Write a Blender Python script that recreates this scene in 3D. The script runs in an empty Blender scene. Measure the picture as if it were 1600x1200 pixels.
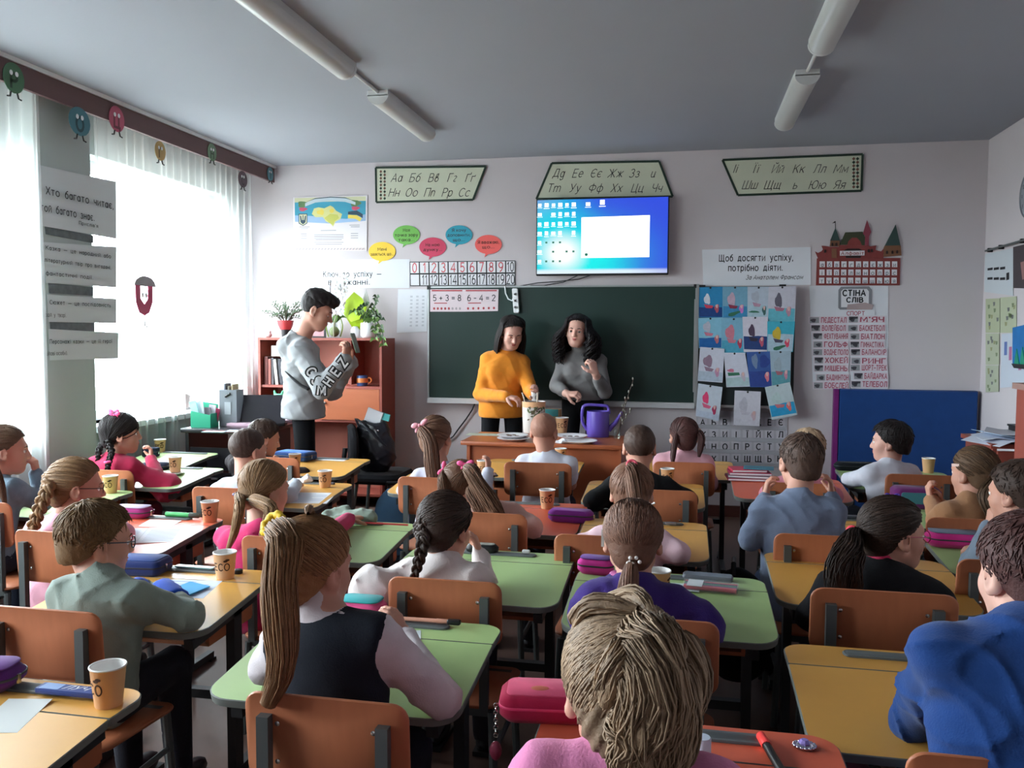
import bpy, math, random
import numpy as np
from mathutils import Vector, Matrix
random.seed(11)
RNG = np.random.default_rng(11)
S = bpy.context.scene
COL = S.collection
# ------------------------------------------------------------------ camera
FPX, YAW, PITCH, ROLL = 1320.0, .1984, .0578, .0051
EYE = np.array([0, 0, 1.48])
DW = 7.1            # front wall
CEIL = 2.98
XR = 2.26           # right wall
XL = -3.92          # left wall (inner face)
_f = np.array([-math.sin(YAW) * math.cos(PITCH), math.cos(YAW) * math.cos(PITCH), -math.sin(PITCH)])
_r0 = np.array([math.cos(YAW), math.sin(YAW), 0.0])
_u0 = np.cross(_r0, _f)
_R = _r0 * math.cos(ROLL) + _u0 * math.sin(ROLL)
_U = -_r0 * math.sin(ROLL) + _u0 * math.cos(ROLL)
cam_d = bpy.data.cameras.new('camera')
cam = bpy.data.objects.new('camera', cam_d)
COL.objects.link(cam)
cam_d.sensor_width = 36.0
cam_d.lens = 36.0 * FPX / 1600.0
cam_d.clip_start = .05
M = Matrix.Identity(4)
for i in range(3):
 M[i][0], M[i][1], M[i][2], M[i][3] = _R[i], _U[i], -_f[i], EYE[i]
cam.matrix_world = M
S.camera = cam
def ray(px, py):
 return _f + _R * (px - 800) / FPX - _U * (py - 600) / FPX
def at_y(px, py, Y):
 d = ray(px, py)
 return EYE + d * Y / d[1]
def at_x(px, py, X):
 d = ray(px, py)
 return EYE + d * X / d[0]
def at_z(px, py, z):
 d = ray(px, py)
 return EYE + d * (z - EYE[2]) / d[2]
def depth(P):
 return float((np.asarray(P) - EYE) @ _f)
# ------------------------------------------------------------------ light
W = bpy.data.worlds.new('overcast_sky')
S.world = W
W.use_nodes = True
bgn = W.node_tree.nodes['Background']
nt = W.node_tree
tcw = nt.nodes.new('ShaderNodeTexCoord')
sxyz = nt.nodes.new('ShaderNodeSeparateXYZ')
nt.links.new(tcw.outputs['Generated'], sxyz.inputs[0])
rmp = nt.nodes.new('ShaderNodeValToRGB')
rmp.color_ramp.elements[0].position = .47
rmp.color_ramp.elements[0].color = (.14, .145, .14, 1)
rmp.color_ramp.elements[1].position = .53
rmp.color_ramp.elements[1].color = (.80, .88, .95, 1)
e_ = rmp.color_ramp.elements.new(1.0)
e_.color = (.95, 1.02, 1.12, 1)
mr = nt.nodes.new('ShaderNodeMapRange')
mr.inputs['From Min'].default_value = -1
nt.links.new(sxyz.outputs['Z'], mr.inputs['Value'])
nt.links.new(mr.outputs['Result'], rmp.inputs['Fac'])
nt.links.new(rmp.outputs['Color'], bgn.inputs['Color'])
bgn.inputs['Strength'].default_value = 50.0
S.view_settings.view_transform = 'Standard'
S.view_settings.look = 'None'
S.view_settings.gamma = 1.0
S.view_settings.exposure = 0.0
S.view_settings.use_curve_mapping = False
S.cycles.use_denoising = True
S.cycles.max_bounces = 10
S.cycles.diffuse_bounces = 6
S.cycles.transparent_max_bounces = 16
S.cycles.sample_clamp_indirect = 8.0
S.cycles.caustics_reflective = False
S.cycles.caustics_refractive = False
WINS = [(-.05, 1.8), (2.45, 4.3), (4.9, 6.85)]
WZ0, WZ1 = .86, 2.68
for i, (a, b) in enumerate(WINS):
 L = bpy.data.lights.new('daylight', 'AREA')
 L.shape = 'RECTANGLE'
 L.size, L.size_y = b - a, WZ1 - WZ0
 L.cycles.is_portal = True
 o = bpy.data.objects.new('daylight_portal', L)
 COL.objects.link(o)
 o.location = (XL - .20, (a + b) / 2, (WZ0 + WZ1) / 2)
 o.rotation_euler = (0, math.radians(-90), math.radians(0))
 o.rotation_euler = Vector((1, 0, 0)).to_track_quat('-Z', 'Z').to_euler()
# ------------------------------------------------------------------ materials
def lin(c):
 return tuple(((v / 255) / 12.92 if v / 255 <= .04045 else ((v / 255 + .055) / 1.055) ** 2.4) for v in c[:3]) + (1,)
_mats = {}
def mat(name, col, rough=.6, metal=0, var=0.0, vscale=20, bump=0, bscale=200, spec=.4, sheen=0, sss=0, emit=0, alpha=1, coat=0, trans=0, stretch=None):
 if name in _mats:
  return _mats[name]
 m = bpy.data.materials.new(name)
 m.use_nodes = True
 nt = m.node_tree
 b = nt.nodes['Principled BSDF']
 c = lin(col)
 b.inputs['Base Color'].default_value = c
 b.inputs['Roughness'].default_value = rough
 b.inputs['Metallic'].default_value = metal
 b.inputs['Specular IOR Level'].default_value = spec
 if sheen:
  b.inputs['Sheen Weight'].default_value = sheen
  b.inputs['Sheen Roughness'].default_value = .6
 if sss:
  b.inputs['Subsurface Weight'].default_value = sss
  b.inputs['Subsurface Radius'].default_value = (.012, .005, .003)
  b.inputs['Subsurface Scale'].default_value = 1.0
 if coat:
  b.inputs['Coat Weight'].default_value = coat
 if trans:
  b.inputs['Transmission Weight'].default_value = trans
 if emit:
  b.inputs['Emission Color'].default_value = c
  b.inputs['Emission Strength'].default_value = emit
 if alpha < 1:
  b.inputs['Alpha'].default_value = alpha
 if var or bump:
  tc = nt.nodes.new('ShaderNodeTexCoord')
  src = tc.outputs['Object']
  if stretch:
   mp = nt.nodes.new('ShaderNodeMapping')
   mp.inputs['Scale'].default_value = stretch
   nt.links.new(src, mp.inputs['Vector'])
   src = mp.outputs['Vector']
 if var:
  n = nt.nodes.new('ShaderNodeTexNoise')
  n.inputs['Scale'].default_value = vscale
  n.inputs['Detail'].default_value = 5
  nt.links.new(src, n.inputs['Vector'])
  mx = nt.nodes.new('ShaderNodeMix')
  mx.data_type = 'RGBA'
  mx.inputs['A'].default_value = tuple(max(0, v * (1 - var)) for v in c[:3]) + (1,)
  mx.inputs['B'].default_value = tuple(min(1, v * (1 + var)) for v in c[:3]) + (1,)
  nt.links.new(n.outputs['Fac'], mx.inputs['Factor'])
  nt.links.new(mx.outputs['Result'], b.inputs['Base Color'])
 if bump:
  n2 = nt.nodes.new('ShaderNodeTexNoise')
  n2.inputs['Scale'].default_value = bscale
  n2.inputs['Detail'].default_value = 4
  nt.links.new(src, n2.inputs['Vector'])
  bp = nt.nodes.new('ShaderNodeBump')
  bp.inputs['Strength'].default_value = bump
  bp.inputs['Distance'].default_value = .004
  nt.links.new(n2.outputs['Fac'], bp.inputs['Height'])
  nt.links.new(bp.outputs['Normal'], b.inputs['Normal'])
 _mats[name] = m
 return m
def cloth(name, col, var=.15, bump=.35, **k):
 return mat(name, col, rough=.9, var=var, vscale=18, bump=bump, bscale=260, spec=.15, sheen=.12 if max(col) > 70 else .03, **k)
def hairmat(name, dark, light):
 if name in _mats:
  return _mats[name]
 m = bpy.data.materials.new(name)
 m.use_nodes = True
 nt = m.node_tree
 b = nt.nodes['Principled BSDF']
 b.inputs['Roughness'].default_value = .56
 b.inputs['Specular IOR Level'].default_value = .25
 g = nt.nodes.new('ShaderNodeNewGeometry')
 mx = nt.nodes.new('ShaderNodeMix')
 mx.data_type = 'RGBA'
 mx.inputs['A'].default_value = lin(dark)
 mx.inputs['B'].default_value = lin(light)
 tc = nt.nodes.new('ShaderNodeTexCoord')
 n = nt.nodes.new('ShaderNodeTexNoise')
 n.inputs['Scale'].default_value = 45
 n.inputs['Detail'].default_value = 6
 nt.links.new(tc.outputs['Object'], n.inputs['Vector'])
 ad = nt.nodes.new('ShaderNodeMath')
 ad.operation = 'MULTIPLY_ADD'
 ad.inputs[1].default_value = .55
 nt.links.new(g.outputs['Random Per Island'], ad.inputs[0])
 m2 = nt.nodes.new('ShaderNodeMath')
 m2.operation = 'MULTIPLY'
 m2.inputs[1].default_value = .5
 nt.links.new(n.outputs['Fac'], m2.inputs[0])
 nt.links.new(m2.outputs[0], ad.inputs[2])
 nt.links.new(ad.outputs[0], mx.inputs['Factor'])
 nt.links.new(mx.outputs['Result'], b.inputs['Base Color'])
 bp = nt.nodes.new('ShaderNodeBump')
 bp.inputs['Strength'].default_value = .5
 bp.inputs['Distance'].default_value = .003
 n3 = nt.nodes.new('ShaderNodeTexNoise')
 n3.inputs['Scale'].default_value = 220
 nt.links.new(tc.outputs['Object'], n3.inputs['Vector'])
 nt.links.new(n3.outputs['Fac'], bp.inputs['Height'])
 nt.links.new(bp.outputs['Normal'], b.inputs['Normal'])
 _mats[name] = m
 return m
# ------------------------------------------------------------------ mesh helpers
TINY = {'cursive_letters', 'desktop_icons', 'chart_print', 'ornament_strip', 'apple_row', 'sheet_print', 'plant_print', 'poster_print', 'print_lines', 'page_lines', 'catkin', 'sheet_lettering'}
class MB:
 """collects shapes; build() links them as one mesh object"""
 def __init__(s, M=None):
  s.v, s.f, s.m = [], [], []
  s.M = M
 def add(s, vs, fs, mi=0):
  o = len(s.v)
  if s.M is not None:
   vs = [tuple(s.M @ Vector(v)) for v in vs]
  s.v.extend([tuple(v) for v in vs])
  s.f.extend([tuple(i + o for i in f) for f in fs])
  s.m.extend([mi] * len(fs))
  return s
 def box(s, c, d, rz=0, mi=0, R=None):
  hx, hy, hz = d[0] / 2, d[1] / 2, d[2] / 2
  R = R or Matrix.Rotation(rz, 3, 'Z')
  vs = [tuple(Vector(c) + R @ Vector((x * hx, y * hy, z * hz))) for x in (-1, 1) for y in (-1, 1) for z in (-1, 1)]
  return s.add(vs, [(0, 1, 3, 2), (4, 6, 7, 5), (0, 4, 5, 1), (2, 3, 7, 6), (0, 2, 6, 4), (1, 5, 7, 3)], mi)
 def prism(s, poly, z0, z1, mi=0, fn=None):
  """poly in 2D extruded z0..z1; fn maps (x,y,z) to 3D"""
  n = len(poly)
  fn = fn or (lambda x, y, z: (x, y, z))
  vs = [fn(x, y, z0) for x, y in poly] + [fn(x, y, z1) for x, y in poly]
  fs = [tuple(range(n))[::-1], tuple(range(n, 2 * n))] + [(i, (i + 1) % n, n + (i + 1) % n, n + i) for i in range(n)]
  return s.add(vs, fs, mi)
 def slab(s, poly, z0, z1, bev=.003, mi=0, fn=None):
  """prism with a bevelled rim (convex-ish outline)"""
  n = len(poly)
  fn = fn or (lambda x, y, z: (x, y, z))
  P = np.array(poly)
  c = P.mean(0)
  d = P - c
  L = np.linalg.norm(d, axis=1, keepdims=True)
  Q = c + d * (1 - bev / L)
  b = min(bev, (z1 - z0) * .45)
  rings = [(Q, z0), (P, z0 + b), (P, z1 - b), (Q, z1)]
  vs = [fn(x, y, z) for R_, z in rings for x, y in R_]
  fs = [tuple(range(n))[::-1], tuple(range(3 * n, 4 * n))]
  for k in range(3):
   fs += [(k * n + i, k * n + (i + 1) % n, (k + 1) * n + (i + 1) % n, (k + 1) * n + i) for i in range(n)]
  return s.add(vs, fs, mi)
 def tube(s, pts, r, n=8, mi=0, cap=True, flat=1.0, ref=None):
  P = [Vector(p) for p in pts]
  rs = r if isinstance(r, (list, tuple)) else [r] * len(P)
  vs, fs = [], []
  nrm = None
  for i, p in enumerate(P):
   t = (P[min(i + 1, len(P) - 1)] - P[max(i - 1, 0)]).normalized()
   if nrm is None:
    a = Vector(ref) if ref else (Vector((0, 0, 1)) if abs(t.z) < .9 else Vector((1, 0, 0)))
    nrm = (a - t * a.dot(t)).normalized()
   else:
    nrm = (nrm - t * nrm.dot(t)).normalized()
   bi = t.cross(nrm)
   for k in range(n):
    a = 2 * math.pi * k / n
    vs.append(p + nrm * (math.cos(a) * rs[i] * flat) + bi * (math.sin(a) * rs[i]))
  for i in range(len(P) - 1):
   for k in range(n):
    fs.append((i * n + k, i * n + (k + 1) % n, (i + 1) * n + (k + 1) % n, (i + 1) * n + k))
  if cap:
   fs.append(tuple(range(n))[::-1])
   fs.append(tuple((len(P) - 1) * n + k for k in range(n)))
  return s.add(vs, fs, mi)
 def lathe(s, prof, n=20, c=(0, 0, 0), mi=0, cap0=True, cap1=False):
  vs, fs = [], []
  for r, z in prof:
   for k in range(n):
    a = 2 * math.pi * k / n
    vs.append((c[0] + r * math.cos(a), c[1] + r * math.sin(a), c[2] + z))
  for i in range(len(prof) - 1):
   for k in range(n):
    fs.append((i * n + k, i * n + (k + 1) % n, (i + 1) * n + (k + 1) % n, (i + 1) * n + k))
  if cap0:
   fs.append(tuple(range(n))[::-1])
  if cap1:
   fs.append(tuple((len(prof) - 1) * n + k for k in range(n)))
  return s.add(vs, fs, mi)
 def ell(s, c, r, n=12, m=8, R=None, mi=0):
  vs, fs = [], []
  R = R or Matrix.Identity(3)
  for j in range(m + 1):
   th = math.pi * j / m
   for k in range(n):
    a = 2 * math.pi * k / n
    vs.append(tuple(Vector(c) + R @ Vector((r[0] * math.sin(th) * math.cos(a), r[1] * math.sin(th) * math.sin(a), r[2] * math.cos(th)))))
  for j in range(m):
   for k in range(n):
    fs.append((j * n + k, (j + 1) * n + k, (j + 1) * n + (k + 1) % n, j * n + (k + 1) % n))
  return s.add(vs, fs, mi)
 def mesh(s, name, mats, smooth=40):
  me = bpy.data.meshes.new(name)
  me.from_pydata(s.v, [], s.f)
  if not isinstance(mats, (list, tuple)):
   mats = [mats]
  for m in mats:
   me.materials.append(m)
  if len(mats) > 1:
   me.polygons.foreach_set('material_index', s.m)
  if smooth:
   me.polygons.foreach_set('use_smooth', [True] * len(s.f))
   me.set_sharp_from_angle(angle=math.radians(smooth))
  me.update()
  return me
 def build(s, name, mats, parent=None, smooth=40, loc=None):
  o = link(name, s.mesh(name, mats, smooth), parent, loc)
  if name in TINY:
   o['kind'] = 'stuff'
  return o
def link(name, me, parent=None, loc=None, rz=0):
 o = bpy.data.objects.new(name, me)
 COL.objects.link(o)
 if parent is not None:
  o.parent = parent
 if loc is not None:
  o.location = loc
 if rz:
  o.rotation_euler.z = rz
 return o
def tag(o, label=None, cat=None, group=None, kind=None):
 if label:
  o['label'] = label
 if cat:
  o['category'] = cat
 if group:
  o['group'] = group
 if kind:
  o['kind'] = kind
 return o
def thing(name, label, cat, loc=(0, 0, 0), rz=0, group=None):
 o = bpy.data.objects.new(name, None)
 o.empty_display_size = .05
 COL.objects.link(o)
 o.location = tuple(loc)
 o.rotation_euler.z = rz
 return tag(o, label, cat, group)
def dup(root, loc, rz=0, label=None, group=None, mats=None):
 """a copy of a thing with copies of its parts and sub-parts (mesh data shared)"""
 r = root.copy()
 COL.objects.link(r)
 r.location = tuple(loc)
 r.rotation_euler.z = rz
 if label:
  r['label'] = label
 if group:
  r['group'] = group
 def rec(a, b):
  for ch in list(a.children):
   c = ch.copy()
   if mats and ch.name.split('.')[0] in mats:
    c.data = mats[ch.name.split('.')[0]]
   COL.objects.link(c)
   c.parent = b
   rec(ch, c)
 rec(root, r)
 return r
def rrect(w, d, r, n=5, cx=0, cy=0):
 """rounded rectangle outline, ccw; r may be 4 radii (x-y-, x+y-, x+y+, x-y+)"""
 rs = r if isinstance(r, (list, tuple)) else [r] * 4
 out = []
 for (sx, sy, a0), q in zip(((-1, -1, 180), (1, -1, 270), (1, 1, 0), (-1, 1, 90)), rs):
  for k in range(n + 1):
   a = math.radians(a0 + 90 * k / n)
   out.append((cx + sx * (w / 2 - q) + q * math.cos(a), cy + sy * (d / 2 - q) + q * math.sin(a)))
 return out
# ------------------------------------------------------------------ lettering: a small stroke alphabet
def arc(cx, cy, rx, ry, a0, a1, n=9):
 return [(cx + rx * math.cos(math.radians(a0 + (a1 - a0) * k / n)), cy + ry * math.sin(math.radians(a0 + (a1 - a0) * k / n))) for k in range(n + 1)]
O_ = lambda cx, cy, rx, ry: arc(cx, cy, rx, ry, 90, 450, 14)
dot = lambda x, y: [(x, y - .02), (x, y + .05)]
ST = {
 'А': (.7, [[(0, 0), (.35, 1), (.7, 0)], [(.13, .33), (.57, .33)]]),
 'Б': (.6, [[(.56, 1), (0, 1), (0, 0)] + arc(.32, .28, .27, .28, -90, 90) + [(0, .56)]]),
 'В': (.6, [[(0, 0), (0, 1)] + arc(.28, .77, .23, .23, 90, -90) + [(0, .54)], [(.28, .54)] + arc(.3, .27, .29, .27, 90, -90) + [(0, 0)]]),
 'Г': (.5, [[(0, 0), (0, 1), (.5, 1)]]), 'Ґ': (.5, [[(0, 0), (0, .92), (.48, .92), (.48, 1.12)]]),
 'Д': (.72, [[(.1, .12), (.24, 1), (.6, 1), (.6, .12)], [(0, -.14), (0, .1), (.72, .1), (.72, -.14)]]),
 'Е': (.52, [[(.52, 1), (0, 1), (0, 0), (.53, 0)], [(0, .52), (.45, .52)]]),
 'Є': (.62, [arc(.36, .5, .36, .5, 48, 312, 12), [(.03, .5), (.45, .5)]]),
 'Ж': (.9, [[(.45, 0), (.45, 1)], [(0, 1), (.43, .5), (0, 0)], [(.9, 1), (.47, .5), (.9, 0)]]),
 'З': (.56, [arc(.26, .76, .24, .24, 150, -85), arc(.27, .26, .28, .27, 90, -150)]),
 'И': (.62, [[(0, 1), (0, 0), (.62, 1), (.62, 0)]]), 'Й': (.62, [[(0, 1), (0, 0), (.62, 1), (.62, 0)], arc(.31, 1.24, .14, .1, 180, 360, 5)]),
 'І': (.08, [[(.04, 0), (.04, 1)]]), 'Ї': (.24, [[(.12, 0), (.12, 1)], dot(0, 1.17), dot(.24, 1.17)]),
 'К': (.6, [[(0, 0), (0, 1)], [(.56, 1), (0, .42)], [(.2, .6), (.6, 0)]]),
 'Л': (.64, [[(0, .02), (.1, .1), (.2, 1), (.64, 1), (.64, 0)]]), 'М': (.8, [[(0, 0), (.04, 1), (.4, .22), (.76, 1), (.8, 0)]]),
 'Н': (.62, [[(0, 0), (0, 1)], [(.62, 0), (.62, 1)], [(0, .52), (.62, .52)]]), 'О': (.74, [O_(.37, .5, .37, .5)]),
 'П': (.62, [[(0, 0), (0, 1), (.62, 1), (.62, 0)]]), 'Р': (.56, [[(0, 0), (0, 1)] + arc(.28, .74, .27, .26, 90, -90) + [(0, .48)]]),
 'С': (.64, [arc(.37, .5, .37, .5, 46, 314, 12)]), 'Т': (.6, [[(0, 1), (.6, 1)], [(.3, 0), (.3, 1)]]),
 'У': (.62, [[(0, 1), (.33, .36)], [(.62, 1), (.26, .1), (.06, 0)]]), 'Ф': (.84, [[(.42, -.04), (.42, 1.04)], O_(.42, .53, .42, .31)]),
 'Х': (.62, [[(0, 0), (.62, 1)], [(0, 1), (.62, 0)]]), 'Ц': (.68, [[(0, 1), (0, 0), (.68, 0), (.68, -.2)], [(.56, 1), (.56, 0)]]),
 'Ч': (.56, [[(0, 1)] + arc(.26, .68, .26, .24, 180, 280) + [(.56, .5)], [(.56, 0), (.56, 1)]]),
 'Ш': (.86, [[(0, 1), (0, 0), (.86, 0), (.86, 1)], [(.43, 0), (.43, 1)]]), 'Щ': (.96, [[(0, 1), (0, 0), (.96, 0), (.96, -.2)], [(.43, 0), (.43, 1)], [(.84, 0), (.84, 1)]]),
 'Ь': (.56, [[(0, 1), (0, 0)] + arc(.28, .28, .27, .28, -90, 90) + [(0, .56)]]),
 'Ю': (.98, [[(0, 0), (0, 1)], [(0, .52), (.3, .52)], O_(.64, .5, .34, .5)]),
 'Я': (.58, [[(.58, 0), (.58, 1)] + arc(.3, .73, .28, .27, 90, 270) + [(.58, .46)], [(.3, .46), (0, 0)]]),
 '0': (.56, [O_(.28, .5, .28, .5)]), '1': (.3, [[(0, .78), (.22, 1), (.22, 0)]]), '2': (.54, [arc(.27, .74, .26, .26, 165, -20) + [(.0, 0), (.55, 0)]]),
 '3': (.54, [arc(.26, .76, .24, .24, 150, -85), arc(.26, .27, .27, .27, 90, -150)]), '4': (.6, [[(.46, 0), (.46, 1), (0, .28), (.62, .28)]]),
 '5': (.54, [[(.5, 1), (.08, 1), (.04, .54)] + arc(.25, .31, .28, .31, 110, -145)]), '6': (.56, [O_(.28, .3, .28, .3), arc(.44, .3, .44, .7, 180, 96, 6)]),
 '7': (.54, [[(0, 1), (.54, 1), (.18, 0)]]), '8': (.54, [O_(.27, .75, .22, .24), O_(.27, .26, .27, .26)]), '9': (.56, [O_(.28, .7, .28, .3), arc(.12, .7, .44, .7, 0, -84, 6)]),
 '+': (.5, [[(0, .45), (.5, .45)], [(.25, .2), (.25, .7)]]), '-': (.4, [[(0, .45), (.4, .45)]]), '=': (.5, [[(0, .58), (.5, .58)], [(0, .34), (.5, .34)]]), '—': (.9, [[(0, .4), (.9, .4)]]),
 ',': (.06, [[(.05, .06), (0, -.14)]]), '.': (.06, [dot(.03, .03)]), '(': (.2, [arc(.4, .45, .4, .65, 130, 230, 5)]), ')': (.2, [arc(-.2, .45, .4, .65, 50, -50, 5)]), '’': (.06, [[(.05, 1), (0, .8)]]), "'": (.06, [[(.05, 1), (.03, .8)]]),
 'а': (.48, [O_(.22, .34, .22, .34), [(.46, .7), (.46, 0)]]), 'б': (.5, [O_(.25, .33, .25, .33), arc(.44, .33, .44, .62, 180, 110, 6) + [(.46, 1.02)]]),
 'е': (.52, [[(.02, .36), (.5, .36)] + arc(.26, .35, .25, .35, 2, 315, 12)]), 'р': (.5, [[(0, -.26), (0, .7)], O_(.25, .35, .25, .35)]), 'у': (.5, [[(0, .7), (.25, .08)], [(.5, .7), (.2, -.2), (.03, -.26)]]),
 'ф': (.72, [[(.36, -.26), (.36, 1)], O_(.36, .35, .36, .35)]), 'і': (.08, [[(.04, 0), (.04, .7)], dot(.04, .9)]), 'ї': (.22, [[(.11, 0), (.11, .7)], dot(0, .9), dot(.22, .9)]),
 'G': (.68, [arc(.37, .5, .37, .5, 46, 350, 13) + [(.42, .45)]]), 'S': (.54, [arc(.27, .75, .25, .25, 30, 270) + arc(.27, .25, .27, .25, 90, -150)]), 'Z': (.56, [[(0, 1), (.56, 1), (0, 0), (.56, 0)]]),
}
ST.update({a: ST[b] for a, b in zip('ECOHM', 'ЕСОНМ')})
for a_, b_ in zip('вгґдєжзийклмнопстхцчшщьюя', 'ВГҐДЄЖЗИЙКЛМНОПСТХЦЧШЩЬЮЯ'):
 ST[a_] = (ST[b_][0] * .80, [[(x * .80, y * .70) for x, y in p] for p in ST[b_][1]])
HAND = {'т': (.8, [[(0, .7), (0, 0)], [(0, .5)] + arc(.2, .5, .2, .2, 180, 0, 6) + [(.4, 0)], [(.4, .5)] + arc(.6, .5, .2, .2, 180, 0, 6) + [(.8, 0)]]),
  'п': (.45, [[(0, .7), (0, 0)], [(0, .5)] + arc(.22, .5, .22, .2, 180, 0, 6) + [(.44, 0)]]), 'и': (.5, [[(0, .7), (0, .2)] + arc(.2, .2, .2, .2, 180, 360, 6) + [(.42, .7), (.42, 0), (.52, .05)]]),
  'д': (.5, [O_(.22, .34, .22, .34), [(.46, .7), (.44, -.25), (.2, -.36), (.1, -.2)]]), 'г': (.4, [arc(.16, .55, .16, .14, 150, 0, 5) + [(.08, .15)] + arc(.2, .13, .14, .13, 200, 330, 5)]),
  'в': (.45, [O_(.22, .25, .22, .25), [(.02, .25), (.1, .9), (.3, .95), (.3, .7), (.12, .5)]])}
_txt = {}
def glyphs(s, bold=0.0, shear=0.0, align='CENTER', hand=False):
 key = (s, bold, shear, align, hand)
 if key in _txt:
  return _txt[key]
 w = max(.045, .125 + bold * 2.2) * .5
 V, F, x0 = [], [], 0.0
 for ch in s:
  if ch == ' ' or ch not in ST:
   x0 += .38
   continue
  wd, strokes = (HAND.get(ch) if hand and ch in HAND else ST[ch])
  for st in strokes:
   n = len(st)
   o = len(V)
   for i, (x, y) in enumerate(st):
    ax, ay = st[max(i - 1, 0)]
    bx, by = st[min(i + 1, n - 1)]
    d1 = (x - ax, y - ay) if i else (bx - x, by - y)
    d2 = (bx - x, by - y) if i < n - 1 else d1
    l1, l2 = math.hypot(*d1) or 1, math.hypot(*d2) or 1
    t1, t2 = (d1[0] / l1, d1[1] / l1), (d2[0] / l2, d2[1] / l2)
    nx, ny = -(t1[1] + t2[1]), t1[0] + t2[0]
    l = math.hypot(nx, ny)
    if l < .5:
     nx, ny, l = -t1[1], t1[0], 1
    nx, ny = nx / l, ny / l
    k = min(2.0, 1 / max(.35, abs(nx * -t1[1] + ny * t1[0])))
    ex = (-t1[0] * w * .5, -t1[1] * w * .5) if i == 0 else ((t1[0] * w * .5, t1[1] * w * .5) if i == n - 1 else (0, 0))
    for sg in (1, -1):
     px, py = x + ex[0] + nx * w * k * sg, y + ex[1] + ny * w * k * sg
     V.append(((x0 + px + py * shear) * .727, py * .727, 0))
   F += [(o + 2 * i, o + 2 * i + 1, o + 2 * i + 3, o + 2 * i + 2) for i in range(n - 1)]
  x0 += wd + .20 + w
 if align == 'CENTER' and V:
  c = (min(v[0] for v in V) + max(v[0] for v in V)) / 2
  V = [(x - c, y, z) for x, y, z in V]
 _txt[key] = (V, F)
 return _txt[key]
def put_text(mb, s, o, size, u=(1, 0, 0), v=(0, 0, 1), bold=0.0, shear=0.0, align='CENTER', sx=1.0, width=None, mi=0, hand=False):
 V, Fc = glyphs(s, bold, shear, align, hand)
 if not V:
  return
 o, u, v = np.array(o, float), np.array(u, float), np.array(v, float)
 if width:
  xs = [p[0] for p in V]
  sx = width / ((max(xs) - min(xs)) * size)
 mb.add([tuple(o + u * (x * size * sx) + v * (y * size)) for x, y, z in V], Fc, mi)
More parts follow.
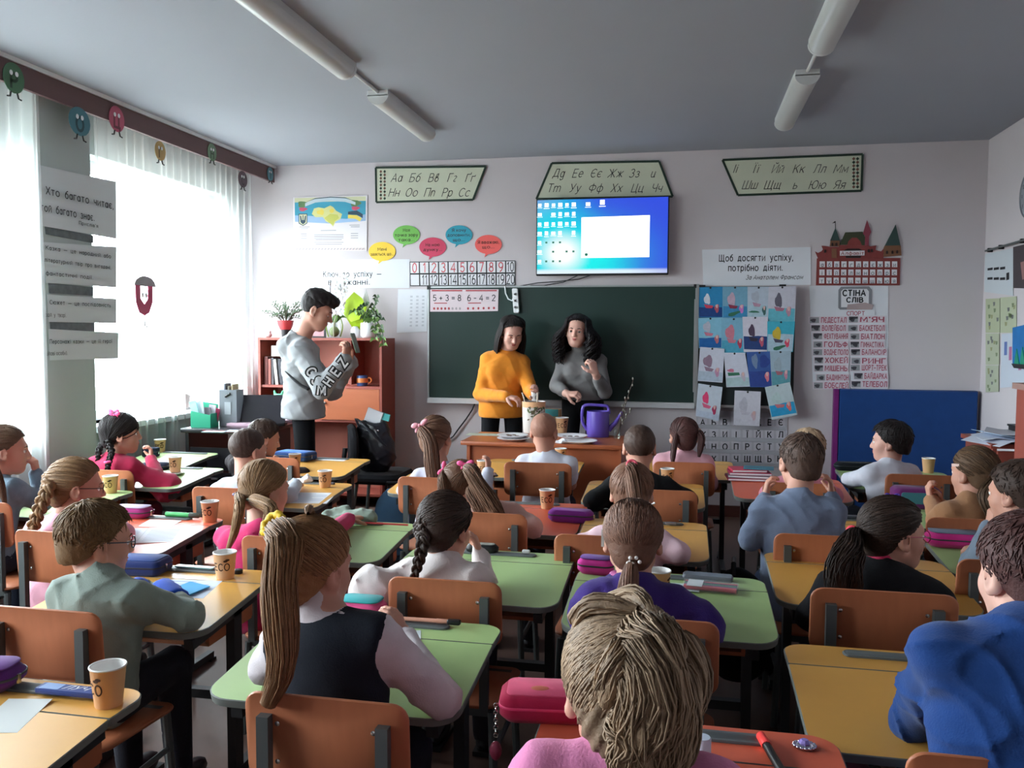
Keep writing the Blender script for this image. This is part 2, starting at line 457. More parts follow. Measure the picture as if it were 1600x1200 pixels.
# ------------------------------------------------------------------ implicit surfaces (bodies, clothes, hair caps)
def smin(a, b, k):
 h = np.maximum(k - np.abs(a - b), 0) / k
 return np.minimum(a, b) - h * h * k * .25
class Field:
 def __init__(s, lo, hi, h):
  s.o = np.array(lo, np.float32)
  s.h = h
  n = np.ceil((np.array(hi) - s.o) / h).astype(int) + 1
  s.n = n
  s.F = np.full(tuple(n), .06, np.float32)
  s.ax = [s.o[i] + h * np.arange(n[i], dtype=np.float32) for i in range(3)]
 def _sl(s, lo, hi):
  a = np.clip(np.floor((np.array(lo) - s.o) / s.h).astype(int), 0, s.n)
  b = np.clip(np.ceil((np.array(hi) - s.o) / s.h).astype(int) + 1, 0, s.n)
  if (b <= a).any():
   return None, None
  sl = tuple(slice(int(i), int(j)) for i, j in zip(a, b))
  X = s.ax[0][sl[0]][:, None, None]
  Y = s.ax[1][sl[1]][None, :, None]
  Z = s.ax[2][sl[2]][None, None, :]
  return sl, (X, Y, Z)
 def _op(s, sl, d, k, op):
  if op == 'add':
   s.F[sl] = smin(s.F[sl], d, k)
  elif op == 'cut':
   s.F[sl] = -smin(-s.F[sl], d, k)
 def cone(s, a, b, r1, r2, k=.02, op='add'):
  a, b = np.array(a, float), np.array(b, float)
  m = max(r1, r2) + k + 3 * s.h
  sl, G = s._sl(np.minimum(a, b) - m, np.maximum(a, b) + m)
  if sl is None:
   return s
  ba = b - a
  L = max(float(ba @ ba), 1e-9)
  p = [G[i] - a[i] for i in range(3)]
  t = np.clip((p[0] * ba[0] + p[1] * ba[1] + p[2] * ba[2]) / L, 0, 1)
  d = np.sqrt((p[0] - t * ba[0]) ** 2 + (p[1] - t * ba[1]) ** 2 + (p[2] - t * ba[2]) ** 2) - (r1 + (r2 - r1) * t)
  s._op(sl, d, k, op)
  return s
 def chain(s, pts, rs, k=.02):
  for i in range(len(pts) - 1):
   s.cone(pts[i], pts[i + 1], rs[i], rs[i + 1], k)
  return s
 def ell(s, c, r, R=None, k=.02, op='add'):
  c = np.array(c, float)
  r = np.array(r, float)
  m = r.max() + k + 3 * s.h
  sl, G = s._sl(c - m, c + m)
  if sl is None:
   return s
  p = [G[i] - c[i] for i in range(3)]
  if R is not None:
   p = [p[0] * R[0, i] + p[1] * R[1, i] + p[2] * R[2, i] for i in range(3)]
  k0 = np.sqrt((p[0] / r[0]) ** 2 + (p[1] / r[1]) ** 2 + (p[2] / r[2]) ** 2)
  k1 = np.sqrt((p[0] / r[0] ** 2) ** 2 + (p[1] / r[1] ** 2) ** 2 + (p[2] / r[2] ** 2) ** 2) + 1e-6
  s._op(sl, k0 * (k0 - 1) / k1, k, op)
  return s
 def warp(s, fn, band=.03):
  i = np.argwhere(np.abs(s.F) < band)
  if len(i):
   P = s.o + i * s.h
   s.F[i[:, 0], i[:, 1], i[:, 2]] += fn(P).astype(np.float32)
  return s
 def surf(s):
  F = s.F
  F[0], F[-1], F[:, 0], F[:, -1], F[:, :, 0], F[:, :, -1] = (.05,) * 6
  I = F < 0
  c = np.zeros(tuple(x - 1 for x in F.shape), np.int8)
  offs = [(i, j, k) for i in (0, 1) for j in (0, 1) for k in (0, 1)]
  n = F.shape
  for (i, j, k) in offs:
   c += I[i:n[0] - 1 + i, j:n[1] - 1 + j, k:n[2] - 1 + k]
  m = (c > 0) & (c < 8)
  ids = np.full(m.shape, -1, np.int64)
  A = np.argwhere(m)
  ids[m] = np.arange(len(A))
  if not len(A):
   return np.zeros((0, 3)), np.zeros((0, 4), int)
  val = np.stack([F[A[:, 0] + i, A[:, 1] + j, A[:, 2] + k] for (i, j, k) in offs], 1)
  pos = np.zeros((len(A), 3))
  cnt = np.zeros(len(A))
  O = np.array(offs, float)
  for a in range(8):
   for b in range(a + 1, 8):
    if np.abs(O[a] - O[b]).sum() != 1:
     continue
    va, vb = val[:, a], val[:, b]
    cr = (va < 0) != (vb < 0)
    t = np.where(cr, va / np.where(cr, va - vb, 1), 0)
    pos += cr[:, None] * (O[a] + t[:, None] * (O[b] - O[a]))
    cnt += cr
  V = s.o + (A + pos / cnt[:, None]) * s.h
  Q = []
  for ax in range(3):
   o1, o2 = (ax + 1) % 3, (ax + 2) % 3
   sl0 = [slice(1, -1)] * 3
   sl1 = [slice(1, -1)] * 3
   sl0[ax], sl1[ax] = slice(0, -1), slice(1, None)
   s0, s1 = I[tuple(sl0)], I[tuple(sl1)]
   e = np.argwhere(s0 != s1)
   if not len(e):
    continue
   flip = s0[e[:, 0], e[:, 1], e[:, 2]]
   e = e.copy()
   e[:, o1] += 1
   e[:, o2] += 1
   d1, d2 = np.zeros(3, int), np.zeros(3, int)
   d1[o1], d2[o2] = 1, 1
   q = np.stack([ids[tuple((e - x).T)] for x in (d1 + d2, d2, 0 * d1, d1)], 1)
   q[~flip] = q[~flip][:, ::-1]
   Q.append(q)
  return V, np.concatenate(Q)
def np_mesh(name, parts, mats, smooth=True):
 """parts: list of (V, F[n,k], material index)"""
 Vs, off, polys, mi = [], 0, [], []
 for V, Fa, m in parts:
  if len(V) == 0:
   continue
  Vs.append(np.asarray(V, float))
  polys.append((np.asarray(Fa) + off))
  mi.append(np.full(len(Fa), m))
  off += len(V)
 V = np.concatenate(Vs)
 me = bpy.data.meshes.new(name)
 me.vertices.add(len(V))
 me.vertices.foreach_set('co', V.astype(np.float32).ravel())
 lt = np.concatenate([np.full(len(p), p.shape[1]) for p in polys])
 li = np.concatenate([p.ravel() for p in polys])
 me.loops.add(len(li))
 me.loops.foreach_set('vertex_index', li.astype(np.int32))
 me.polygons.add(len(lt))
 me.polygons.foreach_set('loop_start', (np.cumsum(lt) - lt).astype(np.int32))
 me.polygons.foreach_set('loop_total', lt.astype(np.int32))
 for m in (mats if isinstance(mats, (list, tuple)) else [mats]):
  me.materials.append(m)
 me.polygons.foreach_set('material_index', np.concatenate(mi).astype(np.int32))
 me.polygons.foreach_set('use_smooth', [smooth] * len(lt))
 me.update(calc_edges=True)
 me.validate()
 return me
def tubes(P, r, n=5, flat=.6):
 """many tapering locks at once: P (N,S,3), r (N,S)"""
 P = np.asarray(P, float)
 N, K, _ = P.shape
 T = np.gradient(P, axis=1)
 T /= np.linalg.norm(T, axis=2, keepdims=True) + 1e-9
 ref = np.zeros_like(T)
 ref[..., 1] = 1
 ref[np.abs(T[..., 1]) > .9] = (1, 0, 0)
 B = np.cross(T, ref)
 B /= np.linalg.norm(B, axis=2, keepdims=True) + 1e-9
 Nn = np.cross(B, T)
 a = np.arange(n) * 2 * np.pi / n
 V = P[:, :, None] + r[:, :, None, None] * (B[:, :, None] * np.cos(a)[:, None] + Nn[:, :, None] * (flat * np.sin(a))[:, None])
 i = np.arange(N)[:, None, None] * K * n + np.arange(K - 1)[None, :, None] * n
 k = np.arange(n)[None, None, :]
 k2 = (k + 1) % n
 Q = np.stack([i + k, i + k2, i + n + k2, i + n + k], -1).reshape(-1, 4)
 return V.reshape(-1, 3), Q
# ================================================================== ROOM SHELL
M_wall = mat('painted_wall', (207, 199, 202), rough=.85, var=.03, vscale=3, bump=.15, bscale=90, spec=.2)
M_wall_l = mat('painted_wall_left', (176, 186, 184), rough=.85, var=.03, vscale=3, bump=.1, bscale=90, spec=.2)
M_ceil = mat('ceiling_whitewash', (162, 166, 174), rough=.9, var=.03, vscale=2, bump=.1, bscale=60, spec=.1)
M_floor = mat('floor_paint', (92, 70, 62), rough=.45, var=.25, vscale=6, stretch=(1, .2, 1))
M_base = mat('baseboard_brown', (92, 52, 46), rough=.5)
M_white = mat('white_plastic', (232, 234, 236), rough=.4)
M_frame = mat('window_plastic', (236, 238, 240), rough=.4)
M_alu = mat('aluminium', (176, 180, 180), rough=.35, metal=.7)
M_greymetal = mat('grey_metal', (98, 104, 104), rough=.45, metal=.5)
M_screw = mat('bright_screw', (215, 215, 212), rough=.25, metal=1)
M_black = mat('black_plastic', (24, 24, 27), rough=.45)
M_paper = mat('white_paper', (226, 228, 234), rough=.8, var=.03, vscale=9)
M_ink = mat('black_ink', (34, 34, 40), rough=.8)
M_inkgrey = mat('grey_ink', (120, 122, 130), rough=.8)
y0, y1 = -3.2, DW
MB().box(((XL + XR) / 2, (y0 + y1) / 2, -.05), (XR - XL + .6, y1 - y0 + .4, .1)).build('floor', M_floor)['kind'] = 'structure'
MB().box(((XL + XR) / 2, (y0 + y1) / 2, CEIL + .05), (XR - XL + .6, y1 - y0 + .4, .1)).build('ceiling', M_ceil)['kind'] = 'structure'
MB().box(((XL + XR) / 2, DW + .1, CEIL / 2), (XR - XL + .6, .2, CEIL)).build('wall_front', M_wall)['kind'] = 'structure'
MB().box(((XL + XR) / 2, y0 - .1, CEIL / 2), (XR - XL + .6, .2, CEIL)).build('wall_back', M_wall)['kind'] = 'structure'
MB().box((XR + .1, (y0 + y1) / 2, CEIL / 2), (.2, y1 - y0, CEIL)).build('wall_right', M_wall)['kind'] = 'structure'
wl = MB()
TH = .32
xo = XL - TH / 2
wl.box((xo, (y0 + y1) / 2, WZ0 / 2), (TH, y1 - y0, WZ0))
wl.box((xo, (y0 + y1) / 2, (WZ1 + CEIL) / 2), (TH, y1 - y0, CEIL - WZ1))
edges = [y0] + [v for w in WINS for v in w] + [y1]
for k in range(0, len(edges), 2):
 a, b = edges[k], edges[k + 1]
 wl.box((xo, (a + b) / 2, (WZ0 + WZ1) / 2), (TH, b - a, WZ1 - WZ0))
wl.box(((XL - 3.72) / 2, (4.34 + 4.82) / 2, CEIL / 2), (-3.72 - XL, .48, CEIL))
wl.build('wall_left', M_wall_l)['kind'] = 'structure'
M_glass = bpy.data.materials.new('window_glass')
M_glass.use_nodes = True
nt = M_glass.node_tree
nt.nodes.clear()
out = nt.nodes.new('ShaderNodeOutputMaterial')
mx = nt.nodes.new('ShaderNodeMixShader')
tr = nt.nodes.new('ShaderNodeBsdfTransparent')
gl = nt.nodes.new('ShaderNodeBsdfGlossy')
gl.inputs['Roughness'].default_value = .02
tr.inputs['Color'].default_value = (.95, .97, .96, 1)
mx.inputs[0].default_value = .06
nt.links.new(tr.outputs[0], mx.inputs[1])
nt.links.new(gl.outputs[0], mx.inputs[2])
nt.links.new(mx.outputs[0], out.inputs['Surface'])
for k, (a, b) in enumerate(WINS):
 w = thing(f'window_{k + 1}', None, None, (XL - .2, (a + b) / 2, WZ0))
 w['kind'] = 'structure'
 hw, hh = (b - a) / 2, WZ1 - WZ0
 fr = MB()
 for y in (-hw + .035, hw - .035):
  fr.box((0, y, hh / 2), (.08, .07, hh))
 for z in (.035, hh - .035):
  fr.box((0, 0, z), (.08, 2 * hw - .14, .07))
 fr.build('window_frame', M_frame, w)
 third = (2 * hw - .14) / 3
 for j in range(1, 3):
  MB().box((0, -hw + .07 + third * j, hh / 2), (.085, .06, hh - .14)).build('mullion', M_frame, w)
 for j in range(3):
  MB().box((0, -hw + .07 + third * (j + .5), hh / 2), (.008, third - .06, hh - .14)).build('pane', M_glass, w)
 MB().box((.19, 0, -.02), (.34, 2 * hw - .02, .04)).build('window_sill', M_white, w)
MB().box((XL + .165, (y0 + y1) / 2, CEIL - .012), (.33, y1 - y0, .024)).build('trim_1', M_white)['kind'] = 'structure'
MB().box(((XL + XR) / 2, DW - .012, .045), (XR - XL, .024, .09)).build('baseboard_front', M_base)['kind'] = 'structure'
MB().box((XR - .012, (y0 + DW - .03) / 2, .045), (.024, DW - .03 - y0, .09)).build('baseboard_right', M_base)['kind'] = 'structure'
# ------------------------------------------------------------------ pelmet and curtains
M_pelmet = mat('pelmet_wood', (96, 70, 70), rough=.6, var=.15, vscale=4, stretch=(1, .1, 3))
XP = -3.60
pz1 = at_x(20, 92, XP)[2]
pz0 = at_y(439, 284, DW - .05)[2]
pz1 = min(CEIL - .026, at_y(439, 257, DW - .05)[2])
pl = thing('curtain_pelmet', 'long dark brown wooden curtain pelmet under the ceiling above the windows', 'pelmet', (XP, 0, pz0))
MB().box((-.012, (y0 + DW) / 2, (pz1 - pz0) / 2), (.024, DW - y0 - .04, pz1 - pz0)).build('front_board', M_pelmet, pl)
MB().box((-.16, (y0 + DW) / 2, pz1 - pz0 - .012), (.27, DW - y0 - .04, .022)).build('top_board', M_pelmet, pl)
MB().tube([(-.12, y0 + .05, .07), (-.12, DW - .05, .07)], .012).build('curtain_rail', M_white, pl)
M_tulle = bpy.data.materials.new('sheer_tulle')
M_tulle.use_nodes = True
nt = M_tulle.node_tree
nt.nodes.clear()
out = nt.nodes.new('ShaderNodeOutputMaterial')
tr = nt.nodes.new('ShaderNodeBsdfTransparent')
tl = nt.nodes.new('ShaderNodeBsdfTranslucent')
df = nt.nodes.new('ShaderNodeBsdfDiffuse')
for n_ in (tl, df):
 n_.inputs['Color'].default_value = (.88, .90, .90, 1)
m1 = nt.nodes.new('ShaderNodeMixShader')
m2 = nt.nodes.new('ShaderNodeMixShader')
m1.inputs[0].default_value = .5
nt.links.new(tl.outputs[0], m1.inputs[1])
nt.links.new(df.outputs[0], m1.inputs[2])
m2.inputs[0].default_value = .42
nt.links.new(tr.outputs[0], m2.inputs[1])
nt.links.new(m1.outputs[0], m2.inputs[2])
nt.links.new(m2.outputs[0], out.inputs['Surface'])
def curtain(ya, yb, x, z0, label, amp=.022, waves=20, gather=None):
 ny, nz = waves * 8, 14
 V, F = [], []
 for j in range(nz + 1):
  z = z0 + (pz1 - .05 - z0) * j / nz
  for i in range(ny + 1):
   t = i / ny
   ph = t * waves * 2 * math.pi
   w = amp * (1.2 - .4 * j / nz) * math.sin(ph + .9 * math.sin(ph * .23) + .15 * math.sin(z * 3 + t * 9)) + .008 * math.sin(ph * .37 + z)
   V.append((x + w, ya + (yb - ya) * t + .008 * math.sin(ph * .5 + z * 1.3), z))
 for j in range(nz):
  for i in range(ny):
   p = j * (ny + 1) + i
   F.append((p, p + 1, p + ny + 2, p + ny + 1))
 m = MB()
 m.add(V, F)
 return tag(m.build('sheer_curtain', M_tulle, None, 180), label, 'curtain')
curtain(4.93, DW - .12, -3.775, .52, 'white sheer curtain over the far window beside the teacher table', waves=22)
curtain(2.35, 4.36, -3.675, .50, 'white sheer curtain at the near window overlapping the paper sheets', waves=20)
curtain(-.2, 1.95, -3.70, .50, 'white sheer curtain over the window beside the rear desks', waves=20)
# ------------------------------------------------------------------ ceiling lamps
M_lamp = mat('lamp_housing', (206, 208, 208), rough=.5)
M_diff = mat('ribbed_diffuser', (196, 198, 196), rough=.3, spec=.6)
def ceiling_lamp(x, ya, yb, label):
 t = thing('ceiling_lamp', label, 'lamp', (x, (ya + yb) / 2, CEIL), 0, 'fluorescent ceiling lamps')
 L = yb - ya
 b = MB()
 b.box((0, 0, -.018), (.13, L, .034))
 b.build('housing', M_lamp, t)
 d = MB()
 prof = [(.062 * math.cos(math.pi * k / 10) * (1.05), -.034 - .055 * math.sin(math.pi * k / 10)) for k in range(11)]
 d.prism(prof, -L / 2 + .02, L / 2 - .02, fn=lambda a, c, z: (a, z, c))
 d.build('diffuser', M_diff, t, smooth=60)
 for s in (-1, 1):
  e = MB()
  prof2 = [(p[0] * 1.06, -.03 + (p[1] + .034) * 1.08) for p in prof]
  e.prism(prof2, s * (L / 2 - .012) - .012, s * (L / 2 - .012) + .012, fn=lambda a, c, z: (a, z, c))
  e.build('end_cap', M_lamp, t)
 return t
zl = CEIL - .06
ya1 = at_z(518, 118, zl)[1]
yb0, yb1 = at_z(568, 157, zl)[1], at_z(655, 216, zl)[1]
xl_, xr_ = -1.86, .665
ceiling_lamp(xl_, ya1 - 1.25, ya1, 'long tube lamp on the ceiling nearest the camera in the left line')
ceiling_lamp(xl_, yb0, yb1, 'tube lamp on the ceiling in the left line nearer the board')
yc1 = at_z(1301, 78, zl)[1]
yd0, yd1 = at_z(1272, 124, zl)[1], at_z(1234, 198, zl)[1]
ceiling_lamp(xr_, yc1 - 1.25, yc1, 'tube lamp cut by the top edge above the right-hand desks')
ceiling_lamp(xr_, yd0, yd1, 'short-looking tube lamp above the blue mat, last in the right line')
for x, a, b, l in ((xl_, ya1, yb0, 'thin grey conduit joining the two lamps of the left line'), (xr_, yc1, yd0, 'thin grey conduit joining the two lamps of the right line')):
 tag(MB().tube([(x, a + .002, CEIL - .012), (x, b - .002, CEIL - .012)], .011).build('ceiling_conduit', M_lamp), l, 'conduit')
# ================================================================== FRONT WALL
def Wp(px, py, off=0.0):
 return at_y(px, py, DW - off)
def flat(name, poly_px, off, th, material, parent=None, bev=0):
 """a flat board or sheet on the front wall with its own thickness"""
 P = [Wp(a, b, off) for a, b in poly_px]
 m = MB()
 n = len(P)
 fr = [(p[0], DW - off, p[2]) for p in P]
 bk = [(p[0], DW - off + th, p[2]) for p in P]
 m.add(fr + bk, [tuple(range(n)), tuple(range(2 * n - 1, n - 1, -1))] + [(i, i + n, (i + 1) % n + n, (i + 1) % n) for i in range(n)])
 return m.build(name, material, parent)
def wtext(mb, s, px, py, hpx, off, **k):
 """letters centred on (px, py), capitals hpx tall"""
 o = Wp(px, py, off)
 cap = hpx * depth(o) / FPX
 put_text(mb, s, (o[0], DW - off, o[2] - cap / 2), cap / .727, **k)
def wwid(px0, px1, py, off=0):
 return Wp(px1, py, off)[0] - Wp(px0, py, off)[0]
def quadpt(q, u, v):
 a, b, c, d = [np.array(p, float) for p in q]        # tl tr br bl
 return (a * (1 - u) + b * u) * (1 - v) + (d * (1 - u) + c * u) * v
def blob(mb, q, cx, cy, rx, ry, mi, n=16, off=0.002, rot=0):
 """flat painted patch inside the px quad q at u,v"""
 pts = []
 for k in range(n):
  a = 2 * math.pi * k / n
  w_ = 1 + (.14 * math.sin(3 * a + 9 * cx + 5 * cy) + .07 * math.sin(5 * a + 7 * cy) if rx > .04 else 0)
  x, y = rx * w_ * math.cos(a), ry * w_ * math.sin(a)
  x, y = x * math.cos(rot) - y * math.sin(rot), x * math.sin(rot) + y * math.cos(rot)
  u, v = min(.985, max(.015, cx + x)), min(.985, max(.015, cy + y))
  p = quadpt(q, u, v)
  w = Wp(p[0], p[1], off)
  pts.append((w[0], DW - off, w[2]))
 mb.add(pts, [tuple(range(n))], mi)
def patch(mb, q, uv, mi, off):
 pts = []
 for u, v in uv:
  p = quadpt(q, u, v)
  w = Wp(p[0], p[1], off)
  pts.append((w[0], DW - off, w[2]))
 mb.add(pts, [tuple(range(len(uv)))], mi)
M_cream = mat('banner_cream', (206, 210, 188), rough=.7, var=.05, vscale=3)
M_dgreen = mat('banner_edge_green', (38, 58, 48), rough=.6)
M_orn = mat('ornament_red', (120, 84, 70), rough=.7)
banners = [
 ([(587, 262), (759, 260), (739, 312), (588, 316)], ['Аа', 'Бб', 'Вв', 'Гг', 'Ґґ'], ['Нн', 'Оо', 'Пп', 'Рр', 'Сс'], (620, 735, 276), (616, 726, 299), (592, 600),
     'cream cursive alphabet banner with slanted right end left of the screen', [(602, 600)]),
 ([(862, 255), (1030, 252), (1051, 307), (838, 311)], ['Дд', 'Ее', 'Єє', 'Жж', 'Зз', 'и'], ['Тт', 'Уу', 'Фф', 'Хх', 'Цц', 'Чч'], (873, 1021, 269), (867, 1028, 292), None,
     'cream cursive alphabet trapezoid standing above the lit screen', None),
 ([(1129, 250), (1348, 241), (1346, 298), (1153, 305)], ['Іі', 'Її', 'Йй', 'Кк', 'Лл', 'Мм'], ['Шш', 'Щщ', 'ь', 'Юю', 'Яя'], (1150, 1314, 262), (1172, 1312, 287), (1331, 1343),
     'cream cursive alphabet banner with slanted left end above the castle', None)]
for poly, r1, r2, s1, s2, orn, lab, _ in banners:
 t = thing('alphabet_banner', lab, 'banner', (0, 0, 0))
 flat('banner_sheet', poly, .012, .008, M_cream, t)
 bd = MB()
 P = [Wp(a, b, .014) for a, b in poly]
 for i in range(4):
  a, b = P[i], P[(i + 1) % 4]
  bd.tube([(a[0], DW - .013, a[2]), (b[0], DW - .013, b[2])], .010, n=6, ref=(0, 1, 0), flat=.4)
 bd.build('banner_border', M_dgreen, t)
 tm = MB()
 for row, (xa, xb, yy) in ((r1, s1), (r2, s2)):
  for i, w in enumerate(row):
   px = xa + (xb - xa) * i / (len(row) - 1)
   o = Wp(px, yy, .014)
   wtext(tm, w, px, yy + (1.5 if len(w) else 0), 12.5, .0135, shear=.35, bold=-.018, sx=.95, hand=True)
 tm.build('cursive_letters', M_ink, t, smooth=0)
 if orn:
  om = MB()
  ya, yb = poly[0][1] + 6, poly[3][1] - 6
  if orn[0] > 1000:
   ya, yb = poly[1][1] + 7, poly[2][1] - 6
  for k in range(9):
   for j in range(2):
    c = Wp(orn[0] + 3 + 6 * j, ya + (yb - ya) * k / 8, .014)
    om.add([(c[0] + dx, DW - .0135, c[2] + dz) for dx, dz in ((-.013, 0), (0, -.014), (.013, 0), (0, .014))], [(0, 1, 2, 3)], (k + j) % 2)
  om.build('ornament_strip', [M_orn, M_dgreen], t, smooth=0)
q = [(458, 308), (574, 305), (573, 392), (459, 392)]
t = thing('national_symbols_poster', 'pale poster with a map, coat of arms and blue yellow flag near the window', 'poster')
flat('poster_sheet', q, .008, .006, mat('poster_pale', (228, 222, 226), rough=.6), t)
pm = MB()
C = [(64, 150, 176), (150, 178, 210), (206, 204, 140), (190, 190, 96), (222, 200, 90), (52, 74, 90), (196, 80, 104), (96, 128, 88), (214, 198, 196), (150, 150, 158), (206, 206, 170), (192, 206, 214)]
pmats = [mat(f'poster_tint_{"abcdefghijkl"[i]}', c, rough=.7) for i, c in enumerate(C)]
patch(pm, q, [(.02, .02), (.98, .02), (.98, .10), (.02, .10)], 10, .0085)
patch(pm, q, [(.02, .10), (.98, .10), (.98, .34), (.72, .42), (.5, .40), (.3, .36), (.02, .34)], 0, .0085)
patch(pm, q, [(.02, .34), (.3, .36), (.5, .40), (.72, .42), (.98, .34), (.98, .46), (.5, .5), (.02, .46)], 1, .0085)
patch(pm, q, [(.16, .12), (.3, .04), (.5, .02), (.7, .04), (.84, .12), (.84, .17), (.7, .11), (.5, .09), (.3, .11), (.16, .18)], 11, .0092)
patch(pm, q, [(.16, .10), (.3, .03), (.5, .01), (.7, .03), (.82, .09), (.7, .045), (.5, .025), (.3, .045)], 5, .0096)
patch(pm, q, [(.25, .32), (.28, .22), (.34, .20), (.42, .22), (.5, .17), (.54, .2), (.58, .27), (.66, .33), (.64, .42), (.57, .47), (.54, .56), (.5, .5), (.44, .46), (.40, .38), (.30, .38)], 2, .0092)
patch(pm, q, [(.42, .40), (.5, .32), (.6, .34), (.62, .40), (.56, .46), (.54, .53), (.48, .48)], 3, .0096)
blob(pm, q, .37, .29, .05, .05, 4, off=.0096)
blob(pm, q, .52, .27, .03, .04, 4, off=.0096)
patch(pm, q, [(.07, .31), (.19, .31), (.19, .49), (.13, .54), (.07, .49)], 5, .0092)
patch(pm, q, [(.08, .325), (.18, .325), (.18, .48), (.13, .525), (.08, .48)], 10, .0096)
patch(pm, q, [(.09, .35), (.105, .35), (.115, .43), (.125, .43), (.125, .34), (.137, .34), (.137, .43), (.147, .43), (.157, .35), (.172, .35), (.165, .47), (.13, .51), (.097, .47)], 5, .0100)
patch(pm, q, [(.74, .29), (.86, .27), (.94, .34), (.94, .41), (.86, .35), (.74, .34)], 5, .0092)
patch(pm, q, [(.74, .345), (.86, .355), (.93, .415), (.9, .47), (.84, .42), (.74, .41)], 4, .0092)
for cx in (.13, .84):
 blob(pm, q, cx, .23, .055, .035, 6, off=.0092)
 blob(pm, q, cx, .14, .07, .06, 7, off=.0090)
patch(pm, q, [(.02, .945), (.98, .945), (.98, .985), (.02, .985)], 8, .0092)
for k in range(22):
 patch(pm, q, [(.03 + .043 * k, .98), (.05 + .043 * k, .95), (.062 + .043 * k, .95), (.042 + .043 * k, .98)], 9, .0095)
for v0, u0, u1 in ((.62, .37, .58), (.70, .28, .68), (.73, .28, .68), (.76, .28, .68), (.79, .30, .66), (.84, .28, .68), (.87, .3, .66), (.55, .08, .22), (.58, .1, .2), (.53, .76, .9), (.56, .78, .9), (.68, .1, .18), (.72, .1, .18), (.76, .1, .18), (.68, .78, .88), (.72, .78, .88), (.76, .78, .88)):
 patch(pm, q, [(u0, v0), (u1, v0), (u1, v0 + .011), (u0, v0 + .011)], 9, .0092)
pm.build('poster_print', pmats, t, smooth=0)
bub = [((597, 393), (236, 196, 62), ['Мені', 'здається, що...'], 'yellow speech bubble sign beside the pale poster'),
       ((635, 367), (112, 178, 84), ['Моя', 'точка зору', 'така...'], 'green speech bubble sign above the number strip'),
       ((676, 386), (196, 62, 92), ['На мою', 'думку...'], 'crimson speech bubble sign between the green and blue bubbles'),
       ((717, 367), (46, 150, 172), ['Я хочу', 'доповнити,', 'що...'], 'blue speech bubble sign nearer the screen'),
       ((763, 382), (232, 96, 92), ['Я вважаю,', 'що...'], 'coral speech bubble sign above numbers 7 and 8')]
for (px, py), col, lines, lab in bub:
 t = thing('speech_bubble', lab, 'sign', group='round speech bubble signs')
 poly = []
 for k in range(28):
  a = 2 * math.pi * k / 28
  x, y = 21 * math.cos(a), 15 * math.sin(a)
  poly.append((px + x, py + y))
  if k == 7:
   poly += [(px - 5, py + 22)]
   poly[-1] = (px - 6, py + 19.5)
 poly = [p for p in poly]
 flat('bubble_card', poly, .006, .005, mat('card_' + lab.split()[0], col, rough=.6), t)
 tm = MB()
 for i, l in enumerate(lines):
  wtext(tm, l, px, py - 6.5 * (len(lines) - 1) / 2 * 1.15 + 7.5 * i, 4.6, .0068, bold=.012, width=min(wwid(px - 18, px + 18, py), .012 * 1.1 * len(l) * 1.6))
 tm.build('bubble_lettering', mat('bubble_ink', (58, 46, 40), rough=.8), t, smooth=0)
t = thing('number_strip', 'white number strip 0 to 20 with red upper digits above the blackboard', 'chart')
qn = [(640, 409), (805, 407), (805, 446), (641, 447)]
flat('strip_sheet', qn, .006, .004, M_black, t)
M_numr = mat('number_red', (206, 82, 92), rough=.7)
M_numcard = mat('number_card', (230, 228, 232), rough=.7)
for r in range(2):
 for c in range(11):
  a = quadpt(qn, c / 11 + .006, r / 2 + .03)
  b = quadpt(qn, (c + 1) / 11 - .006, r / 2 + .03)
  d = quadpt(qn, (c + 1) / 11 - .006, r / 2 + .47)
  e = quadpt(qn, c / 11 + .006, r / 2 + .47)
  cd = flat('number_card', [a, b, d, e], .009, .003, M_numcard, t)
  s = str(c + 10 * r) if not (r == 1 and c == 0) else ''
  if s:
   tm = MB()
   m_ = quadpt(qn, (c + .5) / 11, r / 2 + .25)
   wtext(tm, s, m_[0], m_[1], 14, .0096, sx=.62 if len(s) > 1 else .8)
   tm.build('digit', M_numr if (r == 0 and c < 10) else M_ink, cd, smooth=0)
t = thing('motto_paper', 'white paper motto sheet behind the orchid over the shelf', 'sign')
flat('motto_sheet', [(480, 405), (640, 405), (640, 450), (480, 450)], .004, .003, M_paper, t)
tm = MB()
wtext(tm, 'Ключ  до  успіху  —', 550, 428, 8.5, .0046, width=wwid(505, 596, 428))
wtext(tm, 'в  бажанні.', 545, 440.5, 8.5, .0046, width=wwid(511, 576, 440))
tm.build('motto_lettering', M_ink, t, smooth=0)
t = thing('motto_paper', 'white paper motto sheet between the screen and the castle', 'sign')
flat('motto_sheet', [(1097, 390), (1267, 386), (1267, 445), (1099, 447)], .004, .003, M_paper, t)
tm = MB()
wtext(tm, 'Щоб  досягти  успіху,', 1181, 402.5, 10, .0046, bold=.012, width=wwid(1123, 1239, 402))
wtext(tm, 'потрібно  діяти.', 1180, 418, 10, .0046, bold=.012, width=wwid(1138, 1223, 418))
wtext(tm, 'За Анатолем Франсом', 1210, 433, 6.5, .0046, shear=.3, width=wwid(1166, 1256, 433))
tm.build('motto_lettering', M_ink, t, smooth=0)
t = thing('column_chart', 'pale paper sheet with faint columns left of the blackboard', 'chart')
flat('chart_sheet', [(622, 452), (668, 452), (667, 518), (620, 520)], .004, .003, M_paper, t)
lm = MB()
qc = [(622, 452), (668, 452), (667, 518), (620, 520)]
for c in range(3):
 for r in range(9):
  patch(lm, qc, [(.42 + .2 * c, .15 + .085 * r), (.5 + .2 * c, .15 + .085 * r), (.5 + .2 * c, .19 + .085 * r), (.42 + .2 * c, .19 + .085 * r)], 0, .0047)
lm.build('chart_print', mat('faint_ink', (196, 198, 206), rough=.8), t, smooth=0)
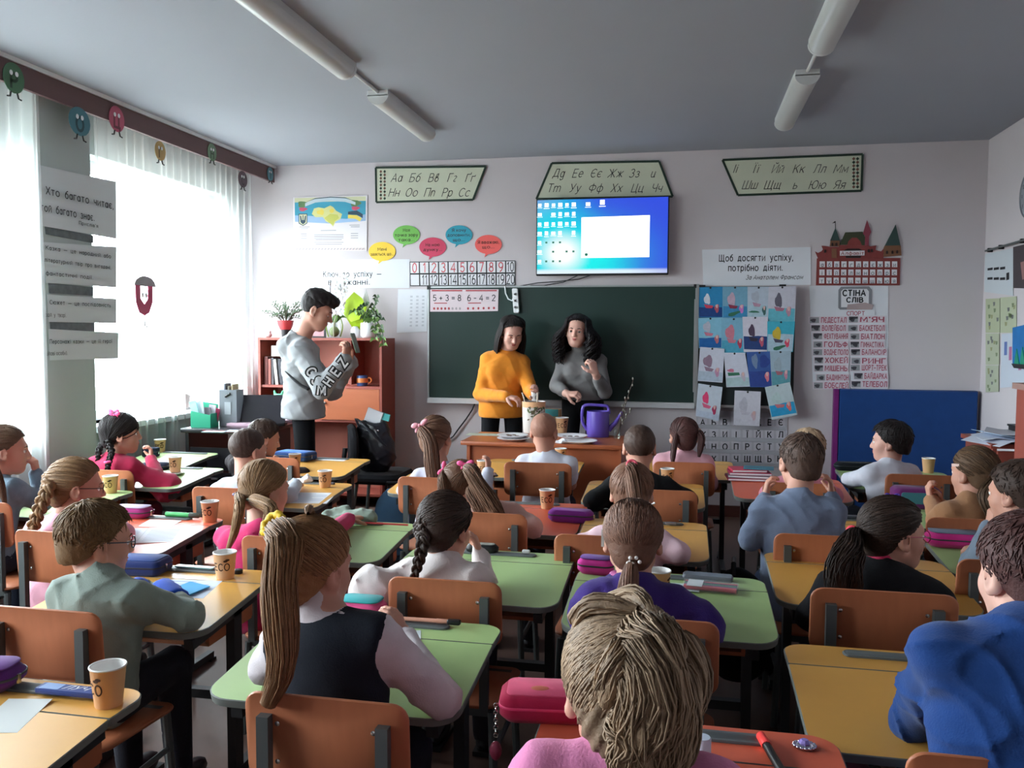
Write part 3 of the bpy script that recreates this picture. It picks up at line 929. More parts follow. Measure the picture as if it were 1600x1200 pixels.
# ------------------------------------------------------------------ television
TVO = .11
tq = [(838, 310), (1046, 307), (1047, 429), (840, 431)]
t = thing('wall_screen', 'large flat television with a blue computer desktop above the blackboard', 'television')
P = [Wp(a, b, TVO) for a, b in tq]
tx0, tx1 = P[0][0], P[1][0]
tz1, tz0 = (P[0][2] + P[1][2]) / 2, (P[2][2] + P[3][2]) / 2
tcx, tcz, tw, th_ = (tx0 + tx1) / 2, (tz0 + tz1) / 2, tx1 - tx0, tz1 - tz0
MB().slab(rrect(tw, th_, .008), 0, .045, .006, fn=lambda x, y, z: (tcx + x, DW - TVO + z + .002, tcz + y)).build('bezel', M_black, t)
MB().box((tcx, DW - .036, tcz), (.5, .055, .3)).build('wall_bracket', M_black, t)
sw, sh = tw - .018, th_ - .024
NX, NZ = 48, 28
V, F, CC = [], [], []
def screen_col(u, v):
 def mixc(a, b, k):
  k = max(0, min(1, k))
  return [a[i] * (1 - k) + b[i] * k for i in range(3)]
 k = u * 1.15 + .45 * (.55 - v)
 k = max(0, min(1, (k - .22) / .62))
 c = mixc((.0, .60, .80), (.03, .075, .74), k * k * (3 - 2 * k))
 g = math.exp(-(((u - .34) / .36) ** 2 + ((v - .78) / .40) ** 2))
 c = mixc(c, (.0, .86, .86), g * 1.15)
 g2 = math.exp(-(((u - .2) / .17) ** 2 + ((v - .72) / .26) ** 2))
 c = mixc(c, (1, 1, 1), g2 * 1.5 - .25)
 if u < .2 and v < .3:
  c = mixc(c, (.25, .25, .75), (.3 - v) * 2.2 * (1 - u * 4))
 if v > .935:
  c = mixc((.75, .9, .98), (.45, .5, .85), (u - .7) * 3)
 return c
for j in range(NZ + 1):
 for i in range(NX + 1):
  u, v = i / NX, j / NZ
  V.append((tcx - sw / 2 + sw * u, DW - TVO - .0005, tcz + sh / 2 - sh * v + .003))
for j in range(NZ):
 for i in range(NX):
  p = j * (NX + 1) + i
  F.append((p, p + 1, p + NX + 2, p + NX + 1))
me = bpy.data.meshes.new('screen')
me.from_pydata(V, [], F)
ca = me.color_attributes.new('picture', 'FLOAT_COLOR', 'POINT')
for j in range(NZ + 1):
 for i in range(NX + 1):
  ca.data[j * (NX + 1) + i].color = tuple(screen_col(i / NX, j / NZ)) + (1,)
M_scr = bpy.data.materials.new('lit_screen')
M_scr.use_nodes = True
nt = M_scr.node_tree
at = nt.nodes.new('ShaderNodeVertexColor')
at.layer_name = 'picture'
nt.links.new(at.outputs['Color'], nt.nodes['Principled BSDF'].inputs['Emission Color'])
nt.nodes['Principled BSDF'].inputs['Emission Strength'].default_value = 1.0
nt.nodes['Principled BSDF'].inputs['Base Color'].default_value = (.01, .01, .01, 1)
nt.nodes['Principled BSDF'].inputs['Roughness'].default_value = .35
me.materials.append(M_scr)
link('screen', me, t)
M_lit = mat('lit_white', (250, 252, 255), emit=1.05)
M_lit2 = mat('lit_dark_icon', (40, 110, 90), emit=.6)
def scr(u, v):
 return (tcx - sw / 2 + sw * u, tcz + sh / 2 - sh * v + .003)
wm = MB()
wp = [scr(u, v) for u, v in ((.345, .245), (.865, .235), (.865, .79), (.345, .79))]
wm.add([(x, DW - TVO - .002, z) for x, z in wp], [(0, 1, 2, 3)])
wm.build('open_window', M_lit, t, smooth=0)
im = MB()
def icon(u, v, w=.028, h=.052, mi=0):
 p = [scr(u + a, v + b) for a, b in ((-w / 2, -h / 2), (w / 2, -h / 2), (w / 2, h / 2), (-w / 2, h / 2))]
 im.add([(x, DW - TVO - .0015, z) for x, z in p], [(0, 1, 2, 3)], mi)
 if mi == 0:
  p = [scr(u + a, v + b) for a, b in ((-w * .7, h * .75), (w * .7, h * .75), (w * .7, h * .9), (-w * .7, h * .9))]
  im.add([(x, DW - TVO - .0015, z) for x, z in p], [(0, 1, 2, 3)], mi)
cols = [.02, .073, .127, .18, .232, .285]
rows = [.07, .195, .325, .45, .575, .70, .83]
lay = ['111111', '101111', '111111', '111101', '122200', '102022', '122200']
for r, row in enumerate(lay):
 for c, ch in enumerate(row):
  if ch == '1':
   icon(cols[c], rows[r], w=.026 + .006 * ((r + c) % 2), h=.042 + .012 * ((r * 2 + c) % 2))
  if ch == '2':
   icon(cols[c], rows[r], w=.016, h=.024, mi=1)
icon(.395, .07, .034, .05)
icon(.505, .05, .036, .065)
p = [scr(.385 + .013 * math.cos(a), .745 + .021 * math.sin(a)) for a in [k * math.pi / 6 for k in range(12)]]
im.add([(x, DW - TVO - .003, z) for x, z in p], [tuple(range(12))], 1)
im.build('desktop_icons', [M_lit, M_lit2], t, smooth=0)
for k, (pts, lab) in enumerate((([(925, 430), (905, 436), (870, 440), (840, 442), (812, 447), (806, 452)], 'upper black cable running from the television to the power strip'),
        ([(905, 430), (880, 441), (850, 446), (830, 446), (815, 451), (808, 456)], 'lower black cable sagging from the television to the power strip'))):
 cp = [tuple(Wp(a, b, .03 + .002 * k)) for a, b in pts]
 cp[0] = (cp[0][0], DW - .06, cp[0][2])
 tag(MB().tube(cp, .004, n=6).build('television_cable', M_black), lab, 'cable')
t = thing('power_strip', 'white power strip hanging on the blackboard top edge', 'power strip', tuple(Wp(806, 470, .085)))
PS = depth(Wp(806, 470)) / FPX
MB().slab(rrect(9 * PS, 38 * PS, .012), -.018, .018, .006, fn=lambda x, y, z: (x + y * -.08, z, y)).build('strip_body', M_white, t)
for k in range(3):
 MB().lathe([(.013, 0), (.013, .006), (.008, .006)], 12).build('socket', mat('socket_grey', (176, 178, 180)), t).matrix_local = Matrix.Translation((.0, -.018, (k - 1) * .055)) @ Matrix.Rotation(math.pi / 2, 4, 'X')
cp = [Wp(a, b, .075) - Wp(806, 470, .085) for a, b in ((789, 447), (790, 458), (794, 467), (800, 470), (803, 462), (804, 455))]
MB().tube([tuple(c) for c in cp], .006, n=6).build('white_cord', M_white, t)
cp = [tuple(Wp(a, b, .02)) for a, b in ((745, 622), (738, 640), (728, 655), (718, 668), (708, 682), (690, 695), (680, 720), (672, 760), (670, 795))]
tag(MB().tube(cp, .006, n=6).build('wall_cable', M_black), 'black cable hanging down the wall left of the orange sweater', 'cable')
# ------------------------------------------------------------------ blackboard
M_board = mat('chalkboard_green', (30, 52, 47), rough=.42, var=.12, vscale=2.5, spec=.35)
M_boarddark = mat('chalkboard_wing', (26, 34, 36), rough=.5)
bq = [(671, 450), (1085, 447), (1086, 628), (670, 622)]
t = thing('blackboard', 'large dark green blackboard with aluminium edge behind the two standing adults', 'blackboard')
P = [Wp(a, b, .06) for a, b in bq]
bx0, bx1, bz1, bz0 = (P[0][0] + P[3][0]) / 2, (P[1][0] + P[2][0]) / 2, (P[0][2] + P[1][2]) / 2, (P[2][2] + P[3][2]) / 2
MB().box(((bx0 + bx1) / 2, DW - .04, (bz0 + bz1) / 2), (bx1 - bx0, .04, bz1 - bz0)).build('writing_surface', M_board, t)
fm = MB()
fm.box(((bx0 + bx1) / 2, DW - .042, bz1 + .006), (bx1 - bx0 + .02, .048, .014))
for x in (bx0 - .006, bx1 + .006):
 fm.box((x, DW - .042, (bz0 + bz1) / 2), (.014, .048, bz1 - bz0 + .03))
fm.build('edge_frame', M_alu, t)
MB().box(((bx0 + bx1) / 2, DW - .06, bz0 - .022), (bx1 - bx0 + .01, .10, .045)).build('chalk_tray', mat('tray_pale', (190, 190, 192), rough=.5), t)
for x in (bx0, bx1):
 for z in (bz0 - .02, bz1):
  MB().box((x, DW - .045, z), (.03, .055, .03)).build('corner_cap', M_black, t)
wq = [(1091, 448), (1243, 447), (1240, 633), (1092, 634)]
WO = .10
t = thing('blackboard_wing', 'dark folding blackboard wing covered with paintings', 'blackboard')
P = [Wp(a, b, WO) for a, b in wq]
wx0, wx1, wz1, wz0 = (P[0][0] + P[3][0]) / 2, (P[1][0] + P[2][0]) / 2, (P[0][2] + P[1][2]) / 2, (P[2][2] + P[3][2]) / 2
MB().box(((wx0 + wx1) / 2, DW - WO + .012, (wz0 + wz1) / 2), (wx1 - wx0, .022, wz1 - wz0)).build('writing_surface', M_boarddark, t)
fm = MB()
fm.box(((wx0 + wx1) / 2, DW - WO + .012, wz0 - .01), (wx1 - wx0, .03, .02))
fm.box((wx0 - .014, DW - WO + .012, (wz0 + wz1) / 2), (.02, .04, wz1 - wz0 + .04))
fm.build('edge_frame', M_alu, t)
MB().box((wx0 - .03, DW - .06, (wz0 + wz1) / 2), (.018, .1, wz1 - wz0 - .2)).build('hinge', M_alu, t)
for x in (wx0 + .02, wx1 - .1):
 MB().box((x, DW - WO + .012, wz1 + .006), (.05, .03, .016)).build('corner_cap', M_black, t)
for poly, txt, n, lab in (([(672, 452), (725, 452), (725, 487), (672, 487)], '5 + 3 = 8', 8, 'sum card 5 + 3 = 8 with apples on the blackboard'),
                          ([(725, 452), (779, 452), (778, 486), (725, 487)], '6 - 4 = 2', 6, 'sum card 6 - 4 = 2 on the blackboard')):
 t = thing('sum_card', lab, 'card')
 flat('card_sheet', poly, .066, .003, mat('sum_card_pink', (222, 206, 212), rough=.7), t)
 tm = MB()
 cx = (poly[0][0] + poly[1][0]) / 2
 wtext(tm, txt, cx, 465.5, 9, .067, bold=.006, width=wwid(cx - 22, cx + 22, 465, .06))
 tm.build('sum_lettering', M_ink, t, smooth=0)
 am = MB()
 for k in range(n):
  blob(am, poly, .12 + .76 * k / (n - 1), .86, .032, .06, 0 if (k < 5 or n == 6) else 1, off=.0672, n=8)
 patch(am, poly, [(.05, .03), (.95, .03), (.95, .09), (.05, .09)], 0, .0672)
 patch(am, poly, [(.12, .6), (.5, .6), (.5, .64), (.12, .64)], 0, .0672)
 am.build('apple_row', [mat('apple_red', (170, 60, 66)), mat('apple_grey', (170, 160, 164))], t, smooth=0)
dr = [([(1091, 449), (1129, 448), (1129, 496), (1092, 496)], (40, 128, 176), (28, 62, 120), .66, (206, 210, 220), (206, 66, 86), (176, 84, 96), 'white-sailed red boat on dark blue sea, top left painting'),
      ([(1129, 448), (1168, 448), (1168, 497), (1129, 497)], (112, 160, 184), (58, 132, 176), .62, (186, 160, 176), (140, 52, 76), (196, 120, 190), 'boat and lilac figure with a green fin, second painting in the top row'),
      ([(1168, 448), (1203, 448), (1202, 501), (1168, 500)], (178, 190, 204), (166, 192, 204), .55, (170, 176, 190), (180, 140, 160), (60, 96, 96), 'pale pencil sea painting, third in the top row'),
      ([(1201, 448), (1244, 447), (1242, 503), (1199, 503)], (196, 194, 206), (98, 176, 192), .62, (96, 92, 106), (176, 116, 136), (186, 140, 160), 'grey-sailed boat over turquoise sea, top right painting'),
      ([(1091, 497), (1129, 496), (1129, 544), (1092, 544)], (128, 182, 204), (30, 92, 156), .66, (176, 176, 190), (190, 112, 130), (190, 112, 116), 'small sail over a solid blue sea, left end of the second row'),
      ([(1127, 497), (1166, 497), (1165, 553), (1127, 553)], (122, 172, 196), (76, 158, 186), .62, (196, 120, 136), (196, 120, 136), (176, 60, 86), 'pink egg-shaped sail painting, second in the second row'),
      ([(1160, 495), (1200, 495), (1199, 550), (1162, 550)], (206, 202, 214), (40, 64, 116), .55, (80, 64, 84), (56, 48, 64), (190, 90, 110), 'dark boat on navy sea with white margin, third in the second row'),
      ([(1199, 502), (1242, 502), (1239, 550), (1199, 550)], (64, 168, 190), (166, 190, 204), .42, (196, 170, 60), (80, 76, 96), (206, 70, 96), 'yellow-sailed boat with red round figure, right end of the second row'),
      ([(1094, 542), (1132, 545), (1129, 598), (1090, 595)], (204, 206, 220), (176, 190, 206), .7, (146, 120, 140), (146, 120, 140), (190, 140, 170), 'grey-mauve sail on white paper, left end of the third row'),
      ([(1131, 551), (1164, 551), (1173, 604), (1135, 605)], (204, 206, 216), (172, 196, 200), .72, (186, 186, 200), (196, 110, 136), (190, 176, 190), 'curled sheet with a small pink boat and green stripe, third row'),
      ([(1166, 550), (1207, 549), (1208, 605), (1172, 605)], (56, 88, 150), (44, 66, 136), .55, (110, 130, 160), (190, 100, 130), (216, 120, 130), 'deep blue night painting with pink figure, third row'),
      ([(1203, 549), (1236, 548), (1235, 600), (1206, 604)], (156, 176, 190), (90, 150, 160), .58, (150, 166, 176), (160, 96, 106), (190, 130, 150), 'grey-green sea painting, right end of the third row'),
      ([(1091, 599), (1129, 605), (1123, 658), (1087, 650)], (196, 204, 216), (186, 196, 214), .8, (226, 70, 116), (216, 96, 130), (170, 50, 90), 'hot pink sail on white paper, left end of the bottom row'),
      ([(1148, 610), (1189, 612), (1187, 666), (1146, 664)], (202, 200, 210), (200, 198, 208), .8, (184, 182, 194), (190, 186, 198), (196, 170, 180), 'almost blank pencil drawing in the middle of the bottom row'),
      ([(1195, 605), (1234, 597), (1246, 648), (1206, 656)], (186, 200, 204), (44, 150, 196), .58, (180, 200, 200), (190, 110, 116), (220, 110, 106), 'tilted painting with bright blue sea, right end of the bottom row')]
for i, (qd, sky, sea, lv, sail, hull, fig, lab) in enumerate(dr):
 off = WO + .004 + .0032 * i
 t = thing('child_painting', lab, 'painting', group='paintings pinned on the blackboard wing')
 flat('painting_sheet', qd, off, .0012, mat(f'painted_sky_{sky[0]}_{sky[1]}', sky, rough=.8, var=.12, vscale=40), t)
 pm = MB()
 o2 = off + .0006
 patch(pm, qd, [(.02, lv), (.3, lv + .01), (.6, lv - .01), (.98, lv + .01), (.98, .94 if i in (6, 14) else .98), (.02, .92 if i in (6, 14) else .98)], 0, o2)
 if i == 10:
  blob(pm, qd, .68, .28, .2, .18, 0, off=o2 + .0002)
  blob(pm, qd, .30, .26, .12, .2, 1, off=o2 + .0003)
 elif i == 9:
  patch(pm, qd, [(.1, .58), (.6, .58), (.62, .66), (.12, .68)], 4, o2 + .0002)
  blob(pm, qd, .25, .52, .15, .05, 2, off=o2 + .0003)
 else:
  sx_ = .36 if i != 3 else .38
  sh_ = .30 if i in (2, 4) else .40
  blob(pm, qd, sx_, sh_, .13 + .03 * (i % 3), .17 + .03 * (i % 2), 1, off=o2 + .0002, rot=.1 * (i % 3 - 1))
  patch(pm, qd, [(.22, sh_ + .16), (.62, sh_ + .22), (.55, sh_ + .30), (.30, sh_ + .29)], 2, o2 + .0003)
 blob(pm, qd, .76, .70, .09, .14, 3, off=o2 + .0004)
 blob(pm, qd, .76, .63, .05, .06, 5, off=o2 + .0005)
 if i in (1, 7):
  blob(pm, qd, .45, .86, .25, .06, 4, off=o2 + .0004, rot=-.25)
 if i in (2,):
  blob(pm, qd, .3, .75, .24, .03, 4, off=o2 + .0004)
 nm = lambda c: mat(f'paint_{c[0]}_{c[1]}_{c[2]}', c, rough=.8, var=.22, vscale=45)
 pm.build('brushwork', [nm(sea), nm(sail), nm(hull), nm(fig), nm((52, 108, 84)), nm((216, 176, 170))], t, smooth=0)
 m_ = quadpt(qd, .5, .03)
 c_ = Wp(m_[0], m_[1], off + .001)
 MB().ell(tuple(c_), (.008, .004, .008), 8, 5).build('magnet', M_black, t)
t = thing('letter_pocket_chart', 'white alphabet pocket chart with black letters low under the paintings', 'chart')
flat('chart_backing', [(1088, 640), (1231, 646), (1228, 726), (1088, 728)], .008, .006, mat('chart_fabric', (190, 186, 194), rough=.8), t)
lets = ['АБВГҐДЕЄ', 'ЖЗИІЇЙКЛ', 'МНОПРСТУ', 'ФХЦЧШЩЬЮ']
for r, row in enumerate(lets):
 for c, ch in enumerate(row):
  px, py = 1098 + 17.4 * c, 660 + 19 * r
  cd = flat('letter_card', [(px - 7, py - 8), (px + 7, py - 8), (px + 7, py + 7), (px - 7, py + 7)], .0115, .003, mat('letter_card_white', (204, 200, 208), rough=.7), t)
  tm = MB()
  wtext(tm, ch, px, py, 9, .0122, bold=.03)
  tm.build('letter', M_ink, cd, smooth=0)
pk = MB()
for r in range(4):
 a, b = Wp(1090, 668 + 19 * r, .014), Wp(1229, 668 + 19 * r, .014)
 pk.box(((a[0] + b[0]) / 2, DW - .0128, (a[2] + b[2]) / 2), (b[0] - a[0], .002, .035))
pk.build('clear_pocket', mat('clear_film', (214, 214, 220), rough=.15, alpha=.35), t)
t = thing('castle_alphabet', 'red castle shaped alphabet board with green roofs and letter tiles', 'board')
M_brick = mat('castle_brick', (132, 58, 56), rough=.7, var=.15, vscale=30)
M_tan = mat('castle_tan', (126, 86, 62), rough=.7)
M_roof = mat('castle_roof_green', (52, 74, 72), rough=.6)
M_roof2 = mat('castle_roof_olive', (62, 68, 48), rough=.6)
M_spire = mat('castle_spire_red', (140, 62, 78), rough=.6)
M_dark = mat('castle_dark', (44, 30, 30), rough=.7)
K = 180 / 1600
def cz(pts):
 return [(1250 + x * K, 340 + y * K) for x, y in pts]
flat('wall_board', cz([(235, 565), (1395, 560), (1385, 940), (222, 940)]), .010, .008, M_brick, t)
flat('battlement', cz([(250, 565), (210, 470), (250, 490), (300, 465), (320, 440), (300, 390), (360, 395), (410, 405), (540, 405), (560, 380), (950, 380), (970, 400), (1060, 385), (1050, 450), (1130, 470), (1170, 420), (1160, 560)]), .011, .007, M_brick, t)
flat('left_tower', cz([(415, 400), (425, 320), (550, 320), (550, 400)]), .013, .008, M_tan, t)
flat('left_roof', cz([(420, 320), (493, 140), (557, 318)]), .015, .009, M_roof, t)
fl = MB()
a, b = Wp(*cz([(492, 150)])[0], .014), Wp(*cz([(490, 50)])[0], .014)
fl.tube([tuple(a), tuple(b)], .003, n=5)
f3 = [Wp(*p, .014) for p in cz([(490, 45), (445, 80), (492, 72)])]
fl.add([tuple(p) for p in f3], [(0, 1, 2)])
fl.build('flag', M_dark, t)
flat('hall_roof', cz([(550, 375), (630, 205), (870, 195), (950, 385)]), .014, .008, M_roof2, t)
flat('gable', cz([(655, 390), (670, 330), (720, 280), (790, 280), (840, 330), (860, 390)]), .017, .009, M_brick, t)
flat('spire', cz([(900, 385), (905, 250), (875, 225), (932, 35), (990, 200), (960, 260), (955, 385)]), .016, .009, M_spire, t)
flat('gate_left', cz([(440, 560), (440, 430), (510, 430), (510, 560)]), .014, .006, M_tan, t)
flat('right_tower', cz([(1160, 545), (1165, 420), (1180, 385), (1400, 385), (1410, 525)]), .015, .009, M_tan, t)
flat('right_roof', cz([(1180, 390), (1330, 95), (1395, 385)]), .018, .010, M_roof, t)
for x, y in ((450, 370), (505, 370), (1210, 480), (1285, 480), (1350, 475), (350, 465), (1000, 455), (955, 460)):
 flat('tower_window', cz([(x - 13, y + 22), (x - 13, y - 12), (x, y - 24), (x + 13, y - 12), (x + 13, y + 22)]), .0195, .006, M_dark, t)
flat('gate_arch', cz([(610, 455), (660, 430), (820, 430), (870, 455), (840, 560), (640, 560)]), .0135, .006, M_dark, t)
sg = flat('name_plate', cz([(555, 462), (898, 458), (896, 525), (556, 528)]), .018, .005, M_numcard, t)
tm = MB()
wtext(tm, 'Алфавіт', 1250 + 727 * K, 340 + 494 * K, 5.0, .0187, bold=.01, width=wwid(1314, 1350, 395))
tm.build('name_lettering', mat('plate_ink', (150, 60, 66)), sg, smooth=0)
abc = ['абвгґдеєжзи', 'іїйклмнопрс', 'туфхцчшщьюя']
for r in range(3):
 for c in range(11):
  x, y = 310 + 100.5 * c - 4 * r, 648 + 113 * r
  tl_ = flat('letter_tile', cz([(x - 36, y - 40), (x + 36, y - 40), (x + 36, y + 40), (x - 36, y + 40)]), .0135, .004, M_numcard, t)
  tm = MB()
  p = cz([(x, y)])[0]
  wtext(tm, abc[r][c], p[0], p[1] + .6, 6.2, .0142, bold=.012)
  tm.build('tile_letter', M_inkgrey, tl_, smooth=0)
K2 = 180 / 1234
def cw(pts):
 return [(1250 + x * K2, 440 + y * K2) for x, y in pts]
flat_ = flat('backing_paper', cw([(100, 45), (945, 45), (940, 1150), (140, 1150)]), .003, .002, M_paper)
tag(flat_, 'large white backing paper behind the sport word strips', 'paper')
t = thing('word_wall_sign', 'grey rounded word wall title sign under the castle', 'sign')
flat('sign_rim', cw([(410, 280), (412, 90), (440, 55), (740, 50), (768, 85), (765, 285), (735, 300), (430, 300)]), .009, .004, mat('sign_grey', (136, 136, 142), rough=.6), t)
flat('sign_face', cw([(440, 275), (440, 105), (465, 80), (715, 78), (738, 105), (735, 275)]), .0105, .002, M_numcard, t)
tm = MB()
wtext(tm, 'СТІНА', 1250 + 580 * K2, 440 + 122 * K2, 8.6, .0112, bold=.05, width=wwid(1316, 1353, 458))
wtext(tm, 'СЛІВ', 1250 + 587 * K2, 440 + 196 * K2, 7.2, .0112, bold=.05, width=wwid(1322, 1349, 468))
tm.build('sign_lettering', M_ink, t, smooth=0)
flat('strap_picture', cw([(500, 300), (510, 245), (600, 235), (700, 225), (790, 250), (770, 300)]), .0125, .002, mat('strap_tint', (176, 156, 156), rough=.7), t)
t = thing('sport_card', 'small white sport heading card below the word wall title', 'card')
flat('card_sheet', cw([(390, 305), (805, 300), (800, 365), (388, 372)]), .008, .003, M_paper, t)
M_wordpink = mat('word_red', (176, 84, 104), rough=.7)
M_wordcard = mat('word_card', (222, 210, 218), rough=.7)
tm = MB()
wtext(tm, 'СПОРТ', 1250 + 595 * K2, 440 + 340 * K2, 6, .0087, bold=.02)
tm.build('sport_lettering', M_wordpink, t, smooth=0)
L1 = [('ПЄДЕСТАЛ', 92, 510, 412), ('ВОЛЕЙБОЛ', 110, 500, 498), ('ФЕХТУВАННЯ', 130, 525, 585), ('ГОЛЬФ', 135, 520, 673), ('ВОДНЕ ПОЛО', 130, 530, 756), ('ХОКЕЙ', 145, 525, 843), ('МІШЕНЬ', 145, 520, 928), ('БАДМІНТОН', 168, 530, 1027), ('БОБСЛЕЙ', 138, 530, 1112)]
L2 = [("М'ЯЧ", 512, 915, 405), ('БАСКЕТБОЛ', 505, 918, 498), ('БІАТЛОН', 530, 918, 588), ('ГІМНАСТИКА', 530, 910, 675), ('БАЛАНСИР', 535, 935, 755), ('РИНГ', 540, 930, 850), ('ШОРТ-ТРЕК', 530, 940, 922), ('БАЙДАРКА', 570, 945, 1012), ('ТЕЛЕБОЛ', 540, 945, 1098)]
ORD = 'first second third fourth fifth sixth seventh eighth ninth'.split()
for col, L_ in ((0, L1), (1, L2)):
 for r, (w, xa, xb, yc) in enumerate(L_):
  t = thing('sport_word_strip', f'{ORD[r]} word strip of the {("left", "right")[col]} column on the sport word wall, reading {w}', 'card', group='red sport word strips')
  qd = cw([(xa, yc - 38), (xb, yc - 40), (xb, yc + 38), (xa, yc + 40)])
  o_ = .007 + .0008 * r + .0012 * col
  flat('strip_sheet', qd, o_, .0015, M_wordcard, t)
  pm = MB()
  dk = (r * 3 + col * 2) % 4
  patch(pm, qd, [(.03, .1), (.27, .1), (.27, .9), (.03, .9)], 0, o_ + .0005)
  blob(pm, qd, .12 + .05 * (dk % 2), .55, .07, .25, 1, off=o_ + .0008)
  if dk > 1:
   patch(pm, qd, [(.03, .1), (.27, .1), (.27, .38), (.03, .5)], 1, o_ + .0008)
  pm.build('picture', [mat('photo_grey', (150, 152, 156)), mat('photo_dark', (70, 68, 76))], t, smooth=0)
  tm = MB()
  a, b = quadpt(qd, .32, .5), quadpt(qd, .97, .5)
  wtext(tm, w, (a[0] + b[0]) / 2, a[1], 7.5, o_ + .0009, bold=.03, width=wwid(a[0], b[0], a[1]))
  tm.build('word_lettering', M_wordpink, t, smooth=0)
t = thing('gym_mat', 'tall dark blue mat with purple edge standing at the front wall', 'mat')
MT = .07
a, b = Wp(1312, 608, MT), Wp(1543, 614, MT)
zt = a[2]
MB().slab(rrect(XR - .03 - a[0], zt - .02, .01, n=3), 0, MT - .005, .012, fn=lambda x, y, z: ((a[0] + XR - .03) / 2 + x, DW - MT + z, (zt + .02) / 2 + .002 + y)).build('mat_body', cloth('mat_blue', (22, 62, 122), var=.12, bump=.2), t)
MB().box((a[0] - .022, DW - MT / 2 - .003, (zt + .02) / 2), (.035, MT - .012, zt - .02)).build('purple_edge', cloth('mat_purple', (120, 34, 112)), t)
# ------------------------------------------------------------------ letter stickers on the pelmet and curtain
st = [((21, 122), 1.15, (74, 112, 84), 'Р', 'green letter sticker on the pelmet at the picture edge'),
      ((124, 190), 1.2, (70, 118, 130), 'О', 'round teal letter sticker hanging under the pelmet'),
      ((182, 186), 1.15, (176, 84, 106), 'Ц', 'pink square letter sticker on the pelmet beside the teal one'),
      ((250, 236), .95, (178, 150, 96), 'Г', 'small ochre letter sticker at the pelmet bottom'),
      ((331, 238), .95, (110, 138, 110), 'Н', 'pale green letter sticker on the pelmet'),
      ((379, 280), .95, (84, 66, 72), 'С', 'dark letter sticker with feet near the pelmet end'),
      ((422, 272), .85, (88, 138, 150), 'І', 'small blue letter sticker at the pelmet end')]
for (px, py), sc, col, ch, lab in st:
 t = thing('letter_sticker', lab, 'sticker', group='letter stickers along the pelmet')
 xx = XP + .004
 c = at_x(px, py, xx)
 r = .062 * sc
 b = MB()
 pol = []
 for k in range(20):
  a = 2 * math.pi * k / 20
  pol.append((r * 1.25 * math.cos(a) * (1.0 if ch in 'ОС' else .85), r * 1.15 * math.sin(a)))
 b.prism(pol, 0, .003, fn=lambda x, y, z: (xx + z, c[1] + x, c[2] + y))
 b.build('sticker_card', mat('sticker_' + lab.split()[0] + '_' + ch, col, rough=.6), t)
 for s in (-1, 1):
  e = MB()
  e.ell((xx + .004, c[1] + s * r * .28, c[2] + r * .35), (.003, r * .17, r * .2), 10, 6)
  e.build('eye', M_white, t)
 lm = MB()
 put_text(lm, ch, (xx + .0038, c[1], c[2] - r * .75), r * 1.5, u=(0, 1, 0), bold=.04)
 lm.build('letter', mat('sticker_letter_' + ch, tuple(int(v * .62) for v in col)), t, smooth=0)
 for s in (-1, 1):
  f = MB()
  f.tube([(xx + .002, c[1] + s * r * .3, c[2] - r * 1.05), (xx + .003, c[1] + s * r * .42, c[2] - r * 1.45), (xx + .003, c[1] + s * r * .7, c[2] - r * 1.5)], .005, n=5)
  f.build('foot', M_black, t)
t = thing('letter_sticker', 'crimson U letter character with a grey cap hanging on the sheer curtain', 'sticker')
xx = -3.735
c = at_x(225, 468, xx)
r = .098
um = MB()
up = [(-r, r * 1.0), (-r * .45, r), (-r * .42, r * .05), (0, -.35 * r), (r * .42, r * .05), (r * .45, r), (r, r), (r * .95, -.2 * r), (r * .55, -.95 * r), (0, -1.15 * r), (-r * .6, -.95 * r), (-r * .95, -.2 * r)]
n_ = len(up)
vs = [(xx, c[1] + x, c[2] + y) for x, y in up] + [(xx + .004, c[1] + x, c[2] + y) for x, y in up]
tri = [(0, 1, 2, 11), (11, 2, 3, 10), (10, 3, 9), (9, 3, 8), (3, 4, 7, 8), (4, 5, 6, 7)]
um.add(vs, [tuple(i + n_ for i in f_) for f_ in tri] + [f_[::-1] for f_ in tri] + [(i, (i + 1) % n_, (i + 1) % n_ + n_, i + n_) for i in range(n_)])
um.build('letter_body', mat('sticker_crimson', (176, 64, 96), rough=.6), t)
cp = MB()
cp.prism([(r * 1.25 * math.cos(a) + .2 * r, r * .95 + r * .75 * math.sin(a)) for a in [k * math.pi / 12 for k in range(13)]], -.002, .0, fn=lambda x, y, z: (xx + z, c[1] + x, c[2] + y))
cp.build('cap', mat('sticker_cap', (150, 146, 150)), t)
e = MB()
for s in (-1, 1):
 e.ell((xx + .005, c[1] + s * r * .2, c[2] + r * .3), (.003, r * .16, r * .2), 10, 6)
e.build('eye', M_white, t)
MB().tube([(xx + .002, c[1], c[2] - 1.1 * r), (xx + .002, c[1], c[2] - 1.9 * r), (xx + .004, c[1] + .4 * r, c[2] - 2 * r)], .005, n=5).build('foot', M_black, t)
xx = -3.712
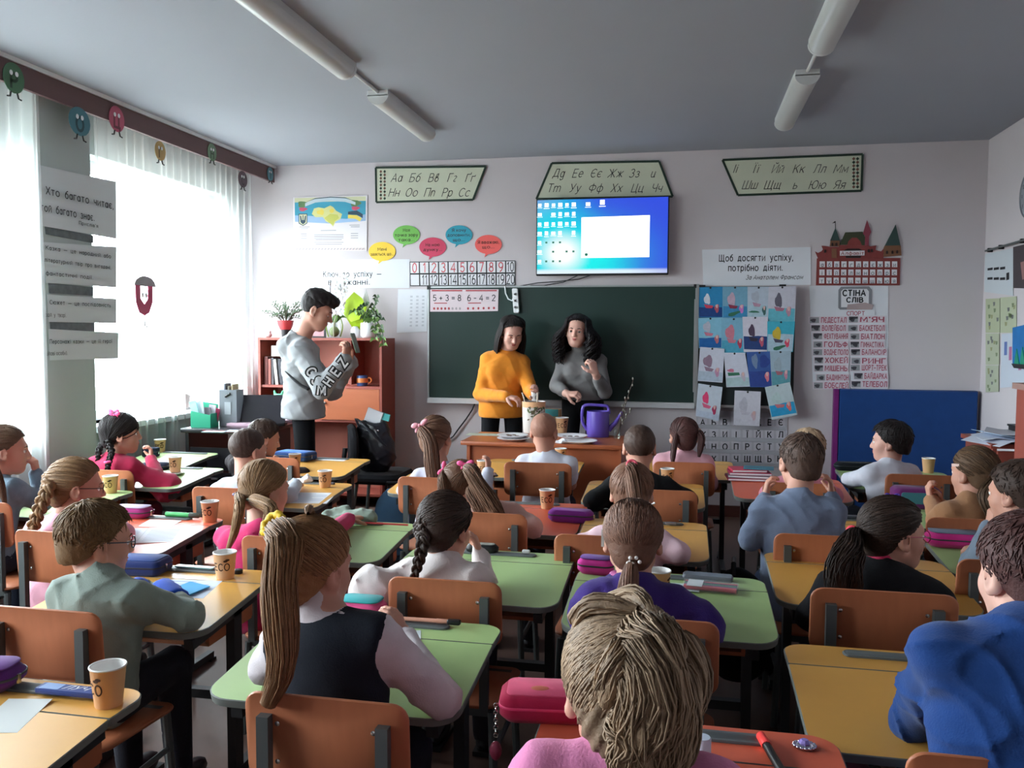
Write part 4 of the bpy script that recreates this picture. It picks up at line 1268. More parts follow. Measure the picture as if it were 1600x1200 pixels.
sh = [([(62, 258), (180, 284), (181, 373), (60, 352)], [('Хто  багато  читає,', 300, 11, 70, 176), ('той  багато  знає.', 324, 11, 62, 146), ('Прислів’я', 348, 5, 122, 152)], 'top paper sheet with two large lines on the window pier'),
      ([(66, 378), (181, 386), (181, 449), (72, 442)], [('Казка  —  це  народний  або', 391, 6, 70, 172), ('літературний  твір  про  вигадані,', 409, 6, 68, 172), ('фантастичні  події.', 428, 6, 70, 144)], 'second paper sheet from the top on the window pier'),
      ([(74, 460), (181, 467), (181, 505), (76, 503)], [('Сюжет  —  це  послідовність', 472, 6, 76, 172), ('подій  у  творі.', 491, 6, 66, 102)], 'third paper sheet from the top on the window pier'),
      ([(76, 514), (184, 520), (184, 560), (78, 563)], [('Персонажі  казки  —  це  її  герої', 531, 6, 76, 174), ('(дійові особи).', 551, 6, 68, 104)], 'lowest paper sheet on the window pier')]
for i, (qd, lines, lab) in enumerate(sh):
 t = thing('quotation_sheet', lab, 'paper', group='paper sheets on the window pier')
 P = [at_x(a, b, xx) for a, b in qd]
 m = MB()
 V, F = [], []
 for j in range(6):
  u = j / 5
  for e_, k in ((P[0] * (1 - u) + P[1] * u, 0), (P[3] * (1 - u) + P[2] * u, 1)):
   bow = .012 * max(0, (u - .55)) ** 1.3
   V.append((e_[0] + bow, e_[1], e_[2]))
   V.append((e_[0] + bow - .0015, e_[1], e_[2]))
 for j in range(5):
  b0 = j * 4
  F += [(b0, b0 + 4, b0 + 6, b0 + 2), (b0 + 1, b0 + 3, b0 + 7, b0 + 5), (b0, b0 + 1, b0 + 5, b0 + 4), (b0 + 2, b0 + 6, b0 + 7, b0 + 3)]
 m.add(V, F + [(0, 2, 3, 1), (20, 21, 23, 22)])
 m.build('sheet', mat('sheet_paper', (206, 212, 214), rough=.85), t)
 tm = MB()
 for s_, yy, hp, xa, xb in lines:
  slope = (qd[1][1] - qd[0][1]) / (qd[1][0] - qd[0][0]) * .8
  a = at_x(xa, yy, xx)
  b = at_x(xb, yy + slope * (xb - xa), xx)
  cap = hp * depth((a + b) / 2) / FPX
  zc = a[2]
  put_text(tm, s_, (xx + .0065, (a[1] + b[1]) / 2, (a[2] + b[2]) / 2 - cap / 2), cap / .727, u=(0, 1, 0), bold=.008, width=b[1] - a[1])
 tm.build('sheet_lettering', mat('sheet_ink', (58, 62, 66)), t, smooth=0)
for i, (qd, lab) in enumerate((([(70, 353), (146, 368), (146, 380), (72, 366)], 'narrow grey picture strip under the top pier sheet'), ([(76, 442), (146, 449), (146, 462), (77, 458)], 'narrow dark picture strip between the second and third pier sheets'), ([(78, 502), (148, 504), (148, 518), (79, 514)], 'narrow dark picture strip above the lowest pier sheet'))):
 P = [at_x(a, b, xx - .004) for a, b in qd]
 m = MB()
 m.add([tuple(p) for p in P] + [(p[0] - .003, p[1], p[2]) for p in P], [(0, 1, 2, 3), (7, 6, 5, 4), (0, 4, 5, 1), (1, 5, 6, 2), (2, 6, 7, 3), (3, 7, 4, 0)])
 o = m.build('picture_strip', mat('strip_photo', (96, 104, 106), rough=.6, var=.5, vscale=25))
 tag(o, lab, 'picture')
# ================================================================== RIGHT WALL
def Rp(px, py, off=0.0):
 return at_x(px, py, XR - off)
def rflat(name, poly, off, th, material, parent=None):
 P = [Rp(a, b, off) for a, b in poly]
 n = len(P)
 m = MB()
 m.add([(XR - off, p[1], p[2]) for p in P] + [(XR - off + th, p[1], p[2]) for p in P],
          [tuple(range(n))[::-1], tuple(range(n, 2 * n))] + [(i, (i + 1) % n, (i + 1) % n + n, i + n) for i in range(n)])
 return m.build(name, material, parent)
c = Rp(1618, 303)
t = thing('wall_clock', 'round pale wall clock cut by the right edge of the picture', 'clock', (XR, c[1], c[2]))
rc = 40 * depth(c) / FPX
RM = Matrix.Rotation(-math.pi / 2, 4, 'Y')
MB(RM).lathe([(rc, 0), (rc, .03), (rc * .94, .042), (rc * .9, .036)], 36).build('clock_rim', mat('clock_rim', (120, 124, 132), rough=.4), t)
MB(RM).lathe([(rc * .92, .02), (rc * .92, .034)], 36, cap1=True).build('dial', mat('clock_dial', (150, 154, 164), rough=.5), t)
hm = MB()
hm.box((-.037, .02, .03), (.002, .012, .09), mi=0, R=Matrix.Rotation(.5, 3, 'X'))
hm.box((-.038, -.03, -.01), (.002, .014, .07), mi=0, R=Matrix.Rotation(1.8, 3, 'X'))
hm.build('clock_hand', M_ink, t)
nm_ = MB()
for k in range(12):
 a = math.pi * k / 6
 put_text(nm_, str(k or 12), (-.0355, -rc * .76 * math.sin(a), rc * .76 * math.cos(a) - .012), .035, u=(0, -1, 0))
nm_.build('numerals', M_ink, t, smooth=0)
a, b = Rp(1540, 392, .03), Rp(1640, 364, .03)
t = thing('paper_rail', 'thin metal rail on the right wall with hanging papers', 'rail')
MB().tube([tuple(a), tuple(b)], .008, n=8).build('rail_tube', M_greymetal, t)
for f_ in (.05, .25, .6):
 p = a + (b - a) * f_
 MB().box((XR - .018, p[1], p[2]), (.034, .02, .03)).build('rail_clip', M_black, t)
rs = [([(1539, 397), (1583, 388), (1583, 462), (1538, 456)], (196, 202, 208), 'white paper with two lines of writing under the rail on the right wall', 't'),
      ([(1583, 386), (1640, 372), (1640, 452), (1583, 450)], (70, 62, 66), 'dark photograph sheet under the rail at the picture edge', 'p'),
      ([(1540, 467), (1562, 466), (1562, 520), (1540, 520)], (176, 182, 152), 'upper left green patterned sheet on the right wall', 'g'),
      ([(1563, 465), (1588, 463), (1588, 520), (1563, 520)], (180, 186, 158), 'upper right green patterned sheet on the right wall', 'g'),
      ([(1540, 521), (1561, 521), (1561, 570), (1540, 570)], (178, 184, 160), 'middle green patterned sheet on the right wall', 'g'),
      ([(1540, 571), (1560, 571), (1560, 612), (1540, 613)], (176, 182, 160), 'lowest green patterned sheet on the right wall', 'g'),
      ([(1565, 522), (1640, 515), (1640, 600), (1563, 606)], (196, 204, 216), 'large pale sheet on the right wall behind the blue craft', 'b')]
for i, (qd, col, lab, kd) in enumerate(rs):
 t = thing('wall_sheet', lab, 'paper', group='sheets on the right wall')
 off = .006 + .0015 * (i % 3)
 rflat('sheet', qd, off, .002, mat(f'wall_sheet_{i if i<3 else "x"}_{col[0]}', col, rough=.8), t)
 pm = MB()
 def rpatch(uv, mi, o=off + .001):
  pts = []
  for u, v in uv:
   p = quadpt(qd, u, v)
   w = Rp(p[0], p[1], o)
   pts.append((XR - o, w[1], w[2]))
  pm.add(pts, [tuple(range(len(uv)))[::-1]], mi)
 if kd == 't':
  for v0, u1 in ((.38, .75), (.62, .62)):
   for k in range(3):
    rpatch([(.1 + .22 * k, v0), (.1 + .22 * k + .18, v0 - .01), (.1 + .22 * k + .18, v0 + .05), (.1 + .22 * k, v0 + .06)], 0)
  rpatch([(.76, .52), (.86, .50), (.86, .66), (.76, .68)], 0)
 elif kd == 'p':
  rpatch([(.2, .4), (.5, .35), (.55, .75), (.25, .8)], 1)
  rpatch([(.55, .2), (.9, .2), (.9, .5), (.6, .5)], 2)
 elif kd == 'g':
  for k in range(8):
   u, v = RNG.uniform(.1, .8), RNG.uniform(.08, .85)
   rpatch([(u, v), (u + .16, v), (u + .14, v + .1), (u + .03, v + .12)], [3, 4, 5][k % 3])
 else:
  for k in range(4):
   rpatch([(.06 + .1 * k, .15 + .1 * k), (.12 + .1 * k, .15 + .1 * k), (.12 + .1 * k, .4 + .1 * k), (.06 + .1 * k, .4 + .1 * k)], [6, 7][k % 2])
 pm.build('sheet_print', [M_ink, mat('skin_print', (150, 110, 106)), mat('pale_print', (120, 116, 120)), mat('moss_print', (118, 132, 98)), mat('grey_print', (110, 112, 112)), mat('olive_print', (148, 150, 110)), mat('blue_print', (96, 120, 176)), mat('rose_print', (180, 110, 150))], t, smooth=0)
t = thing('blue_paper_craft', 'blue and green fan shaped paper craft with a dark base on the right wall', 'craft')
P0 = [(1582, 512), (1640, 498), (1650, 578), (1582, 572)]
rflat('craft_sheet', P0, .03, .015, mat('craft_blue', (30, 110, 176), rough=.6, var=.25, vscale=12), t)
for k in range(5):
 rflat('green_blade', [(1584 + 9 * k, 570), (1588 + 9 * k, 545 - 3 * (k % 2)), (1592 + 9 * k, 570)], .036, .006, mat('craft_green', (34, 140, 110), rough=.6), t)
rflat('base_strip', [(1580, 568), (1652, 574), (1652, 582), (1584, 575)], .045, .03, M_black, t)
# ================================================================== FURNITURE
M_ply = mat('orange_plywood', (176, 106, 72), rough=.45, var=.14, vscale=14, stretch=(3, .6, .6), spec=.4)
M_plylight = mat('plywood_edge', (206, 160, 116), rough=.6)
M_redwood = mat('red_brown_laminate', (142, 70, 58), rough=.45, var=.12, vscale=8, stretch=(.5, 1, 3))
M_orangewood = mat('orange_brown_laminate', (166, 92, 60), rough=.35, var=.12, vscale=8, stretch=(.5, 1, 3))
M_edge = mat('grey_edge_band', (112, 116, 112), rough=.5)
M_tray = mat('grey_pen_tray', (100, 106, 108), rough=.5)
M_leg = mat('dark_leg_metal', (58, 60, 62), rough=.45, metal=.3)
DESKCOL = {'yellow': (216, 160, 78), 'green': (168, 196, 132), 'orange': (216, 100, 72)}
M_desk = {k: mat('laminate_' + k, v, rough=.38, var=.03, vscale=30, bump=.04, bscale=600, spec=.45) for k, v in DESKCOL.items()}
DH = .64
TILT = math.radians(5)
_desk = {}
def desk_meshes(color, w):
 key = (color, round(w, 3))
 if key in _desk:
  return _desk[key]
 d = {}
 ms = [M_desk[color], M_edge]
 def top(poly, z0, z1, fn):
  m = MB()
  n = len(poly)
  P = np.array(poly)
  c = P.mean(0)
  v = P - c
  Q = c + v * (1 - .003 / np.linalg.norm(v, axis=1, keepdims=True))
  vs = [fn(x, y, z0) for x, y in Q] + [fn(x, y, z1 - .002) for x, y in P] + [fn(x, y, z1) for x, y in Q]
  m.add(vs, [tuple(range(2 * n, 3 * n))], 0)
  m.add(vs, [tuple(range(n))[::-1]] + [(k * n + i, k * n + (i + 1) % n, (k + 1) * n + (i + 1) % n, (k + 1) * n + i) for k in (0, 1) for i in range(n)], 1)
  return m
 d['back_strip'] = top(rrect(w, .148, [.004, .004, .06, .06], 6, 0, .201), DH - .02, DH, lambda x, y, z: (x, y, z)).mesh('back_strip', ms, 35)
 hy = .123
 def tilt(x, y, z):
  dy, dz = y - hy, z - DH
  return (x, hy + dy * math.cos(TILT) + dz * math.sin(-TILT) * -1 * 0, DH + dz * math.cos(TILT) + dy * math.sin(TILT))
 d['tilting_panel'] = top(rrect(w, .396, [.07, .07, .004, .004], 6, 0, hy - .198), DH - .02, DH, tilt).mesh('tilting_panel', ms, 35)
 t = MB()
 t.slab(rrect(.34, .044, .018, 4, 0, .222), DH - .002, DH + .006, .004)
 t.slab(rrect(.325, .030, .012, 4, 0, .222), DH + .0055, DH + .0065, .001)
 d['pen_tray'] = t.mesh('pen_tray', M_tray)
 for s, nm in ((-1, 'a'), (1, 'b')):
  g = MB()
  x = s * (w / 2 - .07)
  g.box((x, .05, .30), (.03, .05, .55))
  g.box((x, 0, .025), (.032, .46, .03))
  g.box((x, -.02, .565), (.03, .40, .03), R=Matrix.Rotation(TILT * .8, 3, 'X'))
  d['leg' + nm] = g.mesh('leg', M_leg)
  f = MB()
  for y in (-.22, .22):
   f.box((x, y, .006), (.04, .04, .012))
  d['foot' + nm] = f.mesh('rubber_foot', M_black)
 c = MB()
 c.box((0, .06, .28), (w - .15, .03, .03))
 d['crossbar'] = c.mesh('crossbar', M_leg)
 b = MB()
 b.box((0, .06, .500), (w - .17, .28, .012))
 b.box((0, .20, .545), (w - .17, .012, .09))
 for s in (-1, 1):
  b.box((s * (w / 2 - .09), .06, .545), (.012, .28, .09))
 d['book_shelf'] = b.mesh('book_shelf', M_ply)
 _desk[key] = d
 return d
DESKS = {}
def desk(key, color, xr, yf, label, w=.64, rz=0):
 """xr, yf: far right corner on the floor plan"""
 c, s = math.cos(rz), math.sin(rz)
 cx, cy = xr - (w / 2 * c - .275 * s), yf - (w / 2 * s + .275 * c)
 t = thing('school_desk', label, 'desk', (cx, cy, 0), rz, 'coloured tilting school desks')
 d = desk_meshes(color, w)
 for k in ('back_strip', 'tilting_panel', 'pen_tray', 'crossbar', 'book_shelf'):
  link(k, d[k], t)
 for a in 'ab':
  lg = link('leg', d['leg' + a], t)
  link('rubber_foot', d['foot' + a], lg)
 DESKS[key] = (cx, cy, rz, w)
 return t
def dz(key, x, y):
 """desk surface height at a floor-plan point"""
 cx, cy, rz, w = DESKS[key]
 ly = -(x - cx) * math.sin(rz) + (y - cy) * math.cos(rz)
 return DH if ly > .123 else DH + (ly - .123) * math.sin(TILT)
def on_desk(key, px, py, lift=0.0):
 """where a pixel ray meets that desk top"""
 z = DH
 for _ in range(6):
  P = at_z(px, py, z)
  z = dz(key, P[0], P[1])
 P = at_z(px, py, z)
 cx, cy, rz, w = DESKS[key]
 P[0] = min(max(P[0], cx - w / 2 + .05), cx + w / 2 - .05)
 P[1] = min(max(P[1], cy - .23), cy + .23)
 P[2] = dz(key, P[0], P[1]) + lift
 return P
desk('D1', 'yellow', -1.21, 1.74, 'yellow desk in the lower left corner with a cup and blue pen box', w=.70)
desk('D2', 'yellow', -1.37, 2.73, 'yellow desk of the child in the grey green sweater', w=.64, rz=.02)
desk('D3', 'orange', -2.01, 3.47, 'pale glaring orange desk with open notebook and green glue stick')
desk('D4', 'green', -2.83, 3.98, 'small visible green desk by the window pier with one cup', w=.62)
desk('D5', 'green', -2.77, 4.78, 'mint glaring green desk of the child in the crimson jacket', w=.62)
desk('D6', 'green', -3.16, 5.38, 'mint green desk by the window in front of the child in crimson', w=.50)
desk('C7', 'yellow', -2.03, 5.36, 'yellow desk with a blue pencil case nearest the black teacher table')
desk('C6', 'yellow', -1.79, 4.45, 'yellow desk with white papers behind the blue pencil case desk')
desk('G0', 'green', -1.13, 3.56, 'green desk of the child in hot pink')
desk('G1', 'green', -.49, 2.35, 'green desk in front of the child with the yellow scrunchie')
desk('C10', 'yellow', -1.08, 4.93, 'yellow desk at the wall side of the front row beside the bag chair', w=.52)
desk('C13', 'yellow', -.62, 5.58, 'yellow desk directly before the teacher front table, child in a white polo at it')
desk('R1', 'orange', -.44, 4.16, 'red orange desk of the child in the beige pink sweater', w=.62)
desk('G2', 'green', -.38, 3.18, 'green desk of the child in the loose white blouse')
desk('C18', 'yellow', .34, 5.80, 'yellow desk in the front row below the letter chart', w=.64)
desk('C14', 'yellow', .13, 4.87, 'yellow desk of the child with elbows spread in black')
desk('C15', 'yellow', .12, 3.85, 'yellow desk of the child in the pale pink top', w=.54)
desk('C16', 'green', .29, 3.00, 'green desk of the child in purple with felt pens')
desk('R17', 'orange', .33, 1.83, 'orange desk at the bottom of the picture with a highlighter', w=.62)
desk('C19', 'orange', .91, 5.22, 'red orange desk of the child in pink with books at its left end', w=.62)
desk('C20', 'yellow', .97, 4.12, 'yellow desk of the child in the blue grey sweatshirt', w=.64)
desk('C21', 'yellow', .96, 3.39, 'yellow desk of the child in black with red hair ties')
desk('C25', 'yellow', .92, 2.38, 'yellow desk of the child in the bright blue sweater')
desk('C22', 'green', 1.60, 5.66, 'green desk before the blue mat with a cup', w=.64)
desk('G23', 'green', 1.66, 4.50, 'green desk with the purple and teal pencil case on the right', w=.64)
desk('G24', 'green', 1.63, 3.84, 'green desk at the right edge with the pink pencil case', w=.64)
# ---- chairs
cm = {}
m = MB()
V, F = [], []
NXC = 12
def back_shape(w=.355, h=.20, z0=.545, y0=-.165):
 pol = rrect(w, h, .035, 5, 0, z0 + h / 2)
 return pol
bp = back_shape()
m.slab(bp, -.005, .005, .003, fn=lambda x, z, y: (x, -.168 + y + .35 * (x * x) - .08 * (z - .64), z))
cm['backrest'] = m.mesh('backrest', M_ply, 50)
m = MB()
m.slab(rrect(.36, .36, .05, 5), .355, .367, .004, fn=lambda x, y, z: (x, y, z + .25 * x * x - .02 * math.sin((y + .18) * 4)))
cm['seat'] = m.mesh('seat', M_ply, 50)
for s, nm in ((-1, 'a'), (1, 'b')):
 u = MB()
 u.box((s * .128, -.184 + .006, .53), (.026, .022, .34))
 cm['upright' + nm] = u.mesh('upright', M_greymetal)
 for z, n2 in ((.60, 'l'), (.68, 'u')):
  sc = MB()
  sc.lathe([(.0055, 0), (.0055, .003), (.002, .0045)], 8, cap1=True)
  for i in range(len(sc.v) - 24, len(sc.v)):
   x, y, zz = sc.v[i]
   sc.v[i] = (s * (.128 - .024) + x, -.170 - zz + .35 * .0108, z + y)
  cm['screw' + nm + n2] = sc.mesh('screw', M_screw)
 for yy, n2 in ((-.17, 'r'), (.15, 'f')):
  g = MB()
  g.tube([(s * .15, yy, .35), (s * .165, yy * 1.1, .008)], .013, n=8)
  cm['leg' + nm + n2] = g.mesh('leg', M_greymetal)
 g = MB()
 g.tube([(s * .155, -.17, .22), (s * .155, .15, .22)], .009, n=8)
 cm['side' + nm] = g.mesh('side_rail', M_greymetal)
for y_, n2 in ((-.16, 'r'), (.13, 'f')):
 cm['rail' + n2] = MB().box((0, y_, .345), (.30, .022, .022)).mesh('seat_rail', M_greymetal)
def school_chair(x, yb, label, rz=0, ws=1.0, zs=1.0):
 """yb: where the backrest stands"""
 t = thing('school_chair', label, 'chair', (x - .165 * math.sin(rz), yb + .165 * math.cos(rz), 0), rz, 'orange plywood school chairs')
 for k, n2 in (('seat', 'seat'), ('backrest', 'backrest'), ('railr', 'seat_rail'), ('railf', 'seat_rail')):
  link(n2, cm[k], t)
 for a in 'ab':
  u = link('upright', cm['upright' + a], t)
  link('screw', cm['screw' + a + 'l'], u)
  link('screw', cm['screw' + a + 'u'], u)
  link('leg', cm['leg' + a + 'r'], t)
  link('leg', cm['leg' + a + 'f'], t)
  link('side_rail', cm['side' + a], t)
 t.scale = (ws, 1, zs)
 return t
def X(px, Y, py=700):
 return at_y(px, py, Y)[0]
school_chair(X(505, 1.57), 1.57, 'nearest fully visible plywood chair, backrest behind the child with the yellow scrunchie')
school_chair(X(150, 1.93) - .175, 1.93, 'plywood chair at the left edge behind the child in glasses')
school_chair(X(8, 2.70) + .20, 2.70, 'plywood chair behind the child in pink with brown glasses', rz=-.05)
school_chair(X(20, 3.14) - .175, 3.12, 'plywood chair cut by the left edge behind the child in denim blue')
school_chair(X(203, 3.98) - .175, 4.00, 'plywood chair of the child in the crimson jacket')
school_chair(X(295, 3.66) + .19, 3.66, 'pale glaring plywood chair behind the child in light grey')
school_chair(X(424, 4.63), 4.63, 'plywood chair of the child in black by the blue case')
school_chair(X(377, 2.80) + .17, 2.80, 'plywood chair of the child in hot pink', rz=-.03)
school_chair(X(694, 2.42), 2.42, 'plywood chair behind the child in the loose white blouse')
school_chair(X(826, 3.40) - .178, 3.38, 'plywood chair of the child in the beige pink sweater')
school_chair(X(623, 4.17) + .175, 4.16, 'plywood chair of the child in pale lilac')
school_chair(X(840, 4.79), 4.79, 'plywood chair of the child in the white polo', ws=1.12)
school_chair(X(868, 3.10) + .178, 3.08, 'plywood chair of the child in pale pink')
school_chair(X(1092, 4.09) - .20, 4.07, 'wide plywood chair of the child with elbows spread in black', ws=1.12)
school_chair(X(1130, 2.22) - .178, 2.20, 'plywood chair of the child in purple')
school_chair(X(1069, 5.00), 5.00, 'plywood chair of the child in pink by the letter chart')
school_chair(X(1212, 3.27) + .178, 3.27, 'plywood chair of the child in the blue grey sweatshirt')
school_chair(X(1388, 2.58), 2.58, 'broad plywood chair of the child in black with red hair ties', ws=1.14)
school_chair(X(1250, 4.42), 4.42, 'plywood chair hidden behind the child in pink beside the blue grey sweatshirt')
school_chair(X(1440, 4.84), 4.84, 'plywood chair behind the child at the blue mat')
school_chair(X(1530, 3.66), 3.70, 'plywood chair under the child in the brown top')
school_chair(X(1590, 3.04), 3.02, 'plywood chair under the child with hand on cheek')
school_chair(X(985, 1.02, 1100), 1.04, 'plywood chair under the nearest child in the pink roll-neck')
school_chair(X(1590, 1.58, 1100), 1.58, 'plywood chair under the child in bright blue')
# ---- teacher front table
tb = thing('front_table', 'long orange brown table with kraft pot and watering can before the standing adults', 'table')
fl = at_z(719, 689, .75)
fr = at_z(972, 689, .75)
FTX0, FTX1, FTY0 = fl[0], fr[0] + .05, fl[1]
FTY1 = FTY0 + .58
fx, fw = (FTX0 + FTX1) / 2, FTX1 - FTX0
FTZ = .75
MB().slab(rrect(fw, FTY1 - FTY0, .01, 3, fx, (FTY0 + FTY1) / 2), FTZ - .028, FTZ, .004).build('table_top', M_orangewood, tb)
MB().box((fx, FTY0 + .06, (FTZ - .03) / 2 + .08), (fw - .12, .018, FTZ - .19)).build('front_panel', M_orangewood, tb)
for x in (FTX0 + .05, FTX1 - .05):
 MB().box((x, (FTY0 + FTY1) / 2, (FTZ - .028) / 2), (.022, FTY1 - FTY0 - .06, FTZ - .028)).build('side_panel', M_orangewood, tb)
# ---- black teacher table by the window
TZ = .80
tl = at_z(272, 671, TZ)
TX0 = max(-3.62, tl[0])
TY0 = tl[1] + .07
tt = thing('teacher_table', 'black teacher table with files and papers by the far window', 'table')
M_blk = mat('black_laminate', (34, 34, 38), rough=.3)
TX1 = X(432, 5.72)
TY1 = TY0 + .62
MB().slab(rrect(TX1 - TX0, TY1 - TY0, .01, 3, (TX0 + TX1) / 2, (TY0 + TY1) / 2), TZ - .03, TZ, .004).build('table_top', M_blk, tt)
for x in (TX0 + .03, TX0 + .42, TX1 - .05):
 MB().box((x, (TY0 + TY1) / 2, (TZ - .03) / 2), (.025, TY1 - TY0 - .08, TZ - .03)).build('side_panel', M_blk, tt)
MB().box(((TX0 + .42 + TX1 - .05) / 2, TY1 - .1, .5), (TX1 - TX0 - .50, .018, .5)).build('modesty_panel', M_blk, tt)
for z in (.2, .38, .56):
 dr_ = MB().box((TX0 + .225, TY0 + .045, z + .02), (.34, .018, .165)).build('drawer', M_blk, tt)
 MB().box((TX0 + .225, TY0 + .028, z + .06), (.1, .014, .012)).build('drawer_handle', M_alu, dr_)
MB().box((TX0 + .36, TY0 - .001, TZ - .012), (.36, .004, .014)).build('red_edge_strip', mat('edge_red', (130, 40, 54)), tt)
# ---- shelf cabinet on the front wall
SY0 = 6.74
sx0, sx1 = X(405, SY0), X(597, SY0)
sz1 = at_y(500, 528, SY0)[2]
sm_ = at_y(500, 603, SY0)[2]
sc_ = thing('shelf_cabinet', 'red brown shelf cabinet under the plants behind the adult in grey', 'cabinet')
SY1 = DW - .03
sd, syc = SY1 - SY0, (SY0 + SY1) / 2
for x in (sx0 + .01, sx1 - .01):
 MB().box((x, syc, sz1 / 2), (.02, sd, sz1)).build('side_panel', M_redwood, sc_)
dvx = X(547, SY0)
MB().box((dvx, syc + .005, (sm_ + sz1) / 2), (.02, sd - .02, sz1 - sm_ - .03)).build('divider', M_redwood, sc_)
MB().box(((sx0 + sx1) / 2, syc, sz1 - .01), (sx1 - sx0 - .04, sd, .02)).build('top_panel', M_redwood, sc_)
for z in (sm_, .75, .12):
 MB().box(((sx0 + sx1) / 2, syc + .004, z - .01), (sx1 - sx0 - .042, sd - .02, .02)).build('shelf', M_redwood, sc_)
MB().box(((sx0 + sx1) / 2, SY1 - .006, sz1 / 2), (sx1 - sx0 - .042, .01, sz1 - .04)).build('back_panel', mat('cabinet_back', (178, 108, 92), rough=.6), sc_)
dx0 = X(500, SY0)
dd = MB().box(((dx0 + sx1 - .022) / 2, SY0 + .008, (sm_ + .75) / 2 - .01), (sx1 - .024 - dx0, .016, sm_ - .75 - .024)).build('door', M_orangewood, sc_)
MB().ell((dx0 + .05, SY0 - .008, (sm_ + .75) / 2), (.012, .012, .012)).build('knob', M_alu, dd)
# ---- office chair with handbag
och = thing('office_chair', 'black office chair holding the handbag beside the teacher table', 'chair')
oc = at_z(592, 745, .48)
OX, OY = X(592, 5.80), 5.80
M_fab = cloth('office_fabric', (26, 26, 30))
MB().slab(rrect(.44, .44, .09, 6, OX, OY), .42, .49, .025).build('seat', M_fab, och)
zt_ = at_y(605, 662, OY + .1)[2]
bkp = rrect(.42, zt_ - .56, .10, 6, 0, (zt_ + .56) / 2)
RZ = Matrix.Rotation(-1.15, 3, 'Z')
MB().slab(bkp, -.03, .03, .02, fn=lambda x, z, y: tuple(Vector((OX, OY, 0)) + RZ @ Vector((x, -.2 + y + .5 * x * x, z)))).build('backrest', M_fab, och)
g = MB()
g.tube([tuple(Vector((OX, OY, 0)) + RZ @ Vector((0, -.14, .42))), tuple(Vector((OX, OY, 0)) + RZ @ Vector((0, -.26, .5))), tuple(Vector((OX, OY, 0)) + RZ @ Vector((0, -.24, .66)))], .018)
g.build('back_bar', M_black, och)
for k in range(4):
 a = math.pi / 4 + k * math.pi / 2
 MB().tube([(OX + .17 * math.cos(a), OY + .17 * math.sin(a), .42), (OX + .24 * math.cos(a), OY + .24 * math.sin(a), .01)], .013).build('leg', M_greymetal, och)
# ---- right side cabinet and low table
rt = thing('side_table', 'low red brown table at the right wall under loose papers', 'table')
RZT = .92
RTX0 = max(1.72, XR - .52)
RTY = 4.84
RTX0 = X(1503, RTY + .47)
MB().box(((RTX0 + XR - .03) / 2, RTY + .25, RZT - .012), (XR - .03 - RTX0, .5, .024)).build('table_top', M_redwood, rt)
MB().box(((RTX0 + XR) / 2 + .0, RTY + .03, RZT / 2 - .02), (XR - .08 - RTX0, .018, RZT - .04)).build('front_panel', M_redwood, rt)
for x in (RTX0 + .035, XR - .05):
 MB().box((x, RTY + .27, RZT / 2 - .012), (.02, .44, RZT - .026)).build('side_panel', M_redwood, rt)
rc_ = thing('corner_cabinet', 'dark red brown cabinet cut by the right edge of the picture', 'cabinet')
CY0 = 3.90
CX0 = X(1584, CY0 + .45)
cz1 = at_y(1590, 606, CY0)[2]
CW = XR - .03 - CX0
MB().box((CX0 + CW / 2, CY0 + .22, cz1 / 2 - .015), (CW, .44, cz1 - .03)).build('body', M_redwood, rc_)
MB().box((CX0 + CW / 2 - .004, CY0 + .22, cz1 - .014), (CW + .02, .48, .028)).build('top_board', mat('cabinet_top_edge', (150, 116, 108), rough=.5), rc_)
dd = MB().box((CX0 + CW / 2, CY0 - .008, cz1 / 2), (CW - .03, .016, cz1 - .14)).build('door', M_redwood, rc_)
MB().ell((CX0 + .05, CY0 - .024, cz1 * .55), (.012, .012, .012)).build('knob', M_alu, dd)
# ================================================================== PEOPLE
def vec(*a):
 return np.array(a, float)
def unit(v):
 v = np.asarray(v, float)
 return v / (np.linalg.norm(v) + 1e-9)
def rot(yaw, pitch=0, roll=0):
 y, p, r = map(math.radians, (yaw, pitch, roll))
 R_ = vec(math.cos(y), math.sin(y), 0)
 F_ = vec(-math.sin(y), math.cos(y), 0)
 U_ = vec(0, 0, 1)
 F2 = F_ * math.cos(p) - U_ * math.sin(p)
 U2 = U_ * math.cos(p) + F_ * math.sin(p)
 R3 = R_ * math.cos(r) + U2 * math.sin(r)
 U3 = U2 * math.cos(r) - R_ * math.sin(r)
 return np.stack([R3, F2, U3], 1)
def folds(P, a, f, seed=0):
 """soft cloth creases: ridged waves running in a few directions"""
 x, y, z = P[:, 0], P[:, 1], P[:, 2]
 s = seed * 1.7
 f = f * 2.1
 w = 1.6 * np.sin(.25 * f * y + s) + 1.2 * np.sin(.3 * f * x - .15 * f * z + 2 * s)
 r1 = 1 - np.abs(np.sin(.5 * f * (.55 * x + .85 * z) + w))
 r2 = 1 - np.abs(np.sin(.42 * f * (.9 * x - .5 * z + .3 * y) + 1.3 * np.sin(.5 * f * z + s) + s))
 r3 = np.sin(.8 * f * z + 2 * np.sin(.5 * f * x + s))
 return -.62 * a * (1.1 * r1 ** 3 + .9 * r2 ** 3 - .45 + .25 * r3)
SKIN = mat('skin', (196, 144, 124), rough=.55, sss=.12, var=.06, vscale=25, bump=.06, bscale=500)
SKIN2 = mat('skin_pale', (210, 162, 146), rough=.55, sss=.12, var=.05, vscale=25, bump=.05, bscale=500)
M_lip = mat('lip', (176, 92, 88), rough=.45)
M_eyew = mat('eye_white', (226, 222, 218), rough=.25)
M_iris = mat('iris_dark', (46, 34, 28), rough=.2)
C0 = vec(0, -.012, .028)
CR = vec(.074, .092, .080)
ZY = [-.12, -.085, -.055, -.03, -.005, .02, .045, .065, .12]
